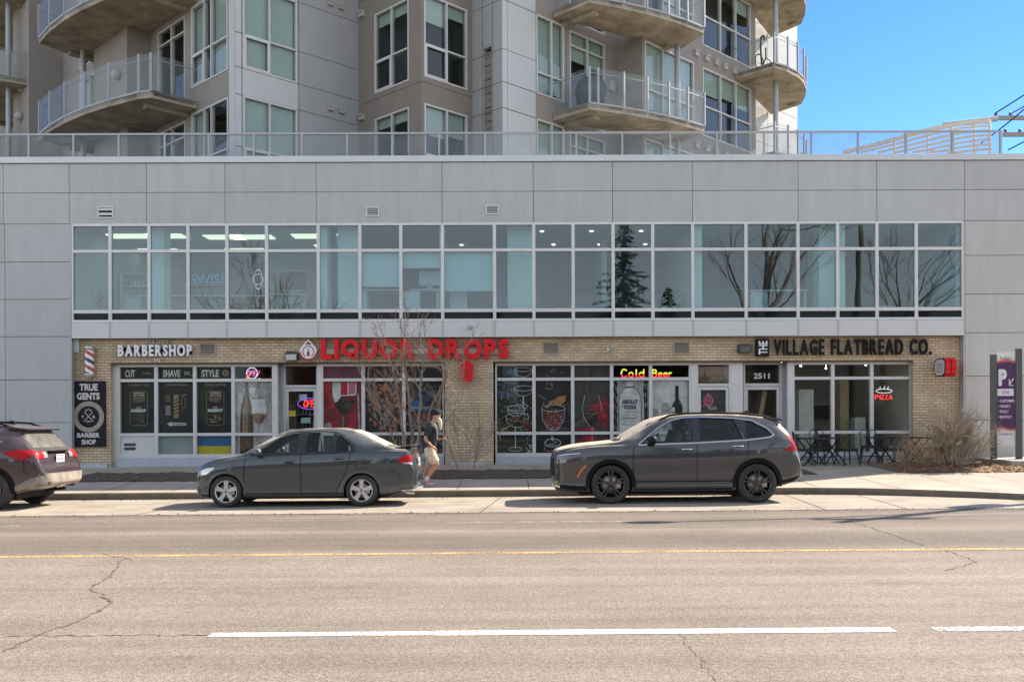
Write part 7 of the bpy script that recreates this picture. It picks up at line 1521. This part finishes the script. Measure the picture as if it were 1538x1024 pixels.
def house(label, x, y, w_, d_, h, wall, roofc):
    t = thing('house', label, 'house', (x, y, -.1), 'houses across the street'); m = MB(); m.box(-w_/2, w_/2, -d_, 0, 0, h); m.build('wall', wall, t)
    m = MB(); m.add([(-w_/2-.4, .4, h), (w_/2+.4, .4, h), (w_/2+.4, -d_-.4, h), (-w_/2-.4, -d_-.4, h), (-w_/2-.4, -d_/2, h+2.4), (w_/2+.4, -d_/2, h+2.4)], [(0,1,5,4), (2,3,4,5), (0,4,3), (1,2,5), (3,2,1,0)]); m.build('roof', roofc, t)
    for q in (-.3, .3): m = MB(); m.box(q*w_-.7, q*w_+.7, .001, .05, 1.0, 2.3); f_ = m.build('window', WHITE, t); m = MB(); m.box(q*w_-.6, q*w_+.6, .051, .06, 1.1, 2.2); m.build('pane', SPAND, f_)
    m = MB(); m.box(-.5, .5, .001, .06, 0, 2.1); m.build('door', M('house_door', (.15, .06, .04), .5), t)
for lb, x, w_, h, wc, rc in (('dark brown house across the street behind the tall spruce', 8, 15, 6.0, (.14, .10, .075), (.05, .045, .045)), ('brown brick house across the street opposite the barbershop', -11, 15, 6.2, (.17, .10, .07), (.07, .06, .06)), ('grey green house at the far left across the street', -31, 16, 5.6, (.16, .17, .14), (.06, .06, .06)), ('white two storey house across the street at the right', 27, 15, 6.2, (.55, .53, .48), (.09, .08, .08)), ('tan house at the far right across the street', 47, 16, 5.6, (.3, .24, .17), (.08, .07, .06))):
    house(lb, x, -17, w_, 9, h, M('house_'+lb.split()[0]+lb.split()[1], wc, .9), M('roof_'+lb.split()[0]+lb.split()[1], rc, .9))

# ------------------------------------------------------------------ the walking man
def skin(name, pts, edges, mats, parent, sub=2):
    me = bpy.data.meshes.new(name); me.from_pydata([p[:3] for p in pts], edges, []); o = obj(name, me, parent)
    md = o.modifiers.new('s', 'SKIN'); me.skin_vertices if hasattr(me, 'skin_vertices') else None
    if not me.skin_vertices: 
        bpy.context.view_layer.objects.active = o
    sv = me.skin_vertices[0].data
    for i, p in enumerate(pts):
        r = p[3]; sv[i].radius = (r, p[4] if len(p) > 4 else r)
    sv[0].use_root = True; md.use_smooth_shade = True
    s2 = o.modifiers.new('u', 'SUBSURF'); s2.levels = sub; s2.render_levels = sub
    eval_mod(o)
    for m in (mats if isinstance(mats, list) else [mats]): o.data.materials.append(m)
    for p in o.data.polygons: p.use_smooth = True
    return o
SKIN = M('skin', (.46, .24, .17), .55, var=.1, scale=20); JACK = M('black_jacket', (.016, .018, .022), .75, var=.35, scale=9, bump=.4, bscale=14); SHORT = M('khaki_camo', (.60, .50, .38), .85, var=.35, scale=16, bump=.3, bscale=12); SOCK = M('white_sock', (.68, .67, .68), .9, bump=.3, bscale=60); BEARD = M('white_beard', (.66, .56, .42), .95, var=.25, scale=35, bump=.8, bscale=60); CAPB = M('black_beanie', (.012, .013, .018), .9, var=.3, bump=.4, bscale=50); SHOE = M('grey_shoe', (.48, .40, .40), .7, var=.15); SHOER = M('red_shoe_trim', (.55, .05, .07), .6); COLL = M('grey_collar', (.33, .31, .28), .85)
pr = thing('person', 'man with long white beard, black cap, black jacket and camo shorts walking behind the sedan', 'person', (X(645, 20.05), 20.05, zs(-1.8, 20.05)))
B = []; ED = []
def v(x, y, z, r, r2=None, to=None):
    B.append((x, y, z, r, r2 if r2 else r)); i = len(B)-1
    if to is not None: ED.append((to, i))
    return i
pel = v(-.01, 0, .82, .135, .115); ab = v(.01, 0, .97, .135, .12, pel); ch = v(.045, 0, 1.17, .15, .13, ab); ub = v(.07, 0, 1.31, .12, .09, ch); nk = v(.10, 0, 1.385, .058, None, ub); hd0 = v(.135, 0, 1.46, .075, .07, nk); hd = v(.145, 0, 1.535, .098, .080, hd0); ht = v(.135, 0, 1.61, .07, .06, hd); nose = v(.245, 0, 1.525, .012, .012, hd)
for sd in (-1, 1): v(.135, sd*.085, 1.53, .014, .02, hd)
def arm(sd, sh, el, wr, hand, curl):
    s1 = v(sh[0], sd*.19, sh[1], .062, None, ub); s2 = v((sh[0]+el[0])/2, sd*.225, (sh[1]+el[1])/2, .05, None, s1); e = v(el[0], sd*.235, el[1], .043, None, s2); f1 = v((el[0]+wr[0])/2, sd*.22, (el[1]+wr[1])/2, .038, None, e); w_ = v(wr[0], sd*.19, wr[1], .027, None, f1); p = v(hand[0], sd*.185, hand[1], .033, .02, w_)
    dx, dz = hand[0]-wr[0], hand[1]-wr[1]; L = math.hypot(dx, dz); dx /= L; dz /= L
    for k_, (o_, ln) in enumerate(((-.028, .06), (-.010, .072), (.010, .066), (.028, .052))):
        a = v(hand[0]+dx*.045-dz*o_*.6, sd*(.185+o_*.5), hand[1]+dz*.045+dx*o_*.6, .010, None, p); b = v(hand[0]+dx*(.045+ln*.5)-dz*(o_*.6)+curl*.3*ln, sd*(.175+o_*.4), hand[1]+dz*(.045+ln*.5)+dx*o_*.6-ln*.2, .0092, None, a); v(hand[0]+dx*(.045+ln*.55)+curl*.1*ln-dz*o_*.6, sd*(.155+o_*.3), hand[1]+dz*(.045+ln*.55)-ln*.55+dx*o_*.6, .008, None, b)
    t1 = v(hand[0]+dx*.0+.02, sd*.155, hand[1]+dz*.0+.012, .012, None, p); v(hand[0]+dx*.05+.02, sd*.14, hand[1]+dz*.05+.012, .0095, None, t1)
arm(-1, (.035, 1.30), (-.075, 1.035), (.05, .885), (.10, .845), .3); arm(1, (.07, 1.30), (.06, 1.04), (.20, 1.0), (.245, 1.015), .5)
def leg(sd, hip, kn, an, heel, toe):
    h1 = v(hip[0], sd*.085, hip[1], .098, .105, pel); h2 = v((hip[0]+kn[0])/2+.015, sd*.09, (hip[1]+kn[1])/2, .085, .085, h1); k1 = v(kn[0], sd*.09, kn[1], .062, None, h2); c1 = v(kn[0]+(an[0]-kn[0])*.35-.02, sd*.09, kn[1]+(an[1]-kn[1])*.35, .06, None, k1); a1 = v(an[0], sd*.09, an[1], .037, None, c1); f1 = v((heel[0]+toe[0])/2, sd*.092, (heel[1]+toe[1])/2, .036, .03, a1); v(toe[0]-.03, sd*.095, toe[1], .028, .024, f1)
leg(-1, (.0, .76), (.165, .485), (-.055, .175), (-.09, .075), (.09, .045)); leg(1, (-.01, .76), (.02, .46), (-.16, .19), (-.20, .12), (-.05, .055))
skin('body', B, ED, SKIN, pr)
skin('jacket', [(-.02, 0, .73, .168, .16), (.0, 0, .93, .185, .17), (.03, 0, 1.1, .192, .18), (.06, 0, 1.27, .155, .16), (.085, 0, 1.36, .085, .08), (.035, -.19, 1.295, .092), (-.02, -.235, 1.17, .080), (-.06, -.245, 1.08, .075), (.07, .19, 1.295, .09), (.065, .23, 1.17, .08), (.06, .24, 1.08, .074)], [(0,1),(1,2),(2,3),(3,4),(3,5),(5,6),(6,7),(3,8),(8,9),(9,10)], JACK, pr)
skin('shorts', [(-.01, 0, .92, .14, .13), (.0, 0, .76, .15, .145), (.02, -.09, .70, .125), (.095, -.095, .58, .118), (.15, -.095, .485, .112), (.0, .09, .70, .12), (.02, .095, .58, .11), (.03, .095, .50, .098)], [(0,1),(1,2),(2,3),(3,4),(1,5),(5,6),(6,7)], SHORT, pr)
skin('collar', [(.02, -.06, 1.385, .03), (.09, -.10, 1.37, .03), (.15, -.11, 1.28, .028), (.165, -.09, 1.15, .022), (.16, -.08, 1.0, .018)], [(0,1),(1,2),(2,3),(3,4)], COLL, pr)
m = MB(); m.lathe([(.112, -.02), (.118, .01), (.110, .05), (.085, .095), (.045, .118), (0, .124)], (0, 0, 0), k=22)
for i, q in enumerate(m.v): m.v[i] = (.135+q[0]*1.02-q[2]*.18+.0, q[1]*.84, 1.555+q[2]+q[0]*.10)
m.box(.0, .001, 0, .001, 1.5, 1.501); o = m.build('cap', CAPB, pr)
skin('beard', [(.185, 0, 1.49, .05, .06), (.215, 0, 1.43, .056, .062), (.225, 0, 1.36, .056, .056), (.232, 0, 1.28, .044, .044), (.236, 0, 1.205, .022, .022), (.12, -.072, 1.49, .022, .03), (.12, .072, 1.49, .022, .03)], [(0,1),(1,2),(2,3),(3,4),(0,5),(0,6)], BEARD, pr)
m = MB()
for sd in (-1, 1): m.ball((.226, sd*.034, 1.545), .011, 8, 0); m.ball((.235, sd*.034, 1.545), .005, 6, 1)
m.build('eyes', [WHITE, BLACK], pr)
for sd, an, heel, toe in ((-1, (-.055, .175), (-.085, .06), (.10, .04)), (1, (-.16, .19), (-.20, .115), (-.04, .045))):
    skin('sock', [(an[0]+(.045 if sd < 0 else .04), sd*.09, an[1]+.075, .049), (an[0], sd*.09, an[1], .047), ((heel[0]+an[0])/2, sd*.09, (heel[1]+an[1])/2, .046)], [(0,1),(1,2)], SOCK, pr)
    skin('shoe', [(heel[0], sd*.092, heel[1]+.005, .046, .05), ((heel[0]*.6+toe[0]*.4), sd*.093, (heel[1]*.6+toe[1]*.4)+.008, .045, .052), (toe[0]-.01, sd*.096, toe[1]+.002, .036, .040)], [(0,1),(1,2)], SHOE, pr)
    skin('shoe_tongue', [((heel[0]*.66+toe[0]*.34), sd*.093, (heel[1]*.66+toe[1]*.34)+.05, .034, .046), ((heel[0]*.3+toe[0]*.7), sd*.095, (heel[1]*.3+toe[1]*.7)+.034, .026, .040)], [(0,1)], SHOER, pr)
